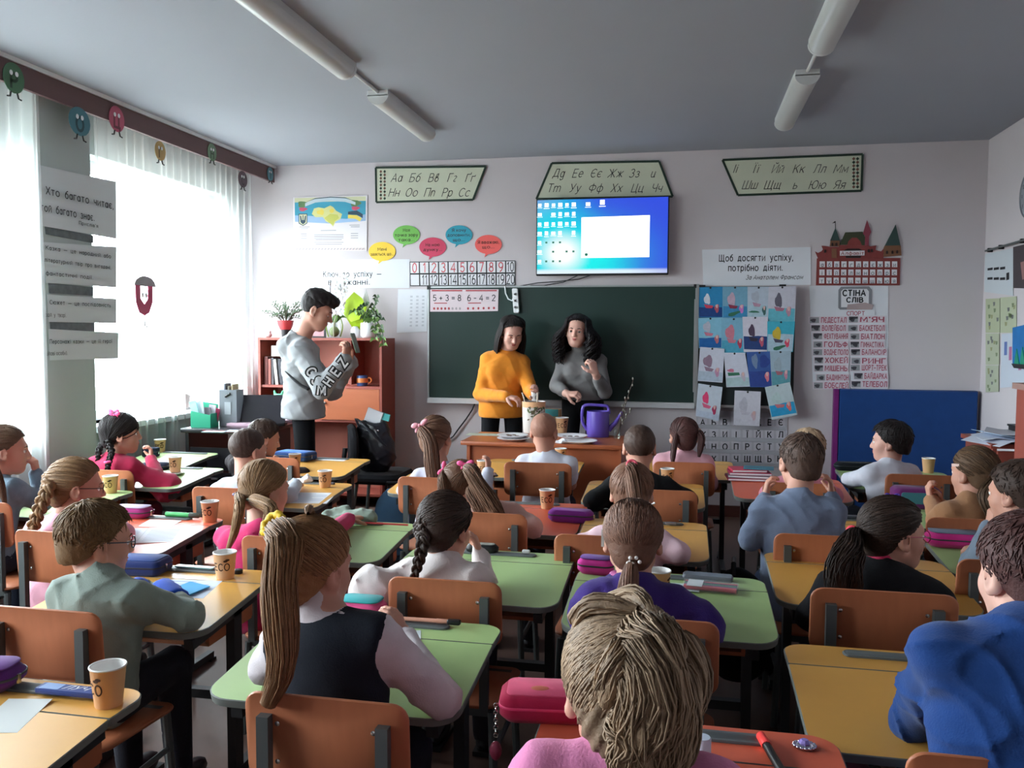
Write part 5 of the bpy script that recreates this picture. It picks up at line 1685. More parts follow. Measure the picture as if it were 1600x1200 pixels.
def hairline(y, kind):
 zs = {'short': [-.072, -.070, -.062, -.040, -.018, .012, .042, .062, .066],
          'buzz': [-.064, -.062, -.052, -.030, -.006, .022, .046, .062, .066],
          'long': [-.092, -.090, -.080, -.048, -.002, .018, .042, .064, .068],
          'open': [-.092, -.090, -.080, -.050, .010, .040, .066, .086, .090],
          'bangs': [-.092, -.090, -.080, -.050, -.008, .000, .016, .022, .024]}[kind]
 return np.interp(y, ZY, zs)
def head_parts(H, R, hs, Nb, adult=0.0, fine=.0045):
 """skin of head, face, ears and neck in world space"""
 lo = H - vec(.13, .13, .22) * hs
 hi = H + vec(.13, .13, .15) * hs
 lo = np.minimum(lo, Nb - .05 * hs)
 f = Field(lo, hi, fine * hs)
 w = lambda *p: H + R @ (vec(*p) * hs)
 E = lambda c, r, k=.02, op='add', R2=None: f.ell(w(*c), vec(*r) * hs, R if R2 is None else R @ R2, k * hs, op)
 Cn = lambda a, b, r1, r2, k=.015, op='add': f.cone(w(*a), w(*b), r1 * hs, r2 * hs, k * hs, op)
 E(C0, CR, .01)
 E((0, .034, -.034), (.056, .052, .066), .03)
 E((0, .052, -.084 - .006 * adult), (.030, .030, .023), .035)
 for s in (-1, 1):
  E((s * .034, .052, -.034), (.026, .026, .026), .03)
  Cn((s * .045, .0, -.060), (s * .018, .055, -.088), .020, .018, .03)
 E((0, .070, .018), (.048, .018, .014), .02)
 for s in (-1, 1):
  E((s * .030, .097, .0), (.019, .016, .013), .014, 'cut')
 Cn((0, .083, .004), (0, .100 + .004 * adult, -.030), .0085, .0115, .012)
 for s in (-1, 1):
  E((s * .011, .091, -.033), (.008, .009, .007), .008)
 E((0, .0865, -.0545), (.020, .008, .0052), .008)
 E((0, .0855, -.0635), (.017, .008, .0056), .008)
 E((0, .092, -.059), (.019, .006, .0016), .004, 'cut')
 for s in (-1, 1):
  a = s * .45
  R2 = np.array([[math.cos(a), math.sin(a), 0], [-math.sin(a), math.cos(a), 0], [0, 0, 1.0]])
  E((s * .078, -.008, -.012), (.0095, .021, .031), .008, 'add', R2)
  E((s * .087, -.002, -.010), (.007, .012, .020), .006, 'cut', R2)
  E((s * .076, .004, -.036), (.008, .010, .010), .008)
 f.cone(w(0, -.022, -.045), Nb, .044 * hs, .050 * hs, .025 * hs)
 f.cone(w(0, -.01, -.07), Nb + (w(0, 0, 0) - w(0, 0, 0)), .04 * hs, .048 * hs, .02 * hs)
 return f.surf()
def hand_parts(Wp_, d, n, sc, curl, side, fd, h=.0042):
 """palm, four unequal jointed fingers and a thumb leaving the side of the palm"""
 d = unit(d)
 n = unit(np.asarray(n, float) - d * (np.asarray(n, float) @ d))
 s = np.cross(d, n) * side
 f = Field(Wp_ - .2 * sc - .03, Wp_ + .2 * sc + .03, h)
 f.cone(Wp_ - fd * .06, Wp_, .030 * sc + .004, .027 * sc, .01)
 kn = []
 for i, (a, b) in enumerate(((.088, .029), (.092, .010), (.087, -.009), (.078, -.027))):
  k_ = Wp_ + (d * a + s * b) * sc
  f.cone(Wp_ + (d * .01 + s * b * .45) * sc, k_, .0165 * sc, .0125 * sc, .014 * sc)
  kn.append(k_)
 c = curl if isinstance(curl, (list, tuple)) else [curl] * 5
 for i, L in enumerate((.070, .079, .073, .057)):
  p = kn[i]
  a = 0.0
  fan = unit(d + s * (.08 - .055 * i))
  for fr, bend, r0, r1 in ((.44, .75, .0112, .0100), (.31, 1.0, .0100, .0090), (.25, .7, .0088, .0072)):
   a += bend * c[i]
   q = p + (fan * math.cos(a) + n * math.sin(a)) * L * fr * sc
   f.cone(p, q, r0 * sc, r1 * sc, .003)
   p = q
 p = Wp_ + (d * .022 + s * .022) * sc
 dirs = [unit(d * .55 + s * .75 + n * .35), unit(d * .8 + s * .45 + n * (.3 + .3 * c[4])), unit(d * .9 + s * .05 * (1 - c[4]) + n * (.3 + .5 * c[4]))]
 for v, L, r0, r1 in zip(dirs, (.040, .032, .026), (.0155, .0125, .0105), (.0125, .0105, .0085)):
  q = p + v * L * sc
  f.cone(p, q, r0 * sc, r1 * sc, .005)
  p = q
 return f.surf()
def ik(Sh, Wr, l1, l2, hint):
 v = Wr - Sh
 D = min(np.linalg.norm(v), (l1 + l2) * .995)
 u = unit(v)
 a = (l1 * l1 - l2 * l2 + D * D) / (2 * D)
 hgt = math.sqrt(max(l1 * l1 - a * a, 0))
 hn = unit(hint - u * (hint @ u))
 return Sh + u * a + hn * hgt
_m = MB()
_m.ell((0, 0, 0), (1, 1, 1), 14, 9)
_eye = _m.mesh('eye', [M_eyew, M_iris])
for p in _eye.polygons:
 if p.center.y > .72:
  p.material_index = 1
_lids = {}
for _k, _z in ((False, .30), (True, -.30)):
 _b = MB().ell((0, 0, 0), (1, 1, 1), 14, 10)
 _q = MB()
 _q.v, _q.f = _b.v, [f_ for f_ in _b.f if np.mean([_b.v[i][2] for i in f_]) > _z and np.mean([_b.v[i][1] for i in f_]) > -.3]
 _q.m = [0] * len(_q.f)
 _lids[_k] = _q.mesh('eyelid', SKIN, 80)
def resample(P, n):
 P = np.asarray(P, float)
 Q = []
 for i in range(len(P) - 1):
  p0, p1, p2, p3 = P[max(i - 1, 0)], P[i], P[i + 1], P[min(i + 2, len(P) - 1)]
  for t in np.linspace(0, 1, 12, endpoint=False):
   Q.append(.5 * ((2 * p1) + (p2 - p0) * t + (2 * p0 - 5 * p1 + 4 * p2 - p3) * t * t + (3 * p1 - p0 - 3 * p2 + p3) * t ** 3))
 Q.append(P[-1])
 Q = np.array(Q)
 s = np.r_[0, np.cumsum(np.linalg.norm(np.diff(Q, axis=0), axis=1))]
 t = np.linspace(0, s[-1], n)
 return np.stack([np.interp(t, s, Q[:, i]) for i in range(3)], 1)
def tail_parts(path, rad, n=46, frizz=.12, K=11, prof=None, seed=0, lod=1.0):
 """a hanging bundle of locks along a path"""
 g = np.random.default_rng(seed + 5)
 C = resample(path, K)
 T = np.gradient(C, axis=0)
 T /= np.linalg.norm(T, axis=1, keepdims=True)
 a = np.cross(T, vec(.3, 1, .1))
 a /= np.linalg.norm(a, axis=1, keepdims=True)
 b = np.cross(T, a)
 t = np.linspace(0, 1, K)
 prof = np.interp(t, *prof) if prof else np.interp(t, [0, .12, .5, .85, 1], [.55, 1, 1, .75, .45])
 P, r = [], []
 lr = min(.125 * rad, .0024 if lod < 1.1 else .0017)
 for i in range(int(n * lod * min(4.0, 2.3 * .125 * rad / lr))):
  q = g.random() ** .3 * .97
  an = g.random() * 6.28
  w = frizz * np.sin(t * (4 + 4 * g.random()) + g.random() * 6) * t
  off = rad * prof
  e = 1 - .14 * g.random()
  Kp = np.linspace(0, e, K)
  Ci = np.stack([np.interp(Kp, t, C[:, j]) for j in range(3)], 1)
  P.append(Ci + a * (off * (q * math.cos(an) + w))[:, None] + b * (off * (q * math.sin(an) + w[::-1] * .5))[:, None])
  r.append(lr * np.interp(t, [0, .1, .8, 1], [.7, 1, .8, .12]))
 V, Q = tubes(P, np.array(r), 4, .7)
 V2, Q2 = tubes([C], np.array([rad * prof * .86]), 10, 1.0)
 return [(V, Q, 0), (V2, Q2, 0)]
def braid_parts(path, rad, seed=0, turns=None):
 C = resample(path, 90)
 L = np.linalg.norm(np.diff(C, axis=0), axis=1).sum()
 T = np.gradient(C, axis=0)
 T /= np.linalg.norm(T, axis=1, keepdims=True)
 a = np.cross(T, vec(.1, 1, .05))
 a /= np.linalg.norm(a, axis=1, keepdims=True)
 b = np.cross(T, a)
 t = np.linspace(0, 1, 90)
 w = turns or L / (rad * 3.6)
 sc = rad * np.interp(t, [0, .1, .7, 1], [1, 1.05, .85, .55])
 P, r = [], []
 for k in range(3):
  for j in range(3):
   ph = 2 * np.pi * (w * t + k / 3)
   jx = .26 * math.cos(j * 2.1 + k)
   jy = .26 * math.sin(j * 2.1 + k)
   P.append(C + a * (sc * (.62 * np.sin(ph) + jx))[:, None] + b * (sc * (.42 * np.sin(2 * ph) + jy))[:, None])
   r.append(sc * .36)
 V, Q = tubes(P, np.array(r), 6, .9)
 return [(V, Q, 0)]
def torus_mb(mb, c, axis, R1, r1, n=20, k=8, wob=0):
 axis = Vector(axis).normalized()
 q = Vector((0, 0, 1)).rotation_difference(axis)
 vs, fs = [], []
 for i in range(n):
  a = 2 * math.pi * i / n
  for j in range(k):
   b = 2 * math.pi * j / k
   rr = r1 * (1 + wob * math.sin(a * 7))
   v = Vector(((R1 + rr * math.cos(b)) * math.cos(a), (R1 + rr * math.cos(b)) * math.sin(a), rr * math.sin(b)))
   vs.append(tuple(Vector(c) + q @ v))
 for i in range(n):
  for j in range(k):
   fs.append((i * k + j, ((i + 1) % n) * k + j, ((i + 1) % n) * k + (j + 1) % k, i * k + (j + 1) % k))
 mb.add(vs, fs)
def bow_mb(mb, c, right, up, s):
 c, right, up = map(lambda v: np.asarray(v, float), (c, right, up))
 right, up = unit(right), unit(up)
 nrm = np.cross(right, up)
 R3 = np.stack([right, nrm, up], 1)
 for sg in (-1, 1):
  a = sg * .35
  R2 = R3 @ np.array([[math.cos(a), 0, -math.sin(a)], [0, 1, 0], [math.sin(a), 0, math.cos(a)]])
  mb.ell(tuple(c + right * sg * s * .62 + up * s * .16), (s * .58, s * .24, s * .36), 12, 8, Matrix(R2.tolist()))
  mb.ell(tuple(c + right * sg * s * .45 - up * s * .42), (s * .22, s * .10, s * .42), 10, 6, Matrix(R2.tolist()))
 mb.ell(tuple(c), (s * .24, s * .24, s * .24), 10, 7)
def person(label, H, yaw=0, pitch=0, roll=0, hs=1.0, byaw=0, bpitch=None, nb=None, hip=None, sw=.108, tw=1.0, adult=False,
           skin=SKIN, tops=(), bottom=(36, 36, 44), hair=None, haircol=((60, 42, 32), (104, 76, 56)), L=None, Rr=None, eyes=True,
           glasses=None, shoes=(40, 40, 44), group=None, fine=.0048, stand=False, handz=None, hand_sc=None, belly=1.0, slr=1.0, seed=0, bust=0):
 H = np.asarray(H, float)
 dep = depth(H)
 lod = 1.3 if dep < 1.5 else 1.0 if dep < 2.6 else (.62 if dep < 4 else .45)
 if not adult:
  fine = .0048 if dep < 2.6 else (.0058 if dep < 4 else .0066)
 R = rot(yaw, pitch, roll)
 B = rot(byaw)
 Br, Bf, Up = B[:, 0], B[:, 1], B[:, 2]
 nl = .150 * hs if not adult else .175
 Nb = np.asarray(nb, float) if nb is not None else H + R @ (vec(0, -.03, -.095) * hs) + vec(0, 0, -(nl - .095 * hs)) - Bf * .012
 if hip is None:
  hip = vec(Nb[0], Nb[1], 0) - Bf * .062 + vec(0, 0, .43)
 hip = np.asarray(hip, float)
 base = vec(hip[0], hip[1], 0)
 u = unit(Nb - hip)
 Lt = np.linalg.norm(Nb - hip)
 rt = unit(Br - u * (Br @ u))
 fw = np.cross(u, rt)
 RT = np.stack([rt, fw, u], 1)
 Sh = {s: Nb + rt * s * sw * (1 if adult else hs) - u * (.066 if adult else .038) for s in (-1, 1)}
 ar = 1.0 if not adult else 1.22
 l1, l2 = (.205, .175) if not adult else (.29, .25)
 hsc = hand_sc or (.70 * hs if not adult else 1.0)
 arms = {}
 for s, a in ((-1, L), (1, Rr)):
  a = dict(a or {})
  if 'W' in a:
   Wr = np.asarray(a['W'], float)
  else:
   Wr = Nb + Br * s * .055 + Bf * .235
   Wr[2] = handz if handz else .672
  if 'E' in a:
   El = np.asarray(a['E'], float)
  elif 'W' in a:
   El = ik(Sh[s], Wr, l1, l2, a.get('hint', Br * s * 1.0 - Up * .9))
  else:
   El = Nb + Br * s * .20 + Bf * .085
   El[2] = .662
  fd = unit(Wr - El)
  d = unit(a['d']) if 'd' in a else unit(fd * .8 - Br * s * .5 + Bf * .2)
  n = a.get('n', -Up)
  arms[s] = (El, Wr, fd, d, np.asarray(n, float), a.get('curl', .55))
 # ---------- legs
 kz = .46 if not adult else .5
 legs = {}
 for s in (-1, 1):
  hj = hip + Br * s * (.07 if not adult else .09)
  if stand:
   kn = vec(hj[0], hj[1], 0) + Br * s * .015 + Bf * .02 + vec(0, 0, .48)
   an = vec(hj[0], hj[1], 0) + Br * s * .02 + vec(0, 0, .08)
  else:
   kn = hj + Bf * .27 + Br * s * .02
   kn[2] = .435
   an = kn + Bf * .02
   an[2] = .075
  legs[s] = (hj, kn, an)
 def torso(f, g=0.0, arms_=True, legs_=False, neck=True, k=.035, fore=1.0):
  tp = lambda q, y=0.0: hip + u * Lt * q + fw * y
  a_ = (1.22 if adult else 1.0) * tw
  f.ell(tp(.04), vec(.130 * a_ + g, .084 * a_ * belly + g, .10 * a_ + g), RT, k)
  f.ell(tp(.30), vec(.118 * a_ + g, .080 * a_ * belly + g, .135 * a_ + g), RT, k)
  f.ell(tp(.64), vec(.122 * a_ + g, .088 * a_ + g, .145 * a_ + g), RT, k)
  f.ell(tp(.85), vec(.108 * a_ + g, .070 * a_ + g, .06 * a_ + g), RT, k)
  f.cone(Sh[-1] - u * .005, Sh[1] - u * .005, .046 * ar + g, .046 * ar + g, .04)
  for s in (-1, 1):
   f.cone(Nb - u * .012, Sh[s], .040 * ar + g * .6, .044 * ar + g, .03)
   if bust:
    f.ell(tp(.66) + rt * s * .075 + fw * .075, vec(.062, .055, .06) * bust + g, RT, .05)
  if arms_:
   for s in (-1, 1):
    El, Wr = arms[s][0], arms[s][1]
    W2 = El + (Wr - El) * fore
    if fore < 0:
     f.cone(Sh[s], Sh[s] + (El - Sh[s]) * -fore, .046 * ar * slr + g, .045 * ar * slr + g, .025)
     continue
    f.cone(Sh[s], El, .046 * ar * slr + g, .038 * ar * slr + g, .025)
    if fore > 0:
     f.cone(El, W2, .038 * ar * slr + g, (.038 - .010 * fore) * ar * slr + g, .02)
  return f
 allp = [hip - .2, hip + .2, Nb + .1, Nb - .1] + [p for s in (-1, 1) for p in (arms[s][0] + .1, arms[s][0] - .1, arms[s][1] + .1, arms[s][1] - .1, Sh[s] + .12, Sh[s] - .12)]
 alo, ahi = np.min(allp, 0) - .03, np.max(allp, 0) + .03
 # ---------- body (one skin mesh)
 lo2 = np.minimum(alo, np.min([legs[s][2] for s in (-1, 1)], 0) - .07)
 hi2 = np.maximum(ahi, np.max([legs[s][1] for s in (-1, 1)], 0) + .09)
 f = Field(lo2, hi2, .019)
 torso(f, -.014, k=.03)
 for s in (-1, 1):
  hj, kn, an = legs[s]
  f.cone(hj, kn, .055 * ar, .042 * ar, .03)
  f.cone(kn, an, .042 * ar, .028 * ar, .02)
 f.cone(Nb - u * .05, Nb + (H - Nb) * .35, .045 * hs, .036 * hs, .02)
 parts = [f.surf() + (0,)]
 parts.append(head_parts(H, R, hs, Nb, 1.0 if adult else 0.0, fine) + (0,))
 bare = any(g.get('fore', 1) < .9 for g in tops) if tops else True
 for s in (-1, 1):
  El, Wr, fd, d, n, curl = arms[s]
  parts.append(hand_parts(Wr, d, n, hsc, curl, -s, fd, h=.0052 if adult else (.0044 if dep < 2.6 else .0056)) + (0,))
  if bare:
   fo = min(g.get('fore', 1) for g in tops if g.get('arms', True)) if tops else 0
   A = El + (Wr - El) * max(fo - .12, -.0)
   ff = Field(np.minimum(A, Wr) - .07, np.maximum(A, Wr) + .07, .007)
   if fo <= 0:
    Um = Sh[s] + (El - Sh[s]) * .2
    ff = Field(np.min([Um, El, Wr], 0) - .07, np.max([Um, El, Wr], 0) + .07, .007)
    ff.cone(Um, El, .036 * ar, .030 * ar, .02)
   ff.cone(El if fo <= 0 else A, Wr, .031 * ar, .023 * ar, .02)
   parts.append(ff.surf() + (0,))
 body = link('person', np_mesh('body', [(V - base, Q, m_) for V, Q, m_ in parts], [skin]), None, tuple(base))
 tag(body, label, 'person', group)
 def part(name, prts, m_, smooth=True):
  return link(name, np_mesh(name, [(V - base, Q, k_) for V, Q, k_ in prts], m_, smooth), body)
 # ---------- trousers and shoes
 f = Field(lo2 - .02, hi2 + .02, .022)
 f.ell(hip + u * .02, vec(.124, .080, .095) * (1.22 if adult else 1.0) * tw - .002, RT, .03)
 for s in (-1, 1):
  hj, kn, an = legs[s]
  f.cone(hj, kn, .068 * ar, .054 * ar, .03)
  f.cone(kn, an, .054 * ar, .042 * ar, .02)
 part('trousers', [f.surf() + (0,)], cloth(f'trouser_{bottom[0]}_{bottom[2]}', bottom))
 for s in (-1, 1):
  an = legs[s][2]
  sm2 = MB()
  Rm = Matrix(B.tolist())
  k_ = 1.25 if adult else 1
  sm2.ell(tuple(vec(an[0], an[1], .04 * k_) + Bf * .05 * k_ - base), (.037 * k_, .095 * k_, .038 * k_), 14, 8, Rm)
  sm2.box(tuple(vec(an[0], an[1], .009) + Bf * .05 * k_ - base), (.064 * k_, .18 * k_, .016), R=Rm)
  sm2.build('shoe', mat(f'shoe_{shoes[0]}', shoes, rough=.5), body)
 # ---------- garments
 for gi, g in enumerate(tops):
  m_ = g['m'] if not isinstance(g['m'], tuple) else cloth(f"{g['n']}_{g['m'][0]}_{g['m'][1]}_{g['m'][2]}", g['m'], **g.get('mk', {}))
  hh = g.get('h', .0085 if dep < 2.6 else .0105)
  f = Field(alo - .02, ahi + .02, hh)
  inf = g.get('inf', .006)
  torso(f, inf, arms_=g.get('arms', True), fore=g.get('fore', 1.0))
  if g.get('puff'):
   for s in (-1, 1):
    El, Wr = arms[s][0], arms[s][1]
    f.ell((Sh[s] * .25 + El * .75), vec(.062, .062, .07) * g['puff'], None, .03)
  if g.get('flare'):
   for s in g.get('flare_sides', (-1, 1)):
    El = arms[s][0]
    f.cone(Sh[s] * .4 + El * .6, El + unit(El - Sh[s]) * .03, .045, .075 * g['flare'], .02)
  if stand and g.get('hem') is not None:
   f.ell(hip - u * .06, vec(.138, .100, .15) * 1.22 * tw + inf, RT, .04)
  cl = g.get('collar', 'crew')
  if cl == 'turtle':
   f.cone(Nb - u * .03, Nb + (H + R @ (vec(0, -.02, -.06) * hs) - Nb) * .62, .057 * hs + .004, .052 * hs + .003, .015)
  elif cl in ('crew', 'polo'):
   f.cone(Nb - u * .035, Nb + u * .012, .060 * hs + .006, .055 * hs + .004, .02)
  elif cl == 'hood':
   f.cone(Nb - u * .03 - fw * .03, Nb + u * .03 - fw * .02, .085, .080, .02)
   f.ell(Nb - fw * .10 - u * .035, vec(.12, .075, .085), RT, .03)
   f.ell(Nb + u * .085 + fw * .005, vec(.062, .062, .10), RT, .015, 'cut')
  if g.get('noarm'):
   for s in (-1, 1):
    El = arms[s][0]
    dd = unit(El - Sh[s])
    f.cone(Sh[s] + dd * .02 + rt * s * .015, Sh[s] + dd * .3 + rt * s * .02, .062, .075, .012, 'cut')
  am, fr_ = g.get('fold', (.006, 34))
  f.warp(lambda P: folds(P, am, fr_, seed + gi), .042)
  if g.get('hem') is not None:
   z = f.ax[2][None, None, :]
   f.F = np.maximum(f.F, g['hem'] - z)
  prts = [f.surf() + (0,)]
  go = part(g['n'], prts, m_)
  if g.get('cuff'):
   for s in (-1, 1):
    El, Wr = arms[s][0], arms[s][1]
    cb = MB()
    a0 = El + (Wr - El) * g.get('cuff0', .55)
    rr = .042 * ar
    cb.tube([tuple(a0 + (Wr - El) * q * (1 - g.get('cuff0', .55)) - base) for q in (0, .1, .3, .5, .7, .9, 1.02)], [rr, rr * 1.12, rr, rr * 1.1, rr * .98, rr * 1.02, rr * .85], n=14)
    cb.build('cuff', cloth(f"cuff_{g['cuff'][0]}_{g['cuff'][2]}", g['cuff']), go, 80)
  if g.get('ribbon'):
   rm = MB()
   torus_mb(rm, tuple(Nb + u * .006 - base), tuple(u), .057 * hs + .004, .004)
   rm.build('collar_stripe', mat(f"stripe_{g['ribbon'][0]}", g['ribbon']), go, 80)
 # ---------- face details
 wl_ = lambda *p: H + R @ (vec(*p) * hs) - base
 if eyes:
  for s in (-1, 1):
   e = link('eye', _eye, body)
   Mx = Matrix(R.tolist()).to_4x4()
   e.matrix_local = Matrix.Translation(Vector(wl_(s * .030, .0740, -.001))) @ Mx @ Matrix.Diagonal((.0125 * hs,) * 3 + (1,))
   ld = link('eyelid', _lids[pitch > 14], body)
   ld.data.materials[0] = SKIN
   ld.matrix_local = Matrix.Translation(Vector(wl_(s * .030, .0740, -.001))) @ Mx @ Matrix.Diagonal((.0136 * hs,) * 3 + (1,))
   eb = MB()
   eb.tube([tuple(wl_(s * .016, .0905, .0165)), tuple(wl_(s * .030, .0885, .0215)), tuple(wl_(s * .046, .078, .0165))], [.0026 * hs, .003 * hs, .0015 * hs], n=6)
   eb.build('eyebrow', hairmat('hair_%d_%d' % (haircol[0][0], haircol[1][0]), *haircol), body)
  lm_ = MB()
  lm_.ell(tuple(wl_(0, .0895, -.0545)), (.0185 * hs, .0062 * hs, .0040 * hs), 12, 6, Matrix(R.tolist()))
  lm_.ell(tuple(wl_(0, .0885, -.0632)), (.0155 * hs, .0064 * hs, .0045 * hs), 12, 6, Matrix(R.tolist()))
  lm_.build('lips', M_lip, body, 80)
 if glasses:
  gm = MB()
  for s in (-1, 1):
   ring = [tuple(wl_(s * .031 + .0215 * math.cos(a), .098 - .12 * abs(s * .031 + .0215 * math.cos(a)) * .5, -.002 + .018 * math.sin(a))) for a in [k * math.pi / 8 for k in range(17)]]
   gm.tube(ring, .0017 * hs, n=6, cap=False)
   gm.tube([tuple(wl_(s * .053, .094, .003)), tuple(wl_(s * .075, .06, .004)), tuple(wl_(s * .081, -.005, .004)), tuple(wl_(s * .078, -.022, -.012))], .0018 * hs, n=6)
  gm.tube([tuple(wl_(-.010, .097, .002)), tuple(wl_(0, .1, .005)), tuple(wl_(.010, .097, .002))], .0017 * hs, n=6)
  gm.build('glasses', mat(f'glasses_{glasses[0]}_{glasses[1]}', glasses, rough=.3), body)
 # ---------- hair
 hr = dict(hair or {})
 g = np.random.default_rng(seed + 77)
 kind = hr.get('kind', 'short')
 th = hr.get('th', .010)
 hm_ = hairmat('hair_%d_%d' % (haircol[0][0], haircol[1][0]), *haircol)
 f = Field((-.13, -.16, -.13), (.13, .13, .15), .0055)
 capR = CR + th
 f.ell(C0, capR, None, .01)
 if kind != 'buzz':
  f.ell((0, -.052, -.038), (.060, .046 + th * .5, .055), None, .03)
 if hr.get('quiff'):
  f.ell((0, .062, .088), (.055, .05, .030), None, .03)
 if hr.get('bun'):
  f.ell(hr['bun'][0], hr['bun'][1], None, .02)
 ties = [vec(*t_) for t_ in hr.get('ties', [])]
 Xg = f.ax[0][:, None, None]
 Yg = f.ax[1][None, :, None]
 Zg = f.ax[2][None, None, :]
 hl = hairline(Yg, kind) + 0 * Xg + 0 * Zg
 if kind in ('short', 'buzz'):
  hl = hl + .02 * np.clip(np.abs(Xg) - .062, 0, .02) / .02 * (Yg < -.0)
 f.F = np.maximum(f.F, (hl - Zg) * .8).astype(np.float32)
 rough_ = hr.get('rough', .0014)
 def strands(P):
  if ties:
   T = ties[0] if len(ties) == 1 else None
   o_ = np.zeros(len(P))
   for k_, Tq in enumerate(ties):
    e = unit(Tq - C0)
    a1 = unit(np.cross(e, vec(.3, .2, 1)))
    az = np.arctan2((P - C0) @ a1, (P - C0) @ np.cross(e, a1))
    sel = np.ones(len(P), bool) if len(ties) == 1 else ((P[:, 0] < 0) == (k_ == 0))
    o_ += sel * rough_ * np.sin(az * 46 + 2 * np.sin(az * 9))
   return o_
  return rough_ * (np.sin(150 * P[:, 0] + 60 * P[:, 2] + 3 * np.sin(90 * P[:, 1])) + np.sin(110 * P[:, 1] + 4 * np.sin(120 * P[:, 0] + 70 * P[:, 2]))) * .6
 f.warp(strands, .02)
 V, Q = f.surf()
 tow = lambda P: H + (np.asarray(P) * hs) @ R.T
 hp = [(tow(V), Q, 0)]
 nlk = int(hr.get('n', 60) * 2.6 * lod)
 def srad(d):
  return 1 / np.sqrt(((d / capR) ** 2).sum(-1, keepdims=True))
 roots = []
 while len(roots) < nlk:
  v = unit(g.normal(size=3))
  p = C0 + v * srad(v)
  if p[2] > hairline(p[1], kind) + .004 and (kind != 'long' or g.random() < 1):
   roots.append(v)
 if roots and kind != 'buzz':
  P, r = [], []
  Kk = 7
  tt_ = np.linspace(0, 1, Kk)
  for v in roots:
   if ties:
    T = ties[0] if (v[0] < 0 or len(ties) == 1) else ties[-1]
    e = unit(T - C0)
    if hr.get('part') and len(ties) > 1:
     v = unit(vec(v[0] + (.05 if v[0] > 0 else -.05), v[1], v[2]))
    q = (v[None] * (1 - tt_)[:, None] + e[None] * tt_[:, None])
    q /= np.linalg.norm(q, axis=1, keepdims=True)
    q = unit_rows(q + g.normal(size=3) * .02)
    rad_ = srad(q) * (1.0 + .012 + .03 * np.sin(np.pi * tt_)[:, None] * hr.get('loose', .35) * g.random())
    pts = C0 + q * rad_
    endw = np.clip((tt_ - .75) / .25, 0, 1)[:, None]
    pts = pts * (1 - endw) + T * endw
    rr = .58 * hr.get('lw', .0042) * np.interp(tt_, [0, .2, 1], [.35, 1, .8])
   else:
    cr = unit(vec(*hr.get('crown', (0, -.45, .9))))
    away = unit(v - cr * (v @ cr)) if abs(v @ cr) < .99 else unit(g.normal(size=3))
    away = unit(away + g.normal(size=3) * hr.get('mess', .35) + vec(0, 0, -.35))
    ln = hr.get('len', .42) * (.6 + .6 * g.random())
    q = unit_rows(v[None] + away[None] * (tt_ * ln)[:, None])
    pts = C0 + q * srad(q) * (1.005 + hr.get('lift', .05) * tt_[:, None] * g.random())
    rr = .60 * hr.get('lw', .0045) * np.interp(tt_, [0, .3, 1], [.8, 1, .12])
   P.append(pts)
   r.append(rr)
  V, Q = tubes(tow(np.array(P).reshape(-1, 3)).reshape(len(P), Kk, 3), np.array(r) * hs, 4, .55)
  hp.append((V, Q, 0))
 if hr.get('fall'):
  fl_ = hr['fall']
  P, r = [], []
  Kk = 22 if fl_.get('curl') else 12
  tt_ = np.linspace(0, 1, Kk)
  for i in range(int(fl_['n'] * 1.8)):
   az = g.uniform(-fl_['az'], fl_['az']) * math.pi / 180          # from the back
   vtop = unit(vec(math.sin(az) * .75, -math.cos(az) * .75 + .1, .75 + .5 * g.random()))
   pt = C0 + vtop * srad(vtop) * 1.01
   sd = unit(vec(math.sin(az), -math.cos(az), 0))
   rr0 = fl_['w'] * (.62 + .42 * math.sqrt(g.random()))
   L_ = fl_['L'] * (.72 + .3 * g.random())
   Q1 = C0 + vec(sd[0] * .088, sd[1] * .102, .0) * (1.0 + .25 * (rr0 - .1) / .1)
   Q2 = C0 + sd * rr0 + vec(0, 0, -.09)
   Q3 = C0 + sd * rr0 * fl_.get('end', .85) + vec(0, 0, -L_)
   cc = resample([pt, C0 + unit(vec(sd[0], sd[1], .6)) * .105, Q1, Q2, Q3], Kk)
   if fl_.get('curl'):
    ph = g.random() * 6.28
    am = fl_['curl'] * np.clip(tt_ * 1.6 - .2, 0, 1)
    cc = cc + np.stack([am * np.sin(tt_ * 24 + ph), am * np.cos(tt_ * 24 + ph), 0 * tt_], 1)
   P.append(cc)
   r.append(.6 * fl_.get('lw', .011) * np.interp(tt_, [0, .3, .85, 1], [.6, 1, .9, .2]))
  V, Q = tubes(tow(np.array(P).reshape(-1, 3)).reshape(len(P), Kk, 3), np.array(r) * hs, 5, .6)
  hp.append((V, Q, 0))
 for k_, tl_ in enumerate(hr.get('tails', [])):
  T = tow(ties[min(k_, len(ties) - 1)][None])[0] if ties and not tl_.get('free') else np.asarray(tl_['path'][0], float)
  path = [T] + [np.asarray(p, float) for p in tl_['path'][1:]]
  if tl_.get('braid'):
   hp += braid_parts(path, tl_['r'], seed + k_)
   if tl_.get('tuft'):
    hp += tail_parts([path[-1], path[-1] + vec(*tl_['tuft']) * .5, path[-1] + vec(*tl_['tuft'])], tl_['r'] * .7, 18, seed=seed)
  else:
   hp += tail_parts(path, tl_['r'], tl_.get('n', 46), tl_.get('frizz', .12), seed=seed + k_, prof=tl_.get('prof'), lod=lod)
 for lk in hr.get('wisps', []):
  pts = np.array([tow(vec(*p)[None])[0] for p in lk['pts']])
  hp += tail_parts(pts, lk['r'], lk.get('n', 8), .35, K=9, seed=seed + 3)
 ho = part('hair', hp, hm_)
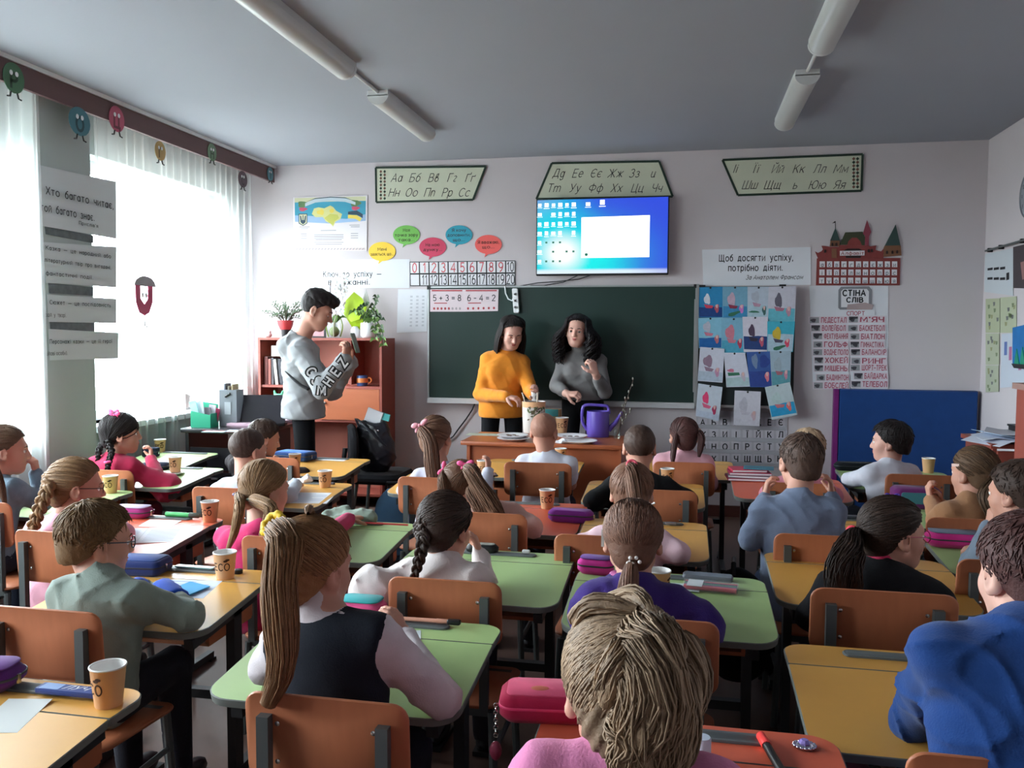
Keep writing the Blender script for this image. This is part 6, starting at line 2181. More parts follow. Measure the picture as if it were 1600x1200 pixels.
 for deco in hr.get('deco', []):
  dm = MB()
  c = (np.asarray(deco['at'], float) if 'at' in deco else tow(vec(*deco['loc'])[None])[0]) - base
  if deco['t'] == 'bow':
   bow_mb(dm, c, deco.get('right', (1, 0, 0)), deco.get('up', (0, -.2, 1)), deco['s'])
   nm = 'hair_bow'
  elif deco['t'] == 'band':
   torus_mb(dm, tuple(c), deco.get('ax', (0, 0, 1)), deco['s'], deco['s'] * .42, wob=deco.get('wob', 0))
   nm = 'hair_tie'
  elif deco['t'] == 'clip':
   dm.box(tuple(c), deco['d'], R=Matrix(R.tolist()))
   nm = 'hair_clip'
  else:
   for q in range(deco['n']):
    o_ = g.normal(size=3) * deco['s'] * .8
    dm.ell(tuple(c + o_ * vec(1, .3, .7)), (deco['s'] * .4,) * 3, 8, 6)
   nm = 'hair_beads'
  dm.build(nm, mat('deco_%d_%d_%d' % deco['c'], deco['c'], rough=deco.get('rough', .6)), ho, 60)
 return body, dict(H=H, R=R, hs=hs, Nb=Nb, base=base, Sh=Sh, arms=arms, u=u, fw=fw, rt=rt, hip=hip)
def unit_rows(q):
 q = np.asarray(q, float)
 return q / (np.linalg.norm(q, axis=-1, keepdims=True) + 1e-9)
def P3(px, py, Y):
 return at_y(px, py, Y)
def Z3(px, py, z):
 return at_z(px, py, z)
def top(n, col, **k):
 return dict(n=n, m=col, **k)
# ------------------------------------------------------------------ the class
KG = None
BR = ((58, 42, 34), (112, 86, 66))       # brown
DB = ((30, 22, 20), (66, 48, 40))        # dark brown
BK = ((14, 11, 12), (40, 32, 32))        # black
LB = ((92, 66, 44), (164, 128, 92))      # light brown
BL = ((128, 96, 62), (206, 170, 118))    # blond
FB = ((80, 60, 46), (190, 160, 130))    # fair ash
DENIM = (96, 116, 136)
person('child in denim blue patterned blouse at the left edge, hand at the mouth', P3(8, 703, 3.40), yaw=-48, pitch=4, haircol=BR, seed=1,
       tops=[top('blouse', (112, 132, 148), mk=dict(var=.35))], bottom=(40, 46, 62),
       Rr=dict(E=P3(66, 785, 3.48), W=P3(57, 741, 3.50), d=(-.15, -.05, 1), n=(-.9, -.2, 0), curl=.9),
       hair=dict(kind='long', ties=[(0, -.105, .02)], n=60, tails=[dict(path=[0, P3(-8, 735, 3.27), P3(2, 760, 3.27), P3(8, 790, 3.27)], r=.022)]))
h = P3(120, 760, 2.98)
person('child in a pink pullover and brown glasses at the pale orange desk', h, yaw=-50, pitch=6, haircol=LB, seed=2, glasses=(60, 40, 36),
       tops=[top('pullover', (226, 168, 186))], bottom=(60, 50, 60),
       hair=dict(kind='long', ties=[(-.03, -.105, .03)], n=110, loose=.9, lw=.0055,
                 tails=[dict(path=[0, P3(74, 765, 2.86), P3(60, 800, 2.82), P3(48, 838, 2.80), P3(38, 880, 2.79)], r=.026, braid=True)]))
person('child in a crimson jacket with two pink bows by the window pier', P3(189, 677, 4.27), yaw=-55, pitch=0, haircol=BK, seed=3,
       tops=[top('jacket', (172, 34, 72), flare=1.2, puff=.9)], bottom=(120, 30, 56),
       Rr=dict(E=P3(252, 757, 4.33), W=P3(236, 718, 4.50), d=(-.2, .3, 1), n=(-.6, -.5, 0), curl=.9),
       hair=dict(kind='bangs', ties=[(-.07, -.075, -.03), (.07, -.07, -.03)], part=True, n=90, th=.016,
                 tails=[dict(path=[0, P3(156, 700, 4.2), P3(152, 724, 4.18)], r=.018, braid=True),
      dict(path=[0, P3(174, 706, 4.16), P3(169, 726, 4.12), P3(168, 745, 4.11)], r=.018, braid=True)],
                 deco=[dict(t='bow', loc=(-.036, -.035, .120), s=.03, c=(232, 84, 140)), dict(t='bow', loc=(.05, -.03, .112), s=.032, c=(232, 84, 140)),
                       dict(t='band', at=P3(168, 722, 4.10), s=.014, c=(236, 90, 146))]))
h = P3(151, 843, 2.20)
b5 = person('child in grey green sweater with royal blue cuffs and dark glasses', h, yaw=-38, pitch=8, haircol=((70, 52, 34), (136, 104, 70)), seed=5, glasses=(34, 50, 66),
   tops=[top('sweater', (126, 138, 130), cuff=(32, 78, 186), cuff0=.42, slr=1.1, fold=(.010, 32))], bottom=(36, 36, 44), tw=1.05,
   nb=P3(160, 914, 2.15),
   L=dict(E=Z3(110, 958, .66), W=Z3(225, 920, .672), d=(1, .25, -.05), n=(0, 0, -1), curl=.4),
   Rr=dict(E=Z3(296, 962, .652), W=Z3(252, 922, .672), d=(-.6, .8, -.05), n=(0, 0, -1), curl=.35),
   hair=dict(kind='short', n=420, lw=.0042, len=.5, lift=.07, th=.013))
person('child in light grey sitting behind the pale glaring chair', P3(388, 704, 3.96), yaw=-25, pitch=10, haircol=((44, 34, 32), (84, 66, 58)), seed=6,
       tops=[top('sweater', (176, 180, 190))], nb=P3(384, 755, 3.90), Rr=dict(E=P3(452, 775, 4.02), W=P3(462, 757, 4.2)),
       hair=dict(kind='buzz', th=.006, n=0))
person('child in black sitting beside the blue pencil case', P3(413, 684, 4.88), yaw=-48, pitch=16, haircol=DB, seed=7,
       tops=[top('sweater', (40, 34, 36))], Rr=dict(E=P3(474, 742, 4.92), W=P3(452, 737, 5.05)),
       hair=dict(kind='short', n=120, len=.4, th=.012))
h = P3(414, 763, 3.08)
person('child in a hot pink pullover stretching an arm over the green desk', h, yaw=-28, pitch=10, haircol=LB, seed=8,
       tops=[top('pullover', (200, 44, 102), fold=(.006, 36))], bottom=(150, 40, 84), nb=P3(408, 836, 2.98),
       Rr=dict(E=Z3(507, 842, .655), W=Z3(543, 812, .672), d=(.5, 1, 0), n=(0, 0, -1), curl=.3),
       hair=dict(kind='long', ties=[(-.068, -.07, -.035), (.052, -.092, -.040)], part=True, n=150, loose=.5,
                 tails=[dict(path=[0, P3(374, 790, 2.90), P3(366, 830, 2.86), P3(356, 858, 2.86)], r=.021), dict(path=[0, P3(424, 795, 2.90), P3(416, 830, 2.86), P3(410, 866, 2.85)], r=.030)],
                 deco=[dict(t='band', loc=(-.073, -.075, -.035), s=.013, c=(96, 90, 120)), dict(t='band', loc=(.056, -.098, -.040), s=.013, c=(98, 120, 108))]))
h = P3(489, 884, 1.83)
person('child in dark waistcoat over a white blouse with a yellow scrunchie', h, yaw=-22, pitch=8, haircol=((84, 56, 36), (160, 116, 78)), seed=9,
       tops=[top('blouse', (206, 196, 200), puff=.62, slr=1.15, collar='turtle', fold=(.007, 36)), top('waistcoat', (26, 30, 40), arms=False, noarm=True, inf=.013, collar='none', fold=(.001, 30), h=.006)],
       bottom=(30, 32, 42), nb=P3(517, 975, 1.79), hip=at_y(520, 1100, 1.715) * vec(1, 1, 0) + vec(0, 0, .43), tw=1.0,
       L=dict(E=P3(420, 1040, 1.84), W=P3(560, 985, 2.08), d=(1, .3, .1), n=(0, 0, -1), curl=.5),
       Rr=dict(E=Z3(690, 1090, .645), W=P3(632, 1000, 2.04), d=(-.45, .25, .75), n=(-.8, .2, -.3), curl=.5),
       hair=dict(kind='long', ties=[(-.045, -.08, .085)], n=330, loose=.3, lw=.0036, th=.012,
                 tails=[dict(path=[0, P3(447, 850, 1.68), P3(436, 905, 1.62), P3(440, 985, 1.58), P3(440, 1050, 1.56), P3(418, 1100, 1.555)], r=.040, n=120, frizz=.2, prof=([0, .08, .3, .7, 1], [.5, .9, 1, .9, .5]))],
                 deco=[dict(t='band', loc=(-.050, -.090, .096), s=.024, c=(238, 196, 40), ax=(-.4, -.7, .7), wob=.25)],
                 wisps=[dict(pts=[(-.02, .0, .115), (.0, -.03, .135), (.03, -.06, .128)], r=.012, n=14)]))
person('child in a pale lilac blouse with one pale pink bow, arm raised', P3(681, 683, 4.40), yaw=-14, pitch=2, haircol=((72, 50, 40), (136, 100, 80)), seed=10,
       tops=[top('blouse', (196, 196, 214))], nb=P3(690, 738, 4.36), L=dict(E=Z3(634, 766, .655), W=P3(690, 752, 4.66)),
       Rr=dict(E=Z3(757, 764, .655), W=P3(762, 738, 4.66), d=(0, .3, 1), n=(-.8, .2, 0), curl=.6),
       hair=dict(kind='long', ties=[(-.03, -.10, .055)], n=110, th=.013,
                 tails=[dict(path=[0, P3(672, 690, 4.24), P3(676, 730, 4.20), P3(682, 768, 4.20)], r=.042, n=80, frizz=.1, prof=([0, .15, .6, 1], [.45, .8, 1, .9]))],
                 deco=[dict(t='bow', loc=(-.032, -.118, .070), s=.042, c=(232, 160, 172), right=(.9, 0, .35))]))
person('child in a beige pink sweater leaning sideways, with two pink bows', P3(719, 758, 3.66), yaw=-18, pitch=20, roll=-22, haircol=((66, 46, 36), (128, 92, 70)), seed=11,
       tops=[top('sweater', (200, 156, 146), slr=1.02)], nb=P3(762, 798, 3.62), hip=at_y(775, 900, 3.56) * vec(1, 1, 0) + vec(0, 0, .43),
       L=dict(E=P3(700, 835, 3.66), W=P3(720, 828, 3.85)), Rr=dict(E=Z3(832, 824, .66), W=Z3(800, 806, .675), d=(-.8, .6, 0)),
       hair=dict(kind='long', ties=[(-.072, -.055, .02), (.035, -.08, .085)], part=True, n=150, loose=.5,
                 tails=[dict(path=[0, P3(690, 752, 3.55), P3(692, 772, 3.53), P3(696, 795, 3.52)], r=.020), dict(path=[0, P3(735, 735, 3.50), P3(752, 765, 3.47), P3(775, 800, 3.45), P3(788, 822, 3.45)], r=.036, n=80, frizz=.3, prof=([0, .1, .35, .8, 1], [.4, .55, .9, 1, .7])),
      dict(free=True, path=[P3(735, 760, 3.54), P3(750, 790, 3.50), P3(758, 815, 3.48), P3(762, 824, 3.48)], r=.034, n=60, frizz=.3)],
                 deco=[dict(t='bow', loc=(-.078, -.068, .028), s=.03, c=(238, 92, 138), right=(.45, .0, .9), up=(-.9, -.1, .45)), dict(t='bow', loc=(.035, -.098, .10), s=.034, c=(238, 92, 150), right=(1, 0, .1))]))
person('child in a loose white blouse with a small pink braid tie', P3(696, 823, 2.68), yaw=-16, pitch=14, haircol=DB, seed=12,
       tops=[top('blouse', (226, 216, 214), flare=1.25, flare_sides=(-1,), slr=1.2, fold=(.012, 34))], bottom=(60, 60, 70), nb=P3(690, 886, 2.62),
       L=dict(E=Z3(604, 918, .665), W=P3(650, 905, 2.84)), Rr=dict(E=Z3(754, 906, .65), W=P3(750, 868, 2.82), d=(-.35, .1, 1), n=(-.9, -.1, 0), curl=.7),
       hair=dict(kind='long', ties=[(-.072, -.055, -.01)], n=190, th=.012, loose=.4,
                 tails=[dict(path=[0, P3(661, 842, 2.56), P3(656, 870, 2.52), P3(646, 905, 2.50)], r=.021, braid=True, turns=5, tuft=(-.02, -.01, -.10)),
      dict(free=True, path=[P3(667, 795, 2.66), P3(664, 812, 2.60), P3(661, 842, 2.565)], r=.020, braid=True)],
                 deco=[dict(t='band', at=P3(646, 905, 2.50), s=.013, c=(236, 70, 120))]))
person('child in a white polo shirt at the desk before the front table', P3(850, 674, 4.95), yaw=-8, pitch=4, haircol=((140, 100, 84), (164, 120, 102)), seed=13, skin=SKIN,
       tops=[top('polo', (214, 218, 232), fore=-.62, collar='polo', ribbon=(90, 100, 120))], bottom=(40, 44, 60), nb=P3(854, 716, 4.93), tw=1.12, sw=.13, hip=at_y(853, 800, 4.92) * vec(1, 1, 0) + vec(0, 0, .43),
       L=dict(E=P3(818, 765, 4.98), W=P3(845, 750, 5.15)), Rr=dict(E=P3(892, 757, 5.0), W=P3(886, 748, 5.17), d=(-.3, .8, .1), n=(-.8, 0, -.3), curl=.9),
       hair=dict(kind='buzz', th=.003, n=0, rough=.0008))
person('child in a black sweater with elbows spread wide', P3(999, 698, 4.30), yaw=4, pitch=2, haircol=((40, 30, 28), (92, 70, 60)), seed=14,
       tops=[top('sweater', (16, 17, 20), slr=1.35, inf=.012)], nb=P3(1000, 752, 4.26), tw=1.15, sw=.122,
       L=dict(E=Z3(928, 783, .665), W=P3(975, 768, 4.50)), Rr=dict(E=Z3(1074, 781, .665), W=P3(1030, 768, 4.50)),
       hair=dict(kind='buzz', th=.006, n=0))
person('child in a pale pink top with a red hair tie', P3(987, 768, 3.34), yaw=2, pitch=2, haircol=((78, 52, 40), (140, 100, 80)), seed=15,
       tops=[top('pullover', (232, 196, 206), slr=1.15)], nb=P3(984, 832, 3.29),
       L=dict(E=Z3(898, 856, .655), W=P3(960, 842, 3.52)), Rr=dict(E=Z3(1060, 864, .655), W=P3(1015, 845, 3.52)),
       hair=dict(kind='long', ties=[(.0, -.055, .105)], n=170, th=.011,
                 tails=[dict(path=[0, P3(988, 742, 3.21), P3(992, 775, 3.16), P3(994, 800, 3.15), P3(992, 835, 3.16)], r=.030, n=60, frizz=.08)],
                 deco=[dict(t='band', loc=(0, -.063, .115), s=.016, c=(232, 92, 110), ax=(0, -.8, .6))]))
person('child in a purple jumper with a white bead hair tie', P3(989, 842, 2.48), yaw=2, pitch=8, haircol=((72, 48, 40), (132, 94, 76)), seed=16,
       tops=[top('jumper', (54, 32, 110), puff=.9, slr=1.3, fold=(.008, 32))], bottom=(40, 34, 60), nb=P3(993, 920, 2.42),
       L=dict(E=Z3(914, 962, .655), W=P3(968, 905, 2.62), d=(.3, .3, .6), curl=.6), Rr=dict(E=Z3(1106, 980, .655), W=Z3(1058, 938, .672), d=(-.7, .7, 0)),
       hair=dict(kind='long', ties=[(.0, -.098, -.055)], n=240, th=.012, loose=.3,
                 tails=[dict(path=[0, P3(984, 905, 2.34), P3(980, 940, 2.32), P3(982, 978, 2.32)], r=.030, n=70, frizz=.25, prof=([0, .15, .5, 1], [.35, .7, 1, .7]))],
                 deco=[dict(t='beads', loc=(.0, -.112, -.052), s=.014, n=9, c=(226, 220, 216), rough=.3), dict(t='clip', loc=(-.088, -.01, .0), d=(.008, .014, .05), c=(206, 204, 196)),
                       dict(t='band', at=P3(968, 903, 2.60), s=.024, c=(206, 110, 170), ax=(.3, .3, .6), wob=.3)]))
person('nearest child, in a pink roll-neck at the bottom of the picture', P3(978, 1074, 1.18), yaw=8, pitch=10, haircol=FB, seed=17,
       tops=[top('rollneck', (222, 132, 176), collar='turtle')], bottom=(60, 50, 70), nb=P3(985, 1195, 1.12),
       hair=dict(kind='long', ties=[(.025, -.075, .092)], n=520, th=.015, loose=.9, lw=.0030, rough=.003, bun=[(.022, -.098, .085), (.030, .026, .030)],
                 tails=[dict(path=[0, P3(985, 1022, 1.04), P3(962, 1060, 1.02), P3(945, 1100, 1.03)], r=.024, n=70, frizz=.7), dict(path=[0, P3(1015, 1040, 1.03), P3(1022, 1100, 1.01), P3(1000, 1160, 1.02), P3(1005, 1200, 1.02)], r=.040, n=130, frizz=.6),
      dict(free=True, path=[P3(960, 1120, 1.04), P3(985, 1150, 1.02), P3(978, 1190, 1.02), P3(975, 1215, 1.02)], r=.024, n=60, frizz=.6),
      dict(free=True, path=[P3(1034, 1040, 1.10), P3(1044, 1100, 1.06), P3(1038, 1160, 1.04), P3(1030, 1215, 1.04)], r=.040, n=120, frizz=.4)],
                 deco=[dict(t='band', loc=(.024, -.090, .100), s=.013, c=(190, 130, 140)), dict(t='clip', loc=(-.005, -.117, .012), d=(.004, .004, .03), c=(206, 190, 150), rough=.3)],
                 wisps=[dict(pts=[(-.07, .0, .085), (-.05, -.04, .118), (.01, -.075, .118)], r=.016, n=26), dict(pts=[(-.02, .03, .112), (.01, -.02, .128), (.03, -.08, .112)], r=.017, n=26), dict(pts=[(.07, -.03, .08), (.09, -.06, .04), (.08, -.09, -.02)], r=.02, n=24)]))
person('child in a pink top sitting by the letter chart', P3(1068, 681, 5.22), yaw=16, pitch=4, haircol=((44, 28, 30), (96, 62, 58)), seed=18,
       tops=[top('pullover', (222, 168, 180))], nb=P3(1068, 714, 5.20), sw=.125, tw=1.1, L=dict(E=P3(1030, 755, 5.22), W=P3(1050, 745, 5.4)), Rr=dict(E=P3(1110, 755, 5.22), W=P3(1085, 745, 5.4)),
       hair=dict(kind='long', ties=[(-.06, -.07, .02), (.076, -.05, .03)], part=True, n=100, loose=.8,
                 tails=[dict(path=[0, P3(1053, 700, 5.10), P3(1051, 716, 5.08), P3(1051, 728, 5.08)], r=.016, frizz=.4), dict(path=[0, P3(1096, 684, 5.14), P3(1094, 700, 5.12), P3(1092, 714, 5.12)], r=.022)],
                 deco=[dict(t='band', loc=(.084, -.055, .03), s=.014, c=(226, 206, 200), ax=(1, -.4, .2))]))
person('child in pink half hidden behind the blue grey sweatshirt', P3(1262, 703, 4.66), yaw=12, pitch=6, haircol=FB, seed=19,
       tops=[top('pullover', (206, 128, 146))], nb=P3(1248, 752, 4.62), L=dict(E=P3(1200, 772, 4.64), W=P3(1225, 757, 4.84)), Rr=dict(E=P3(1303, 775, 4.64), W=P3(1290, 757, 4.84)),
       hair=dict(kind='short', n=90, th=.012))
person('child in a blue grey sweatshirt with both hands near the chin', P3(1251, 720, 3.56), yaw=14, pitch=2, haircol=((40, 28, 24), (92, 68, 54)), seed=20,
       tops=[top('sweatshirt', (112, 124, 148), slr=1.12, fold=(.010, 34), fore=.95)], bottom=(60, 76, 110), nb=P3(1247, 784, 3.49), tw=1.18, sw=.125, hip=at_y(1248, 900, 3.46) * vec(1, 1, 0) + vec(0, 0, .43),
       L=dict(E=P3(1172, 842, 3.46), W=P3(1196, 776, 3.64), d=(.15, .15, 1), n=(.9, 0, 0), curl=.8), Rr=dict(E=P3(1302, 838, 3.46), W=P3(1300, 776, 3.66), d=(-.1, .1, 1), n=(-.9, .1, 0), curl=.7),
       hair=dict(kind='short', n=260, len=.35, lift=.03, th=.009))
person('child in black with pink collar, red hair tie and glasses, turned right', P3(1396, 832, 2.90), yaw=-72, pitch=4, haircol=((24, 17, 16), (62, 44, 36)), seed=21, glasses=(170, 70, 90),
       tops=[top('cardigan', (20, 20, 24), slr=1.25, inf=.010, fold=(.006, 30)), top('rollneck', (214, 60, 100), arms=False, inf=-.004, collar='turtle')], bottom=(26, 26, 32),
       nb=P3(1372, 905, 2.86), tw=1.2, sw=.13, byaw=-14, hip=at_y(1375, 1000, 2.79) * vec(1, 1, 0) + vec(0, 0, .42),
       L=dict(E=P3(1268, 962, 2.82), W=P3(1330, 930, 3.06)), Rr=dict(E=Z3(1466, 940, .655), W=P3(1440, 920, 3.08)),
       hair=dict(kind='long', ties=[(-.035, -.11, -.01)], n=200, th=.012, loose=.25,
                 tails=[dict(path=[0, P3(1327, 855, 2.78), P3(1312, 885, 2.74), P3(1312, 930, 2.73)], r=.040, n=80, frizz=.4, prof=([0, .12, .5, 1], [.3, .7, 1, .85])), dict(free=True, path=[P3(1340, 858, 2.78), P3(1332, 890, 2.745), P3(1336, 930, 2.74)], r=.030, n=50, frizz=.4)],
                 deco=[dict(t='band', loc=(-.04, -.118, -.012), s=.015, c=(236, 60, 84), ax=(-.3, -1, 0)), dict(t='bow', loc=(-.01, -.01, .116), s=.020, c=(74, 50, 150))]))
person('child in a white shirt in profile before the blue mat', P3(1391, 690, 5.08), yaw=66, pitch=2, haircol=BK, seed=22, skin=SKIN2,
       tops=[top('shirt', (206, 208, 220))], bottom=(40, 40, 50), nb=P3(1390, 731, 5.04), tw=1.1, sw=.115, byaw=18,
       L=dict(E=P3(1328, 750, 5.14), W=P3(1355, 741, 5.34)), Rr=dict(E=P3(1432, 752, 5.1), W=P3(1410, 742, 5.30)),
       hair=dict(kind='short', n=330, len=.5, lift=.09, th=.016))
person('child in a tan brown top with clasped hands', P3(1522, 738, 4.02), yaw=32, pitch=6, haircol=((48, 34, 26), (104, 78, 56)), seed=23,
       tops=[top('pullover', (164, 118, 84), puff=.7)], nb=P3(1518, 790, 3.96), byaw=14,
       L=dict(E=P3(1466, 815, 3.98), W=P3(1455, 782, 4.16), d=(-.2, .2, 1), n=(.8, 0, 0), curl=.9), Rr=dict(E=P3(1540, 830, 3.98), W=P3(1472, 790, 4.18), d=(-.3, .1, 1), n=(-.8, 0, 0), curl=.9),
       hair=dict(kind='long', ties=[(.02, -.10, -.03)], n=120, loose=.6, tails=[dict(path=[0, P3(1543, 775, 3.86), P3(1552, 800, 3.84), P3(1556, 820, 3.84)], r=.038, n=70, frizz=.2)],
                 deco=[dict(t='clip', loc=(-.082, .02, .035), d=(.006, .04, .012), c=(216, 186, 176), rough=.3)]))
person('child in grey blue with the fist on the cheek at the right edge', P3(1590, 770, 3.30), yaw=40, pitch=6, haircol=DB, seed=24,
       tops=[top('sweater', (110, 124, 140))], nb=P3(1592, 842, 3.24), byaw=15,
       L=dict(E=P3(1520, 884, 3.28), W=P3(1546, 826, 3.34), d=(.12, 0, 1), n=(.9, .1, .1), curl=1.0),
       hair=dict(kind='short', n=160, len=.45, th=.012))
person('child in a bright blue sweater at the lower right edge', P3(1606, 893, 1.78), yaw=16, pitch=8, haircol=((44, 32, 26), (96, 74, 58)), seed=25, skin=SKIN2,
       tops=[top('sweater', (22, 60, 120), slr=1.12, fold=(.012, 30), inf=.010, h=.007)], bottom=(22, 26, 44), nb=P3(1598, 1000, 1.69), tw=1.25, sw=.135, hip=at_y(1600, 1180, 1.64) * vec(1, 1, 0) + vec(0, 0, .42),
       L=dict(E=Z3(1428, 1122, .65), W=Z3(1510, 1105, .672)), handz=.69,
       hair=dict(kind='short', n=420, len=.40, lift=.04, th=.011, lw=.004))
# ------------------------------------------------------------------ adults
h = P3(495, 484, 5.74)
bm, im_ = person('standing adult in a grey hooded sweatshirt looking at a phone', h, yaw=-72, pitch=24, hs=1.2, adult=True, stand=True, byaw=-66, haircol=BK, seed=41, sw=.162, tw=1.14,
                 tops=[top('hooded_sweatshirt', (150, 152, 154), collar='hood', inf=.020, slr=1.05, fold=(.012, 26), hem=.87, h=.010)], bottom=(18, 18, 22),
                 nb=P3(470, 535, 5.74), hip=at_y(474, 690, 5.74) * vec(1, 1, 0) + vec(0, 0, .95),
                 Rr=dict(E=P3(503, 608, 5.47), W=P3(538, 562, 5.54), d=(.25, .05, 1), n=(-.9, .3, .1), curl=.9),
                 L=dict(E=P3(520, 612, 5.94), W=P3(548, 566, 5.70), d=(.1, -.2, 1), n=(-.7, -.6, 0), curl=.9),
                 hair=dict(kind='buzz', th=.006, n=0), fine=.0045)
H_, R_, hs_, bs_ = im_['H'], im_['R'], im_['hs'], im_['base']
f = Field((-.13, -.16, -.13), (.13, .16, .18), .005)
f.ell(C0 + vec(0, .005, .028), (.080, .098, .074), None, .01)
f.ell((0, .066, .088), (.054, .046, .030), None, .03)
f.F = np.maximum(f.F, (.050 - .05 * f.ax[1][None, :, None] + 0 * f.ax[0][:, None, None] - f.ax[2][None, None, :]))
f.warp(lambda P: .002 * np.sin(190 * P[:, 0] + 3 * np.sin(60 * P[:, 1])) + .0015 * np.sin(120 * P[:, 1] + 150 * P[:, 2]), .02)
V, Q = f.surf()
link('hair_top', np_mesh('hair_top', [(H_ + (V * hs_) @ R_.T - bs_, Q, 0)], [hairmat('hair_14_40', *BK)]), bm)
sl = MB()
El, Wr = im_['arms'][1][0], im_['arms'][1][1]
S_ = im_['Sh'][1]
cdir = unit(EYE - El)
lets_ = 'GSMHEZ'
pth = resample([S_ * .45 + El * .55, S_ * .22 + El * .78, El + unit(El - S_) * .01, El * .7 + Wr * .3, El * .35 + Wr * .65, El * .1 + Wr * .9], 6)
for i, ch in enumerate(lets_):
 p = pth[i] + cdir * (.078 - .004 * i)
 tdir = unit(np.gradient(pth, axis=0)[i])
 tdir = unit(tdir - cdir * (tdir @ cdir))
 vd = np.cross(cdir, tdir)
 put_text(sl, ch, tuple(p - vd * .034 - bs_), .085, u=tdir, v=vd, bold=.17, mi=0)
 put_text(sl, ch, tuple(p - vd * .034 + cdir * .002 - bs_), .085, u=tdir, v=vd, bold=.03, mi=1)
sl.build('sleeve_print', [mat('print_black', (22, 22, 24), rough=.8), mat('print_white', (206, 206, 208), rough=.8)], bm, smooth=0)
tag(MB().tube([tuple(P3(447, 580, 5.60)), tuple(P3(458, 592, 5.55)), tuple(P3(470, 602, 5.51)), tuple(P3(482, 608, 5.50))], [.012, .013, .018, .02], n=8, flat=.5).build('shoulder_strap', M_black, None), 'black bag strap across the back of the grey sweatshirt', 'strap')
ph = thing('mobile_phone', 'slim dark phone held upright by the adult in grey', 'phone', tuple(P3(555, 536, 5.56)))
MB(Matrix.Rotation(-.3, 4, 'Y')).slab(rrect(.072, .145, .01), -.004, .004, .002, fn=lambda x, z, y: (y, x, z)).build('phone_body', mat('phone_dark', (70, 84, 66), rough=.3), ph)
MB(Matrix.Rotation(-.3, 4, 'Y')).slab(rrect(.064, .13, .004), -.0048, -.0038, .0003, fn=lambda x, z, y: (y, x, z)).build('phone_screen', M_black, ph)
h = P3(800, 519, 6.74)
person('standing adult in an orange sweater looking down at the kraft pot', h, yaw=-154, pitch=28, hs=1.10, adult=True, stand=True, byaw=-168, haircol=BK, seed=42, sw=.132, tw=1.06, bust=.9, skin=SKIN2,
       tops=[top('sweater', (224, 138, 42), inf=.012, slr=1.08, fold=(.006, 24), hem=.80, h=.009)], bottom=(20, 20, 24),
       nb=P3(790, 553, 6.82), hip=at_y(784, 690, 6.84) * vec(1, 1, 0) + vec(0, 0, .92),
       Rr=dict(E=P3(751, 616, 6.76), W=P3(791, 620, 6.50), d=(1, -.3, -.1), n=(0, .2, -1), curl=.7),
       L=dict(E=P3(829, 610, 6.74), W=P3(832, 617, 6.52), d=(.35, -.5, .3), n=(-.4, -.3, .2), curl=.8),
       hair=dict(kind='open', ties=[], n=160, th=.013, len=.5, crown=(0, -.1, .99), mess=.1,
                 fall=dict(n=260, az=116, w=.110, L=.30, end=.98, lw=.008)), fine=.0045)
h = P3(902, 517, 6.76)
person('standing adult in a grey roll-neck holding up a fist', h, yaw=176, pitch=2, roll=4, hs=1.10, adult=True, stand=True, byaw=178, haircol=((8, 6, 8), (30, 22, 26)), seed=43, sw=.136, tw=1.02, bust=1.0, skin=SKIN2,
       tops=[top('rollneck', (112, 110, 110), collar='turtle', inf=.008, slr=1.12, fold=(.006, 26), hem=.96, fore=.72, h=.010)], bottom=(14, 14, 17),
       nb=P3(908, 553, 6.83), hip=at_y(910, 690, 6.85) * vec(1, 1, 0) + vec(0, 0, .94),
       Rr=dict(E=P3(869, 603, 6.74), W=P3(886, 616, 6.55), d=(.9, -.4, .05), n=(.2, .4, -.9), curl=1.1),
       L=dict(E=P3(945, 612, 6.72), W=P3(930, 584, 6.50), d=(-.25, -.25, 1), n=(-.5, .4, .1), curl=1.15),
       hair=dict(kind='open', ties=[], n=160, th=.018, len=.5, crown=(0, -.1, .99), mess=.3,
                 fall=dict(n=430, az=132, w=.160, L=.28, end=.90, lw=.010, curl=.020)), fine=.0045)
# ================================================================== THINGS ON THE DESKS
M_kraft = mat('kraft_paper', (220, 172, 128), rough=.75, var=.06, vscale=40)
M_cupin = mat('cup_inside', (232, 230, 228), rough=.6)
M_print = mat('cup_print', (70, 44, 30), rough=.8)
def _cup_meshes():
 d = {}
 m = MB()
 m.lathe([(.0, .006), (.027, .006), (.0285, 0), (.0295, .002), (.0385, .090), (.0395, .0905)], 26, cap0=False)
 d['wall'] = m.mesh('cup_wall', M_kraft, 60)
 m = MB()
 m.lathe([(.0, .008), (.028, .008), (.0375, .0885), (.0378, .0905)], 26, cap0=False)
 d['in'] = m.mesh('cup_inside', M_cupin, 60)
 m = MB()
 torus_mb(m, (0, 0, .0905), (0, 0, 1), .0385, .0022, 28, 8)
 d['rim'] = m.mesh('cup_rim', M_cupin, 80)
 m = MB()
 V, Fc = glyphs('ECO', .012)
 k = .030
 pts = []
 for x, y, z in V:
  zz = .034 + y * k * 1.1
  r = .0295 + .0092 * zz / .09 + .0007
  a = -math.pi / 2 + x * k / .034
  pts.append((r * math.cos(a), r * math.sin(a), zz))
 m.add(pts, Fc)
 for j in range(2):
  lf = []
  for q in range(8):
   an = math.pi * q / 4
   zz = .0665 + .004 * math.sin(an) + .004 * j
   r = .0295 + .0092 * zz / .09 + .0008
   a = -math.pi / 2 + (.014 + .006 * j + .007 * math.cos(an)) / .034
   lf.append((r * math.cos(a), r * math.sin(a), zz))
  m.add(lf, [tuple(range(8))])
 d['print'] = m.mesh('cup_lettering', M_print, 0)
 return d
CUP = _cup_meshes()
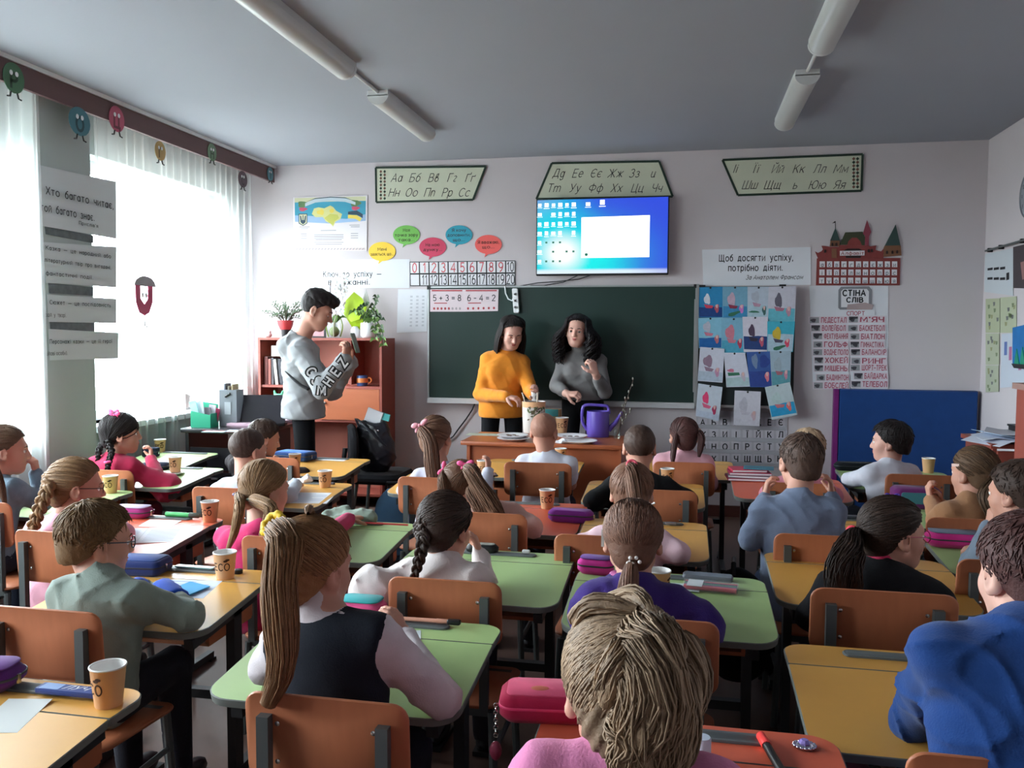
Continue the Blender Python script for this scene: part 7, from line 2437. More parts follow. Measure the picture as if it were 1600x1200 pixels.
def cup(P, label, rz=0.0, group='kraft paper cups', sc=1.0):
 t = thing('paper_cup', label, 'cup', tuple(P), rz, group)
 link('cup_wall', CUP['wall'], t)
 link('cup_inside', CUP['in'], t)
 link('cup_rim', CUP['rim'], t)
 link('cup_lettering', CUP['print'], t)
 t.scale = (sc, sc, sc)
 return t
for key, px, py, rz, lab in (('D1', 172, 1101, -.55, 'kraft paper cup on the lower left yellow desk'),
                             ('D2', 352, 903, .15, 'kraft paper cup on the desk of the child in glasses'),
                             ('D3', 333, 815, -.1, 'kraft paper cup on the pale orange desk'),
                             ('D4', 173, 770, 0, 'kraft paper cup on the small green desk by the pier'),
                             ('D5', 274, 738, -.1, 'kraft paper cup on a saucer on the mint desk'),
                             ('D6', 222, 702, .3, 'kraft paper cup on the window desk, left of two'),
                             ('D6', 244, 703, .5, 'kraft paper cup on the window desk, right of two'),
                             ('C7', 461, 731, .1, 'kraft paper cup beside the blue pencil case'),
                             ('C6', 508, 761, -.2, 'kraft paper cup by the white papers'),
                             ('C10', 761, 739, .4, 'kraft paper cup at the right end of the wall-side yellow desk'),
                             ('C13', 876, 722, .1, 'kraft paper cup before the front table'),
                             ('R1', 855, 794, .05, 'kraft paper cup on the red orange desk'),
                             ('C14', 1043, 754, 0, 'kraft paper cup behind the shoulder of the child with elbows spread'),
                             ('C15', 1010, 813, 0, 'kraft paper cup hidden behind the child in pale pink'),
                             ('C16', 1029, 934, .6, 'kraft paper cup at the shoulder of the child in purple'),
                             ('C22', 1433, 729, 2.5, 'kraft paper cup before the blue mat')):
 cup(on_desk(key, px, py), lab, rz)
P = on_desk('D5', 268, 741)
tag(MB().lathe([(0, .001), (.05, .001), (.075, .010), (.076, .012), (.05, .004), (0, .004)], 28, cap0=False).build('saucer', M_cupin, None, 60, tuple(P)), 'white saucer under the cup on the mint desk', 'saucer')
for o in bpy.data.objects:
 if o.get('label') == 'kraft paper cup on a saucer on the mint desk':
  o.location.z += .004
def pouch(P, w, d, h, rz, col, label, col2=None, zipc=(60, 60, 66), soft=.4, name='pencil_case', tilt=0.0):
 """soft zipped case: body, zip with puller, seam panel"""
 t = thing(name, label, 'pencil case', tuple(P), rz)
 if tilt:
  t.rotation_euler.x = tilt
 r = min(w, d) * soft
 b = MB()
 b.slab(rrect(w, d, r, 6), 0, h, min(h, r) * .45)
 b.build('case_body', cloth('case_%d_%d_%d' % col, col, bump=.15), t, 60)
 z = MB()
 z.slab(rrect(w + .003, d + .003, r + .001, 6), h * .52, h * .52 + .006, .001)
 z.build('zip', mat('zip_%d' % zipc[0], zipc, rough=.5), t)
 MB().box((w / 2 + .004, -d * .1, h * .5), (.006, .008, .022)).build('zip_puller', M_screw, t)
 if col2:
  p = MB()
  p.slab(rrect(w * .86, d * .8, r * .7, 5), h - .001, h + .0025, .001)
  p.build('top_panel', cloth('case_%d_%d_%d' % col2, col2, bump=.15), t, 60)
 return t
def sheet(P, w, d, rz, label, col=(232, 234, 240), name='paper_sheet', tilt=TILT, lines=0, cat='paper', th=.0012, extra=None):
 t = thing(name, label, cat, tuple(P), rz)
 t.rotation_euler.x = tilt
 MB().box((0, 0, th / 2), (w, d, th)).build('page', mat('page_%d_%d' % (col[0], col[2]), col, rough=.75), t)
 if lines:
  m = MB()
  for i in range(lines):
   y = d * (.38 - .76 * i / max(1, lines - 1))
   ww = w * (.75 if i % 3 else .5)
   m.add([(-w * .4, y, th + .0004), (-w * .4 + ww, y, th + .0004), (-w * .4 + ww, y + .004, th + .0004), (-w * .4, y + .004, th + .0004)], [(0, 1, 2, 3)])
  m.build('print_lines', mat('page_print', (150, 160, 196), rough=.8), t, smooth=0)
 return t
def pen(A, B, r, col, label, cap=None, cat='pen', name='pen'):
 A, B = np.asarray(A, float), np.asarray(B, float)
 t = thing(name, label, cat, tuple(A))
 v = B - A
 m = MB()
 m.tube([(0, 0, 0), tuple(v * .72)], r, n=10)
 m.build('barrel', mat('pen_%d_%d_%d' % col, col, rough=.35), t)
 m = MB()
 m.tube([tuple(v * .70), tuple(v * .96), tuple(v)], [r * 1.15, r * 1.1, r * .6], n=10)
 m.build('pen_cap', mat('pen_%d_%d_%d' % (cap or col), cap or col, rough=.35), t)
 return t
P = on_desk('D1', 8, 1070)
pouch(P + vec(-.05, -.02, 0), .20, .12, .055, .15, (88, 36, 116), 'purple pencil case at the left edge of the picture', (110, 60, 140))
P = on_desk('D1', 112, 1089, .009)
t = thing('pen_box', 'blue flat pen box with white lettering lying in the pen tray', 'box', tuple(P), 0.0)
MB().slab(rrect(.17, .034, .004), 0, .012, .002).build('box_body', mat('pen_box_blue', (54, 74, 140), rough=.3), t)
MB().slab(rrect(.05, .030, .004, cx=-.05), .0115, .0127, .0003).build('blue_panel', mat('pen_box_pale', (120, 150, 200), rough=.3), t)
m = MB()
put_text(m, 'ЛУЧ', (.015, -.008, .0128), .026, u=(1, 0, 0), v=(0, 1, 0), shear=.3, width=.07)
m.build('box_lettering', M_white, t, smooth=0)
P = on_desk('D1', 20, 1118)
sheet(P, .10, .14, .2, 'clear plastic folder corner on the lower left desk', (214, 216, 214), name='plastic_folder', cat='folder')
P = on_desk('D2', 218, 894)
pouch(P + vec(0, .0, 0), .20, .12, .052, .10, (26, 42, 96), 'large navy zipped pencil case before the child in glasses', (36, 60, 120), zipc=(20, 26, 50), soft=.2)
P = on_desk('D2', 285, 920)
sheet(P, .21, .15, .12, 'clear sleeve with printed lines on the desk of the child in glasses', (206, 216, 232), name='plastic_sleeve', lines=6, cat='folder')
P = on_desk('D2', 285, 926, .0025)
sheet(P, .10, .14, -.35, 'small bright blue notebook under the cuff of the child in glasses', (64, 150, 200), name='notebook', cat='notebook', th=.004)
P = on_desk('D2', 305, 891, .009)
tag(MB().slab(rrect(.15, .024, .006), 0, .006, .002).build('ruler', mat('ruler_mint', (126, 160, 164), rough=.3), None, 40, tuple(P)), 'mint ruler lying in the pen tray by the cup', 'ruler')
P = on_desk('D2', 377, 893)
tag(MB().lathe([(.016, 0), (.016, .012), (.013, .014)], 16, cap1=True).build('sharpener', M_black, None, 40, tuple(P)), 'small dark round sharpener right of the cup', 'sharpener')
P = on_desk('D3', 207, 808)
pouch(P, .19, .10, .05, .05, (150, 40, 110), 'magenta and lilac pencil case on the pale orange desk', (176, 160, 190))
P = on_desk('D3', 285, 809, .009)
t = pen(P + vec(-.07, 0, .009), P + vec(.10, 0, .009), .011, (60, 170, 90), 'green glue stick pen lying in the pen tray', (70, 84, 78), name='glue_stick', cat='glue')
P = on_desk('D3', 222, 838)
nb_ = thing('notebook', 'open white notebook on the pale orange desk', 'notebook', tuple(P), .35)
nb_.rotation_euler.x = TILT
for s in (-1, 1):
 MB().slab(rrect(.16, .20, .004, cx=s * .08), 0, .005, .002).build('page_block', M_paper, nb_)
 m = MB()
 for i in range(8):
  m.add([(s * .08 - .06, -.08 + .02 * i, .0055), (s * .08 + .06, -.08 + .02 * i, .0055), (s * .08 + .06, -.0765 + .02 * i, .0055), (s * .08 - .06, -.0765 + .02 * i, .0055)], [(0, 1, 2, 3)])
 m.build('page_lines', mat('page_print', (150, 160, 196), rough=.8), nb_, smooth=0)
P = on_desk('D3', 250, 818)
sheet(P, .15, .10, .1, 'white loose sheet at the tray of the pale orange desk')
P = on_desk('D5', 243, 733)
pouch(P, .19, .10, .04, .1, (28, 34, 52), 'dark flat pencil case on the mint desk', None)
P = on_desk('D6', 245, 722)
sheet(P, .16, .12, .1, 'white paper on the window desk beside the mint desk')
P = on_desk('D6', 236, 713)
pouch(P, .10, .07, .06, .2, (30, 40, 60), 'small navy box case on the window desk', None, soft=.15)
P = on_desk('C7', 462, 718)
pouch(P, .26, .14, .055, -.15, (28, 60, 110), 'blue printed pencil case on the yellow desk by the teacher table', (44, 96, 170), soft=.15)
P = on_desk('C7', 520, 718)
sheet(P, .20, .10, -.05, 'clear sheet at the far edge of the yellow desk by the bag chair', (214, 216, 226), tilt=0)
P = on_desk('C6', 480, 778)
sheet(P, .26, .20, .15, 'white worksheet with blue lines on the yellow desk', lines=7)
P = on_desk('C6', 476, 755)
t = thing('crumpled_tissue', 'small crumpled white tissue by the worksheet', 'tissue', tuple(P))
m = MB()
m.ell((0, 0, .018), (.04, .03, .022), 10, 7)
m.v = [(x * (1 + .3 * math.sin(60 * y + 40 * z)), y * (1 + .3 * math.sin(70 * x)), max(0, z * (1 + .4 * math.sin(90 * x + 50 * y)))) for x, y, z in m.v]
m.build('tissue_fold', M_paper, t, 10)
P = on_desk('C6', 519, 757)
tag(MB().slab(rrect(.03, .02, .004), 0, .012, .002).build('eraser', mat('eraser_dark', (70, 66, 76)), None, 40, tuple(P)), 'small dark eraser by the cup near the white papers', 'eraser')
P = on_desk('G0', 548, 815)
t = thing('open_pouch', 'open grey green pencil pouch slumped on the green desk beside the pink sleeve', 'pencil case', tuple(P), .1)
f = Field((-.17, -.1, -.02), (.17, .1, .11), .007)
f.cone((-.10, 0, .025), (.09, 0, .028), .03, .036, .02).cone((-.08, .02, .035), (-.02, .03, .055), .022, .02, .02).cone((.06, 0, .03), (.12, -.02, .025), .03, .02, .02)
f.ell((-.07, -.015, .055), (.05, .02, .02), None, .01, 'cut')
f.warp(lambda P_: folds(P_, .006, 60, 3))
f.F = np.maximum(f.F, (0 - f.ax[2])[None, None, :])
V, Q = f.surf()
link('pouch_body', np_mesh('pouch_body', [(V, Q, 0)], [cloth('pouch_grey', (126, 140, 128))]), t)
P = on_desk('G0', 600, 823, .009)
tag(MB().tube([(-.09, 0, .004), (.11, 0, .004)], .004, n=6).build('pencil', mat('pencil_red', (196, 60, 66)), None, 40, tuple(P)), 'red pencil in the tray of the green desk behind the blue backpack', 'pencil')
P = on_desk('G1', 570, 962)
pouch(P + vec(0, .015, 0), .15, .10, .06, 0, (226, 84, 140), 'pink and teal hard pencil case left of the green desk tray', (46, 160, 164), zipc=(40, 60, 60))
P = on_desk('G1', 660, 976, .009)
pen(P + vec(-.09, .0, .006), P + vec(.10, .004, .006), .006, (226, 164, 140), 'peach pencil lying in the grey tray before the nearest chair', name='pencil', cat='pencil')
P = on_desk('G1', 712, 977, .009)
tag(MB().slab(rrect(.04, .016, .004), 0, .014, .003).build('sharpener', M_black, None, 40, tuple(P)), 'small black sharpener at the tray end of the nearest green desk', 'sharpener')
P = on_desk('G1', 632, 997)
sheet(P, .09, .11, .3, 'clear plastic sheet beside the hand of the child in the waistcoat', (206, 216, 220), name='plastic_sleeve', cat='folder', tilt=0)
P = P3(607, 982, 2.06)
P[2] = max(P[2], .70)
t = thing('paper_sheet', 'white folded paper held by the child in the waistcoat', 'paper', tuple(P), .2)
MB().prism([(-.05, -.04), (.03, -.035), (.0, .05)], 0, .002, fn=lambda x, y, z: (x, z, y)).build('page', M_paper, t)
P = on_desk('G2', 755, 862)
t = thing('glass_jar', 'black and clear spectacles case in front of the child in the loose white blouse', 'case', tuple(P))
t.name = 'spectacles_case'
MB().slab(rrect(.13, .06, .028), 0, .035, .012).build('case_body', M_black, t)
MB().slab(rrect(.10, .03, .012), .0345, .037, .001).build('clear_lid', mat('lid_grey', (150, 156, 150), rough=.2), t)
P = on_desk('G2', 826, 862, .009)
tag(MB().slab(rrect(.03, .014, .003), 0, .012, .003).build('eraser', mat('eraser_white', (206, 208, 206)), None, 40, tuple(P)), 'tiny pale eraser at the tray end by the child in the loose white blouse', 'eraser')
P = on_desk('C10', 780, 737)
t = thing('tablet', 'dark tablet lying at the right of the wall-side yellow desk', 'tablet', tuple(P + vec(-.02, 0, 0)), .35)
MB().slab(rrect(.16, .11, .012), 0, .009, .003).build('tablet_body', M_black, t)
MB().slab(rrect(.145, .095, .004), .0085, .0095, .0003).build('tablet_screen', mat('tablet_glass', (120, 128, 146), rough=.1), t)
P = on_desk('R1', 905, 815)
pouch(P + vec(.0, .0, 0), .21, .08, .055, -.05, (124, 44, 140), 'long purple pencil case beside the child in pale pink', None, zipc=(60, 20, 70))
P = on_desk('C15', 1048, 822, .008)
tag(MB().slab(rrect(.05, .014, .003), 0, .010, .003).build('sharpener', mat('dull_steel', (130, 130, 134), metal=.6), None, 40, tuple(P)), 'steel sharpener at the tray end by the child in pale pink', 'sharpener')
P = on_desk('C16', 932, 893)
pouch(P, .13, .08, .055, -.1, (220, 60, 160), 'pink and violet pencil case behind the child in purple', (110, 70, 150))
t = thing('felt_pen_pack', 'clear pack of coloured felt pens on the green desk', 'pens', tuple(on_desk('C16', 1110, 920)), -.12)
for i, c in enumerate(((206, 54, 84), (226, 90, 96), (120, 60, 120), (60, 130, 84), (70, 60, 90), (196, 60, 70))):
 m = MB()
 y = -.032 + .0125 * i
 m.tube([(-.085, y, .008), (.085, y, .008)], .0062, n=8)
 m.build('felt_pen', mat('felt_%d_%d_%d' % c, c, rough=.35), t)
m = MB()
m.box((-.05, 0, .0155), (.05, .075, .001))
m.build('pack_label', M_white, t)
m = MB()
m.slab(rrect(.18, .085, .008), .0, .0165, .003)
m.build('clear_wrap', mat('clear_film_pens', (214, 220, 226), rough=.1, alpha=.25), t)
t = thing('spectacles_case', 'flat clear grey box above the felt pens', 'case', tuple(on_desk('C16', 1106, 905)), -.08)
MB().slab(rrect(.17, .05, .01), 0, .018, .005).build('case_body', mat('clear_grey', (110, 114, 124), rough=.15), t)
P = on_desk('C16', 1070, 918)
sheet(P, .10, .08, -.1, 'clear plastic sheet beside the cup on the green desk', (206, 222, 222), name='plastic_sleeve', cat='folder', tilt=0)
P = on_desk('R17', 862, 1122)
t = pouch(P + vec(-.035, .03, 0), .22, .12, .058, .12, (182, 28, 72), 'crimson and pink pencil case with a charm hanging off the orange desk', (226, 84, 120), zipc=(236, 70, 120), soft=.25)
m = MB()
m.ell((-.03, 0, .0585), (.04, .028, .002), 14, 6)
m.build('green_print', mat('print_green', (60, 96, 66)), t)
m = MB()
m.ell((-.022, -.008, .0600), (.022, .014, .002), 12, 6)
m.build('orange_print', mat('print_orange', (216, 110, 84)), t)
m = MB()
for k in range(9):
 torus_mb(m, (-.118, -.03, .028 - .0085 * k), (1, 0, 0) if k % 2 else (0, 1, 0), .0045, .0013, 10, 6)
m.build('charm_chain', M_screw, t)
m = MB()
m.ell((-.118, -.03, -.075), (.014, .010, .022), 12, 8)
m.cone_ = None
m.build('charm', mat('charm_rose', (150, 60, 84), rough=.3), t)
A, B_ = on_desk('R17', 1212, 1199, .012), on_desk('R17', 1186, 1150, .012)
pen(A + (A - B_) * .5, B_, .009, (20, 20, 22), 'red capped black highlighter lying on the orange desk', (250, 70, 66), name='highlighter', cat='marker')
t = thing('brooch', 'sparkling silver bead brooch on the orange desk', 'jewellery', tuple(on_desk('R17', 1257, 1168)))
g_ = np.random.default_rng(5)
M_bead = mat('silver_bead', (206, 204, 220), rough=.12, metal=1)
M_gem = mat('lilac_gem', (150, 130, 200), rough=.08, spec=.8)
for k in range(16):
 a = 2 * math.pi * k / 16
 MB().ell((.021 * math.cos(a), .017 * math.sin(a), .005), (.0038,) * 3, 8, 6).build('bead', M_bead, t)
m = MB()
m.lathe([(.017, 0), (.018, .006), (.012, .010)], 16, cap1=True)
m.build('setting', M_bead, t)
m = MB()
m.lathe([(.012, .008), (.013, .012), (.007, .017)], 8, cap1=True)
m.build('gem', M_gem, t, 5)
t = thing('paper_tube', 'pale printed paper tube standing at the collar of the child in the pink roll-neck', 'tube', tuple(on_desk('R17', 1096, 1196)))
MB().lathe([(.018, 0), (.018, .055), (.016, .058)], 20, cap1=True).build('tube_wall', mat('tube_pale', (196, 206, 222), rough=.6, var=.15, vscale=120), t)
for k, (c, w, d, dx, rz, lab) in enumerate((((150, 40, 70), .26, .19, 0, .05, 'dark crimson book at the bottom of the pile on the red desk'),
           ((110, 110, 124), .25, .18, .005, -.05, 'grey book in the middle of the pile on the red desk'),
           ((176, 50, 90), .24, .17, .0, .04, 'raspberry book under the top one on the red desk'),
           ((220, 70, 96), .20, .15, -.01, .12, 'coral red book on top of the pile on the red desk'))):
 P = on_desk('C19', 1170, 748) + vec(dx, 0, .016 * k)
 t = thing('book', lab, 'book', tuple(P), rz, 'books piled on the red desk')
 t.rotation_euler.x = 0
 MB().slab(rrect(w, d, .004), 0, .015, .003).build('cover', mat('book_%d_%d_%d' % c, c, rough=.45), t)
 MB().box((0, 0, .0075), (w - .006, d + .0006, .010)).build('page_block', M_paper, t)
P = on_desk('C19', 1172, 750) + vec(.05, .03, .066)
t = thing('notebook', 'thin teal notebook lying across the book pile', 'notebook', tuple(P), -.1)
MB().slab(rrect(.17, .12, .004), 0, .005, .0015).build('cover', mat('notebook_teal', (70, 130, 150), rough=.5), t)
P = on_desk('C20', 1316, 796, .008)
tag(MB().slab(rrect(.13, .03, .006), 0, .012, .003).build('ruler', mat('ruler_dark', (56, 62, 70), rough=.3), None, 40, tuple(P)), 'dark ruler in the tray right of the child in blue grey', 'ruler')
P = on_desk('C22', 1328, 727)
pouch(P, .27, .09, .05, .05, (24, 28, 34), 'long black pencil case on the green desk by the blue mat', None, zipc=(46, 50, 56))
P = on_desk('G23', 1402, 772)
pouch(P, .22, .13, .10, 0, (96, 30, 92), 'big purple pencil case with teal front panel on the right', None, soft=.25, zipc=(206, 50, 120))
m = MB()
m.slab(rrect(.17, .055, .01), 0, .004, .001, fn=lambda x, z, y: (P[0] + x + .005, P[1] - .066 - y, P[2] + .055 + z))
o = m.build('front_panel', cloth('panel_teal', (60, 116, 128)), bpy.data.objects[-1] if False else None)
pc = [q for q in bpy.data.objects if q.get('label') == 'big purple pencil case with teal front panel on the right'][0]
o.parent = pc
o.matrix_parent_inverse = Matrix.Translation(-Vector(tuple(P)))
P = on_desk('G24', 1490, 853)
pouch(P, .22, .12, .06, -.05, (200, 42, 128), 'bright pink oval pencil case on the green desk at the right edge', (110, 120, 140), zipc=(60, 20, 50))
P = on_desk('C25', 1512, 935) if False else at_z(1516, 936, .57)
t = thing('notebook', 'dark green notebook with a white edge between the right-hand desks', 'notebook', (1.16, 2.62, .50), .1)
MB().slab(rrect(.16, .22, .004), 0, .012, .002).build('cover', mat('notebook_green', (40, 84, 66), rough=.5), t)
MB().box((0, 0, .006), (.162, .215, .007)).build('page_block', M_paper, t)
t.location = (1.18, 2.2, .0)
# ------------------------------------------------------------------ backpacks on the floor
def backpack(x, y, w, d, h, col, col2, label, rz=0, z=0.0):
 t = thing('backpack', label, 'backpack', (x, y, z), rz)
 f = Field((-w, -d, -.02), (w, d, h + .1), .014)
 f.ell((0, 0, h * .5), (w * .5, d * .5, h * .5), None, .02)
 f.ell((0, 0, h * .33), (w * .5, d * .52, h * .34), None, .05)
 f.warp(lambda P_: folds(P_, .006, 30, 2))
 f.F = np.maximum(f.F, -f.ax[2][None, None, :])
 V, Q = f.surf()
 link('bag_body', np_mesh('bag_body', [(V, Q, 0)], [cloth('bag_%d_%d' % (col[0], col[2]), col)]), t)
 m = MB()
 m.slab(rrect(w * .66, h * .38, .04, 5, 0, h * .28), 0, .035, .015, fn=lambda a, b, c: (a, -d * .5 + .02 - c, b))
 m.build('front_pocket', cloth('bag_%d_%d' % (col2[0], col2[2]), col2), t)
 m = MB()
 m.tube([(-.05, .02, h * .96), (-.04, .02, h * 1.06), (.04, .02, h * 1.06), (.05, .02, h * .96)], .010, n=7)
 m.build('handle', M_black, t)
 for s in (-1, 1):
  m = MB()
  m.tube([(s * w * .25, d * .42, h * .88), (s * w * .32, d * .62, h * .6), (s * w * .3, d * .5, h * .2)], [.018, .02, .012], n=7, flat=.35, ref=(0, 1, 0))
  m.build('shoulder_strap', M_black, t)
 return t
Pb = at_z(602, 800, .36)
backpack(Pb[0] - .02, Pb[1] + .2, .26, .18, .48, (84, 124, 160), (60, 90, 120), 'blue rounded backpack on the floor left of the front plywood chair', .2, 0)
backpack(-.62, 1.28, .30, .22, .40, (36, 66, 66), (96, 40, 70), 'dark teal patterned backpack on the floor left of the orange desk', .3)
backpack(.42, 2.14, .22, .18, .40, (84, 26, 54), (60, 20, 40), 'dark crimson backpack hanging low beside the green desk', -.2, .05)
backpack(.24, 3.50, .20, .26, .46, (18, 18, 20), (26, 26, 28), 'black backpack beside the desk of the child in pale pink', 1.5, .08)
backpack(-1.02, 1.75, .22, .2, .38, (28, 26, 30), (36, 32, 38), 'black bag on the floor between the two lower left desks', .4)
backpack(-1.62, 4.14, .24, .2, .42, (70, 36, 46), (150, 60, 70), 'dark red patterned bag behind the child in light grey', .2)
# ================================================================== THE FRONT TABLE
def ft(px, py):
 return at_z(px, py, FTZ)
t = thing('kraft_pot', 'tall white pot printed with green plants and filled with soil, wooden sticks in it', 'pot', tuple(ft(838, 676) + vec(-.02, 0, 0)))
PY = t.location.y
sc = depth(t.location) / FPX
hh = (676 - 627) * sc
rr = 18 * sc
m = MB()
m.lathe([(rr * .86, 0), (rr * .9, .005), (rr * .98, hh * .5), (rr, hh)], 28, cap0=True)
m.build('pot_wall', mat('pot_white', (214, 208, 202), rough=.6), t, 60)
m = MB()
m.lathe([(0, hh * .965), (rr * .97, hh * .965)], 28, cap0=False)
m.build('soil', mat('soil', (96, 62, 44), rough=.95, var=.4, vscale=80), t)
m = MB()
m.lathe([(rr * 1.006, hh * .82), (rr * 1.012, hh * 1.0)], 28, cap0=False)
m.build('kraft_band', M_kraft, t, 60)
lf = MB()
g_ = np.random.default_rng(9)
for k in range(90):
 a = -math.pi / 2 + g_.uniform(-.35, 1.35)
 z = g_.uniform(.12, .86) * hh
 s_ = g_.uniform(.008, .018)
 c = vec(math.cos(a), math.sin(a), 0) * rr * (1.008 + .0006 * (k % 7)) + vec(0, 0, z)
 tu = vec(-math.sin(a), math.cos(a), 0)
 an = g_.uniform(0, 6.28)
 e1, e2 = tu * math.cos(an) + vec(0, 0, math.sin(an)), -tu * math.sin(an) + vec(0, 0, math.cos(an))
 lf.add([tuple(c + e1 * s_), tuple(c + e2 * s_ * .5), tuple(c - e1 * s_), tuple(c - e2 * s_ * .5)], [(0, 1, 2, 3)], k % 3)
lf.build('plant_print', [mat('leafprint_a', (74, 92, 58)), mat('leafprint_b', (110, 122, 74)), mat('leafprint_c', (96, 84, 66))], t, smooth=0)
for px, lean, lab in ((822, -.03, 'left wooden stick standing in the pot'), (839, .004, 'right white stick standing in the pot')):
 b0 = at_y(px, 627, PY)
 tag(MB().tube([(b0[0], PY, b0[2] - .03), (b0[0] + lean, PY, b0[2] + .065)], .005, n=8).build('plant_stick', mat('stick_pale', (222, 206, 186))), lab, 'stick')
P = P3(836, 624, 6.44)
t = cup(P - vec(0, 0, .02), 'small white paper cup held by the adult in orange', 1.0, None, .82)
for ch in t.children:
 if ch.name.startswith('cup_wall'):
  ch.data = ch.data.copy()
  ch.data.materials[0] = M_cupin
P = ft(878, 676)
cup(P, 'pinkish paper cup on the front table right of the pot', .2, None, 1.25)
for i, (px, py, r, lab) in enumerate(((802, 688, .115, 'lower white plate left of the kraft pot'), (801, 686, .112, 'upper white plate left of the kraft pot'), (905, 692, .125, 'lower white plate in front of the watering can'), (893, 687, .115, 'upper white plate in front of the watering can'))):
 P = ft(px, py) + vec(0, 0, .014 if 'upper' in lab else 0)
 t = thing('plate', lab, 'plate', tuple(P), 0, 'white foam plates on the front table')
 m = MB()
 m.lathe([(0, .002), (r * .7, .002), (r * .95, .016), (r, .018), (r * .96, .0205), (r * .7, .006), (0, .006)], 30, cap0=False)
 m.build('plate_dish', mat('foam_white', (232, 228, 230), rough=.55), t, 60)
 if 'upper' in lab:
  g2 = np.random.default_rng(i)
  for k in range(7):
   x, y = g2.uniform(-.06, .06), g2.uniform(-.05, .05)
   MB().ell((x, y, .010), (.016, .006, .004), 8, 5).build('seed', mat('seed_brown', (110, 84, 70)), t)
P = ft(934, 682)
t = thing('watering_can', 'purple plastic watering can with a large loop handle', 'watering can', tuple(P))
M_pur = mat('purple_plastic', (92, 72, 164), rough=.25, spec=.5)
sc = depth(P) / FPX
R0, H0 = 18 * sc, 40 * sc
m = MB()
m.lathe([(R0 * .95, 0), (R0 * .97, .004), (R0 * 1.0, H0 * .5), (R0 * .96, H0), (R0 * .90, H0), (R0 * .92, H0 * .5), (R0 * .9, .01), (0, .01)], 28, cap0=True)
m.build('can_body', M_pur, t, 60)
m = MB()
m.tube(list(map(tuple, resample([(-R0 * .93, 0, H0 * .25), (-R0 * 1.35, 0, H0 * .55), (-R0 * 1.35, 0, H0 * 1.05), (-R0 * 1.05, 0, H0 * 1.22), (R0 * .3, 0, H0 * 1.22), (R0 * .85, 0, H0 * 1.18), (R0 * .95, 0, H0 * .9)], 22))), .011, n=10)
m.build('loop_handle', M_pur, t, 60)
m = MB()
m.tube([(R0 * .9, 0, H0 * .28), (R0 * 1.5, 0, H0 * .55), (R0 * 2.1, 0, H0 * .98)], [.022, .015, .011], n=10)
m.build('spout', M_pur, t, 60)
P = ft(964, 687)
t = thing('twig_vase', 'small clear glass with pussy willow twigs beside the watering can', 'vase', tuple(P))
m = MB()
m.lathe([(.022, 0), (.024, .005), (.026, .09), (.023, .09), (.020, .01), (0, .008)], 18, cap0=True)
m.build('glass', M_glass, t, 60)
m = MB()
m.lathe([(0, .009), (.0195, .009), (.021, .05), (0, .05)], 16, cap0=False)
m.build('water', M_glass, t, 60)
for k, (tip, mid) in enumerate((((990, 592), (975, 640)), ((986, 640), (972, 660)), ((978, 622), (970, 650)))):
 a = vec(0, 0, .02)
 b = at_y(*mid, P[1]) - P
 c = at_y(*tip, P[1] - .03 * k) - P
 q = resample([a, b, c], 10)
 tw_ = MB().tube(list(map(tuple, q)), [.0035] * 5 + [.0026] * 5, n=6).build('twig', mat('twig_brown', (66, 52, 48), rough=.8), t)
 m = MB()
 for j in range(4, 10):
  m.ell(tuple(q[j] + vec(.006 * (-1) ** j, 0, .002)), (.005, .005, .010), 8, 6)
 m.build('catkin', mat('catkin', (150, 150, 140), rough=.9), tw_, 80)
P = ft(930, 672)
P = ft(866, 672) + vec(-.02, .04, 0)
t = thing('teal_box', 'small cardboard box with a teal flap behind the pot', 'box', tuple(P))
sc = depth(P) / FPX
MB().box((0, 0, 16 * sc), (26 * sc, .08, 32 * sc)).build('box_body', mat('card_tan', (186, 150, 112), rough=.8), t)
MB().box((-2 * sc, -.042, 27 * sc), (24 * sc, .006, 11 * sc)).build('teal_flap', mat('teal_card', (70, 150, 152), rough=.6), t)
P = ft(757, 679)
sheet(P, .26, .14, 0, 'pale green folder lying flat at the left end of the front table', (176, 178, 160), name='folder', tilt=0, cat='folder')
P = ft(876, 693)
t = thing('paper_scrap', 'crumpled white scrap at the front edge of the table', 'paper', tuple(P))
m = MB()
m.ell((0, 0, .012), (.05, .03, .014), 10, 7)
m.v = [(x * (1 + .3 * math.sin(60 * y + 40 * z)), y * (1 + .3 * math.sin(70 * x)), max(0, z * (1 + .5 * math.sin(90 * x + 50 * y)))) for x, y, z in m.v]
m.build('scrap', M_paper, t, 10)
# ================================================================== THE TEACHER TABLE
def tp(px, py):
 return at_z(px, py, TZ)
M_gbox = mat('green_file', (42, 152, 118), rough=.4)
P = tp(314, 668)
sc = depth(P) / FPX
t = thing('file_box', 'bright green slanted file box with papers on the black table', 'box', tuple(P + vec(0, .05, 0)))
w, h1, h2 = 34 * sc, 26 * sc, 44 * sc
m = MB()
prof = [(-w / 2, 0), (w / 2, 0), (w / 2, h1 * .75), (-w / 2, h1)]
m.prism(prof, -.055, -.051, fn=lambda x, z, y: (x, y, z))
m.build('front_panel', M_gbox, t)
m = MB()
m.prism([(-w / 2, 0), (w / 2, 0), (w / 2, h2 * .8), (-w / 2, h2 * .9)], .051, .055, fn=lambda x, z, y: (x, y, z))
m.build('rear_panel', M_gbox, t)
for s in (-1, 1):
 m = MB()
 m.box((s * (w / 2 - .002), 0, h1 * .42), (.004, .104, h1 * .84))
 m.build('side_wall', M_gbox, t)
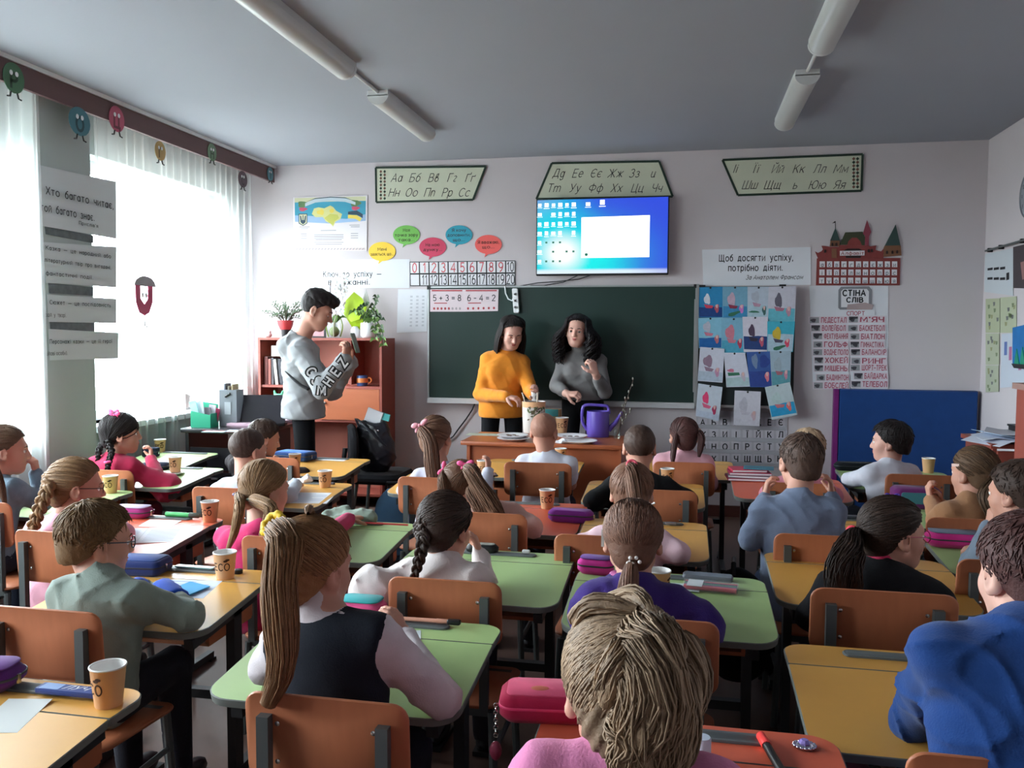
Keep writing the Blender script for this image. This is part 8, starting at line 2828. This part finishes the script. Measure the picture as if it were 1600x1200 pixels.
for k, (x, hh_, c) in enumerate(((-.055, 1.55, (150, 200, 200)), (-.02, 1.5, (206, 214, 222)), (.02, 1.15, (120, 110, 120)), (.045, 1.3, (196, 190, 200)), (.06, 1.1, (190, 70, 110)))):
 m = MB()
 m.box((x, -.03 + .017 * k, h1 * hh_ * .5 + .004), (.055, .006, h1 * hh_), R=Matrix.Rotation(.12 * (k - 2), 3, 'Y'))
 m.build('filed_paper', mat('filed_%d' % c[0], c, rough=.7), t)
P = tp(344, 669)
t = thing('magazine_file', 'grey upright magazine file behind the green box', 'box', tuple(P + vec(.0, .16, 0)), .0)
m = MB()
hh_ = 58 * sc
m.box((0, 0, hh_ / 2), (30 * sc, .10, hh_))
m.build('file_body', mat('file_grey', (120, 126, 132), rough=.5), t)
m = MB()
m.box((.0, -.052, hh_ * .5), (.05, .004, .09))
m.build('file_label', mat('file_label', (160, 166, 172)), t)
m = MB()
m.tube([(-.02, -.052, hh_ * .82), (.02, -.052, hh_ * .9)], .01, n=8)
m.build('finger_hole', M_black, t)
for k, (dx, hq) in enumerate(((-.03, .05), (.0, .03), (.03, .045))):
 m = MB()
 m.box((dx, 0, hh_ + hq / 2 - .004), (.012, .08, hq))
 m.build('folder_edge', mat('folder_%d' % k, (96 + 30 * k, 100 + 20 * k, 110)), t)
P = tp(388, 668)
t = thing('laptop', 'open black laptop seen from its back on the black table', 'laptop', tuple(P + vec(.02, .22, 0)), .25)
MB().slab(rrect(.34, .23, .012), 0, .018, .004).build('keyboard_base', M_black, t)
m = MB()
RX = Matrix.Rotation(-.30, 3, 'X')
m.slab(rrect(.34, .22, .012, cy=.11), -.004, .004, .002, fn=lambda x, z, y: tuple(RX @ Vector((x, y, z)) + Vector((0, -.115, .016))))
m.build('lid', mat('laptop_lid', (40, 38, 46), rough=.35), t)
for i, (px, py, w, d, h, c, lab) in enumerate(((378, 668, .20, .15, .03, (206, 176, 190), 'pink paper pile in front of the laptop'), (425, 664, .22, .16, .035, (206, 206, 214), 'white paper pile right of the laptop'), (330, 676, .16, .08, .004, (150, 170, 180), 'pale folder at the front edge of the black table'), (372, 675, .20, .10, .004, (190, 206, 212), 'white sheet hanging at the front edge of the black table'))):
 P = tp(px, py) + vec(0, .04, 0)
 t = thing('paper_pile' if h > .01 else 'paper_sheet', lab, 'papers', tuple(P), .1 * (i - 1))
 n_ = 5 if h > .01 else 1
 for k in range(n_):
  MB().box((.008 * math.sin(3 * k), .006 * math.cos(5 * k), h / n_ * (k + .5)), (w, d, h / n_ * .85), rz=.05 * math.sin(7 * k)).build('sheet', mat('pile_%d_%d' % (c[0], k % 3), tuple(max(0, v - 14 * (k % 3)) for v in c), rough=.8), t)
P = tp(432, 660) + vec(0, .04, .035)
t = thing('green_toy', 'small pale green plush toy on the paper pile', 'toy', tuple(P))
f = Field((-.12, -.1, -.01), (.12, .1, .24), .007)
f.ell((0, 0, .06), (.05, .045, .065), None, .02).ell((.0, -.01, .145), (.038, .036, .04), None, .02)
for s in (-1, 1):
 f.cone((s * .025, 0, .17), (s * .035, 0, .205), .012, .008, .01)
 f.cone((s * .04, -.01, .09), (s * .065, -.03, .06), .014, .012, .01)
 f.cone((s * .03, -.02, .02), (s * .04, -.06, .014), .018, .016, .01)
V, Q = f.surf()
link('toy_body', np_mesh('toy_body', [(V, Q, 0)], [cloth('plush_green', (110, 196, 150))]), t)
for s in (-1, 1):
 MB().ell((s * .014, -.046, .155), (.005,) * 3, 8, 6).build('eye', M_black, t)
t = thing('handbag', 'black leather handbag slumped on the office chair with papers inside', 'bag', (OX - .03, OY - .03, .49))
M_lea = mat('black_leather', (30, 30, 38), rough=.35, bump=.25, bscale=120)
hb = at_y(575, 652, OY)[2] - .49
f = Field((-.24, -.16, -.01), (.24, .16, hb + .06), .010)
f.ell((0, 0, hb * .35), (.17, .10, hb * .42), None, .03).ell((0, 0, hb * .7), (.13, .07, hb * .35), None, .05)
f.ell((0, 0, hb * 1.02), (.09, .04, .06), None, .02, 'cut')
f.warp(lambda P_: folds(P_, .014, 26, 4), .03)
f.F = np.maximum(f.F, -f.ax[2][None, None, :])
V, Q = f.surf()
link('bag_body', np_mesh('bag_body', [(V, Q, 0)], [M_lea]), t)
m = MB()
m.tube(list(map(tuple, resample([(-.09, -.05, hb * .85), (-.11, -.06, hb * 1.0), (.0, -.09, hb * .8), (.12, -.07, hb * .5)], 14))), .008, n=8)
m.build('bag_handle', M_lea, t, 60)
m = MB()
m.box((.0, .0, hb * 1.0), (.12, .012, .12), R=Matrix.Rotation(.35, 3, 'Y'))
m.build('white_paper', M_paper, t)
m = MB()
m.box((.07, .015, hb * 1.03), (.10, .02, .05), R=Matrix.Rotation(.25, 3, 'Y'))
m.build('teal_packet', mat('packet_teal', (70, 180, 180), rough=.4), t)
for x, z in ((-.11, hb * .72), (.06, hb * .78)):
 MB().ell((x, -.07, z), (.008,) * 3, 8, 6).build('rivet', M_screw, t)
# ================================================================== THE SHELF CABINET
def sh_(px, py, Y=SY0 + .14):
 return at_y(px, py, Y)
zt = sz1
SCP = 6.9 / FPX
bx = sx0 + .035
for k, (w, h, c, tilt_, lab) in enumerate(((.030, .24, (120, 60, 56), 0, 'brown book at the left end of the shelf bay'), (.026, .22, (150, 80, 70), 0, 'red brown book second from the left in the shelf bay'), (.022, .23, (70, 62, 66), 0, 'dark slim book in the left shelf bay'),
                                           (.028, .22, (196, 190, 186), .10, 'pale spined book leaning in the left shelf bay'), (.03, .22, (48, 46, 54), .10, 'black book leaning in the left shelf bay'))):
 t = thing('book', lab, 'book', (bx + w / 2, SY0 + .12, sm_), 0, 'books in the left shelf bay')
 Rt = Matrix.Rotation(-tilt_, 3, 'Y')
 MB().box((0 + h / 2 * math.sin(-tilt_) * -1 * 0, 0, h / 2 + .002), (w - .002, .15, h), R=Rt).build('cover', mat('book_%d_%d_%d' % c, c, rough=.5), t)
 MB().box((0, .004, h / 2 + .004), (w - .006, .15, h - .002), R=Rt).build('page_block', M_paper, t)
 bx += w + .004 + (.012 if tilt_ else 0)
t = thing('cream_folder', 'cream folder box lying on top inside the left shelf bay', 'folder', (sx0 + .20, SY0 + .10, sm_ + .255))
MB().box((0, 0, .045), (.17, .16, .09)).build('folder_body', mat('folder_cream', (206, 196, 182), rough=.7), t)
t.location.z = sm_ + .25
MB().box((.0, -.082, .05), (.05, .004, .04)).build('folder_label', M_paper, t)
P = sh_(566, 596, SY0 + .10)
t = thing('striped_mug', 'small blue, white and orange mug in the right shelf bay', 'mug', (P[0], SY0 + .10, sm_))
m = MB()
m.lathe([(.038, 0), (.046, .006), (.05, .05), (.045, .09), (.041, .09), (.045, .05), (.04, .01), (0, .01)], 22, cap0=True)
m.build('mug_wall', mat('mug_blue', (70, 96, 150), rough=.3), t, 60)
m = MB()
m.lathe([(.0505, .03), (.0512, .05), (.050, .068)], 22, cap0=False)
m.build('orange_stripe', mat('mug_orange', (220, 130, 70), rough=.3), t, 60)
m = MB()
torus_mb(m, (.062, 0, .05), (0, 1, 0), .022, .006, 16, 8)
m.build('mug_handle', mat('mug_orange', (220, 130, 70)), t, 60)
def leafy(mb, base, tip, w, mi=0, bend=.02):
 b, t_ = np.asarray(base, float), np.asarray(tip, float)
 q = resample([b, (b + t_) / 2 + vec(0, 0, bend), t_], 6)
 d = unit(t_ - b)
 s = unit(np.cross(d, vec(.2, 1, .3)))
 ws = [.15, .8, 1, .8, .45, .03]
 vs = [tuple(q[i] + s * w * ws[i]) for i in range(6)] + [tuple(q[i] - s * w * ws[i]) for i in range(6)] + [tuple(q[i] + vec(0, 0, -.002)) for i in range(6)]
 mb.add(vs, [(i, i + 1, 12 + i + 1, 12 + i) for i in range(5)] + [(12 + i, 12 + i + 1, 6 + i + 1, 6 + i) for i in range(5)], mi)
M_leafd = mat('leaf_dark', (62, 84, 56), rough=.5, var=.2, vscale=60)
M_leafg = mat('leaf_green', (96, 128, 62), rough=.5, var=.2, vscale=60)
M_stem = mat('stem_brown', (72, 58, 44), rough=.8)
g_ = np.random.default_rng(21)
P = sh_(447, 527)
t = thing('potted_plant', 'thin leaved plant in a red wrapped dark pot on the shelf', 'plant', (P[0], SY0 + .14, zt))
m = MB()
m.lathe([(.035, 0), (.045, .09), (.04, .09), (.0, .085)], 18, cap0=True)
m.build('pot', M_black, t, 60)
m = MB()
m.lathe([(.045, .07), (.062, .11), (.07, .15), (.05, .13)], 14, cap0=False)
m.v = [(x * (1 + .12 * math.sin(9 * math.atan2(y, x))), y, z + .008 * math.sin(7 * math.atan2(y, x))) for x, y, z in m.v]
m.build('red_wrap', mat('wrap_red', (170, 50, 54), rough=.5), t)
for k in range(16):
 a, e = g_.uniform(0, 6.28), g_.uniform(.12, .24)
 tip = vec(math.cos(a) * e * .85, math.sin(a) * .09, .13 + g_.uniform(.02, .17))
 q = resample([(0, 0, .1), (tip * .5 + vec(0, 0, .09)), tip], 8)
 st_ = MB().tube(list(map(tuple, q)), .0028, n=5).build('stem', M_stem, t)
 m = MB()
 for j in range(3, 8):
  for s in (-1, 1):
   leafy(m, q[j], q[j] + vec(.028 * s, g_.uniform(-.015, .015), .015 + g_.uniform(-.02, .01)), .006)
 m.build('leaf', M_leafd, st_)
P = sh_(421, 526)
t = thing('shell_ornament', 'small pale pink ornament on the left corner of the shelf', 'ornament', (P[0], SY0 + .12, zt))
m = MB()
m.ell((0, 0, .022), (.035, .025, .024), 12, 8)
m.ell((.01, 0, .05), (.018, .016, .016), 10, 7)
m.build('ornament_body', mat('ornament_pink', (206, 180, 180), rough=.5), t, 60)
P = sh_(492, 527)
t = thing('framed_photo', 'framed rose coloured picture standing on the shelf behind the adult in grey', 'frame', (P[0], SY0 + .16, zt), 0)
w, h = .17, .165
fr = MB()
for x, z, a, b in ((-w / 2, h / 2, .014, h), (w / 2, h / 2, .014, h), (0, .007, w, .014), (0, h - .007, w, .014)):
 fr.box((x, 0, z), (a, .016, b))
fr.build('frame', M_black, t)
MB().box((0, .004, h / 2), (w - .01, .004, h - .02)).build('picture', mat('photo_rose', (176, 130, 136), rough=.4, var=.4, vscale=30), t)
P = sh_(524, 527)
t = thing('orchid', 'white orchid in a clear glass with green and white ribbon on the shelf', 'plant', (P[0], SY0 + .12, zt))
m = MB()
m.lathe([(.045, 0), (.052, .004), (.062, .08), (.058, .17), (.055, .17), (.058, .08), (.046, .01), (0, .01)], 24, cap0=True)
m.build('glass_vase', M_glass, t, 60)
m = MB()
m.ell((0, 0, .055), (.045, .045, .045), 14, 8)
m.build('moss', mat('moss', (110, 120, 70), rough=.95, var=.3, vscale=90), t, 60)
for k in range(4):
 a = k * 1.57 + .3
 m = MB()
 q = resample([vec(.05 * math.cos(a), .05 * math.sin(a), .01), vec(.07 * math.cos(a), .07 * math.sin(a), .1), vec(.05 * math.cos(a + .4), .05 * math.sin(a + .4), .19)], 8)
 m.tube(list(map(tuple, q)), .012, n=6, flat=.2)
 m.build('ribbon', mat('ribbon_white' if k % 2 else 'ribbon_lime', (226, 228, 214) if k % 2 else (150, 176, 70), rough=.4), t)
P0 = vec(P[0], SY0 + .12, zt)
stem = resample([vec(0, 0, .05), at_y(526, 480, SY0 + .12) - P0, at_y(532, 450, SY0 + .10) - P0, at_y(531, 432, SY0 + .06) - P0], 12)
st_ = MB().tube(list(map(tuple, stem)), .004, n=6).build('flower_stem', M_leafd, t)
for k in range(13):
 c = stem[min(11, 4 + (k * 8) // 13)] + vec(.035 * (-1) ** k + g_.uniform(-.012, .012), -.02 + g_.uniform(-.02, .02), g_.uniform(-.02, .02))
 m = MB()
 for j in range(5):
  a = j * 1.2566 + k
  e = vec(math.cos(a), 0, math.sin(a))
  R3 = np.stack([e, vec(0, 1, 0), np.cross(e, vec(0, 1, 0))], 1)
  m.ell(tuple(c + e * .024), (.022, .004, .016), 8, 6, Matrix(R3.tolist()))
 m.ell(tuple(c + vec(0, -.006, 0)), (.007,) * 3, 8, 6)
 m.build('blossom', mat('orchid_white', (232, 232, 232), rough=.5, sss=.2), st_, 60)
for k in range(4):
 a = k * 1.6 + .4
 m = MB()
 leafy(m, (0, 0, .13), (.12 * math.cos(a), .05 * math.sin(a), .17), .022, bend=.04)
 m.build('leaf', M_leafg, t)
sp = MB()
q = resample([at_y(520, 478, SY0 + .1) - P0, at_y(516, 455, SY0 + .1) - P0, at_y(517, 438, SY0 + .1) - P0], 8)
sp.tube(list(map(tuple, q)), .004, n=6)
sp.build('support_stick', M_black, t)
t = thing('wrapped_plant', 'plant wrapped in a lime green paper cone on the shelf', 'plant', (sh_(553, 527)[0], SY0 + .17, zt))
P0 = vec(*t.location)
pts = [(536, 488), (540, 470), (553, 456), (566, 466), (573, 480), (570, 496), (555, 502), (541, 497)]
W_ = [at_y(a, b, SY0 + .17) - P0 for a, b in pts]
m = MB()
c = vec(0, -.06, 0) + at_y(552, 500, SY0 + .17) - P0
n_ = len(W_)
cc = [tuple(p) for p in W_] + [tuple(vec(p[0] * .4, .05, max(.02, p[2] * .4))) for p in W_] + [tuple(c + vec(0, .02, -.02))]
m.add(cc, [(i, (i + 1) % n_, n_ + (i + 1) % n_, n_ + i) for i in range(n_)] + [(i, 2 * n_, (i + 1) % n_) for i in range(n_)])
m.build('lime_wrap', mat('wrap_lime', (176, 206, 40), rough=.45), t, 20)
m = MB()
m.lathe([(.035, 0), (.04, .07), (.02, .1)], 12, cap1=True)
m.build('wrap_base', M_white, t)
m = MB()
pale = [at_y(a, b, SY0 + .22) - P0 for a, b in ((566, 470), (572, 452), (578, 474), (574, 490))]
m.add([tuple(p) for p in pale] + [tuple(p + vec(0, .004, 0)) for p in pale], [(0, 1, 2, 3), (7, 6, 5, 4), (0, 4, 5, 1), (1, 5, 6, 2), (2, 6, 7, 3), (3, 7, 4, 0)])
m.build('pale_wrap', mat('wrap_pale', (206, 206, 206), rough=.5), t)
P = sh_(577, 527)
t = thing('potted_plant', 'trailing green plant in a round white pot at the right end of the shelf', 'plant', (P[0], SY0 + .13, zt))
P0 = vec(*t.location)
m = MB()
m.lathe([(.05, 0), (.068, .02), (.072, .08), (.068, .13), (.062, .13), (.064, .08), (0, .1)], 24, cap0=True)
m.build('pot', M_white, t, 60)
ends = [((574, 495), (585, 478), (589, 466)), ((572, 497), (562, 488), (553, 487)), ((582, 498), (592, 505), (594, 528)), ((584, 500), (596, 512), (600, 540)), ((578, 495), (588, 490), (596, 500)), ((580, 498), (586, 505), (586, 530)), ((570, 496), (565, 482), (572, 478)), ((576, 495), (580, 488), (586, 486))]
for k, e in enumerate(ends):
 yy = SY0 + .13 - .10 * (k % 3 == 2) - .05
 if k in (2, 3, 5):
  yy = SY0 - .02
 q = resample([vec(0, 0, .12)] + [at_y(a, b, yy) - P0 for a, b in e], 9)
 st_ = MB().tube(list(map(tuple, q)), .0032, n=5).build('stem', M_leafd, t)
 m = MB()
 for j in range(2, 9):
  for s in (-1, 1):
   leafy(m, q[j], q[j] + vec(.045 * s * g_.uniform(.6, 1), -.02, g_.uniform(-.035, .025)), .014)
 m.build('leaf', M_leafg if k % 2 else M_leafd, st_)
# ------------------------------------------------------------------ window sill plants behind the sheer curtain
for px, lab in ((262, 'aloe like plant on the sill behind the far sheer curtain'), (360, 'smaller plant on the sill behind the far sheer curtain')):
 P = at_x(px, 570, XL - .04)
 t = thing('sill_plant', lab, 'plant', (XL + .06, P[1], WZ0 + .02))
 m = MB()
 m.lathe([(.06, 0), (.085, .13), (.075, .13), (0, .12)], 18, cap0=True)
 m.build('pot', mat('pot_terracotta', (150, 110, 100), rough=.7), t, 60)
 for k in range(9):
  a = k * .7
  m = MB()
  L_ = .42 if px < 300 else .22
  leafy(m, (.02 * math.cos(a), .02 * math.sin(a), .12), (.06 * math.cos(a), .16 * math.sin(a), .12 + L_ * (.6 + .4 * math.sin(k * 2.1) ** 2)), .022, bend=.05)
  m.build('leaf', M_leafd, t)
# ------------------------------------------------------------------ papers on the right side table
for i, (px, py, dx, c, rz, lab) in enumerate(((1525, 676, 0, (206, 210, 224), .35, 'lowest white sheet of the loose pile on the side table'), (1510, 664, 0, (214, 218, 230), -.1, 'pale sheet poking left out of the pile on the side table'), (1520, 660, 0, (170, 196, 222), .2, 'light blue sheet in the pile on the side table'), (1545, 662, 0, (196, 198, 206), -.35, 'grey white sheet on top of the pile on the side table'))):
 P = at_z(px, py, RZT + .02 + .01 * i)
 t = thing('paper_sheet', lab, 'paper', (RTX0 + .16 + .03 * i, RTY + .16 + .02 * i, RZT + .002 + .012 * i), rz, 'loose sheets on the side table')
 m = MB()
 V, F = [], []
 for j in range(7):
  x = -.20 + .40 * j / 6
  zc = .010 * math.sin(j * 1.1 + i) - (.02 * max(0, (-.1 - x) / .1) ** 1.2 if i < 2 else 0)
  for y in (-.15, .15):
   V += [(x, y, zc + .008), (x, y, zc + .0095)]
 for j in range(6):
  b0 = 4 * j
  F += [(b0 + 1, b0 + 5, b0 + 7, b0 + 3), (b0, b0 + 2, b0 + 6, b0 + 4), (b0, b0 + 4, b0 + 5, b0 + 1), (b0 + 2, b0 + 3, b0 + 7, b0 + 6)]
 F += [(0, 1, 3, 2), (24, 26, 27, 25)]
 m.add(V, F)
 m.build('page', mat('loose_%d' % c[0], c, rough=.8), t)
t = thing('paper_tray', 'black tray with white papers above the loose sheets at the right wall', 'tray', (XR - .24, RTY + .26, RZT + .06))
MB().box((0, 0, .006), (.40, .30, .010)).build('tray_base', M_black, t)
for x in (-.19, .19):
 MB().box((x, 0, -.03), (.012, .28, .06)).build('tray_leg', M_black, t)
for k in range(3):
 MB().box((.01 * k, .01 * k, .013 + .006 * k), (.33, .24, .005), rz=.08 * k).build('paper', M_paper, t)
P = Rp(1565, 628)
t = thing('printed_box', 'pale box with small blue print standing at the right wall', 'box', (XR - .14, RTY + .22, RZT + .095))
MB().box((0, 0, .09), (.20, .14, .18)).build('box_body', mat('box_pale', (190, 194, 206), rough=.7), t)
MB().box((-.101, 0, .09), (.002, .05, .06)).build('blue_print', mat('box_print', (110, 124, 160)), t)
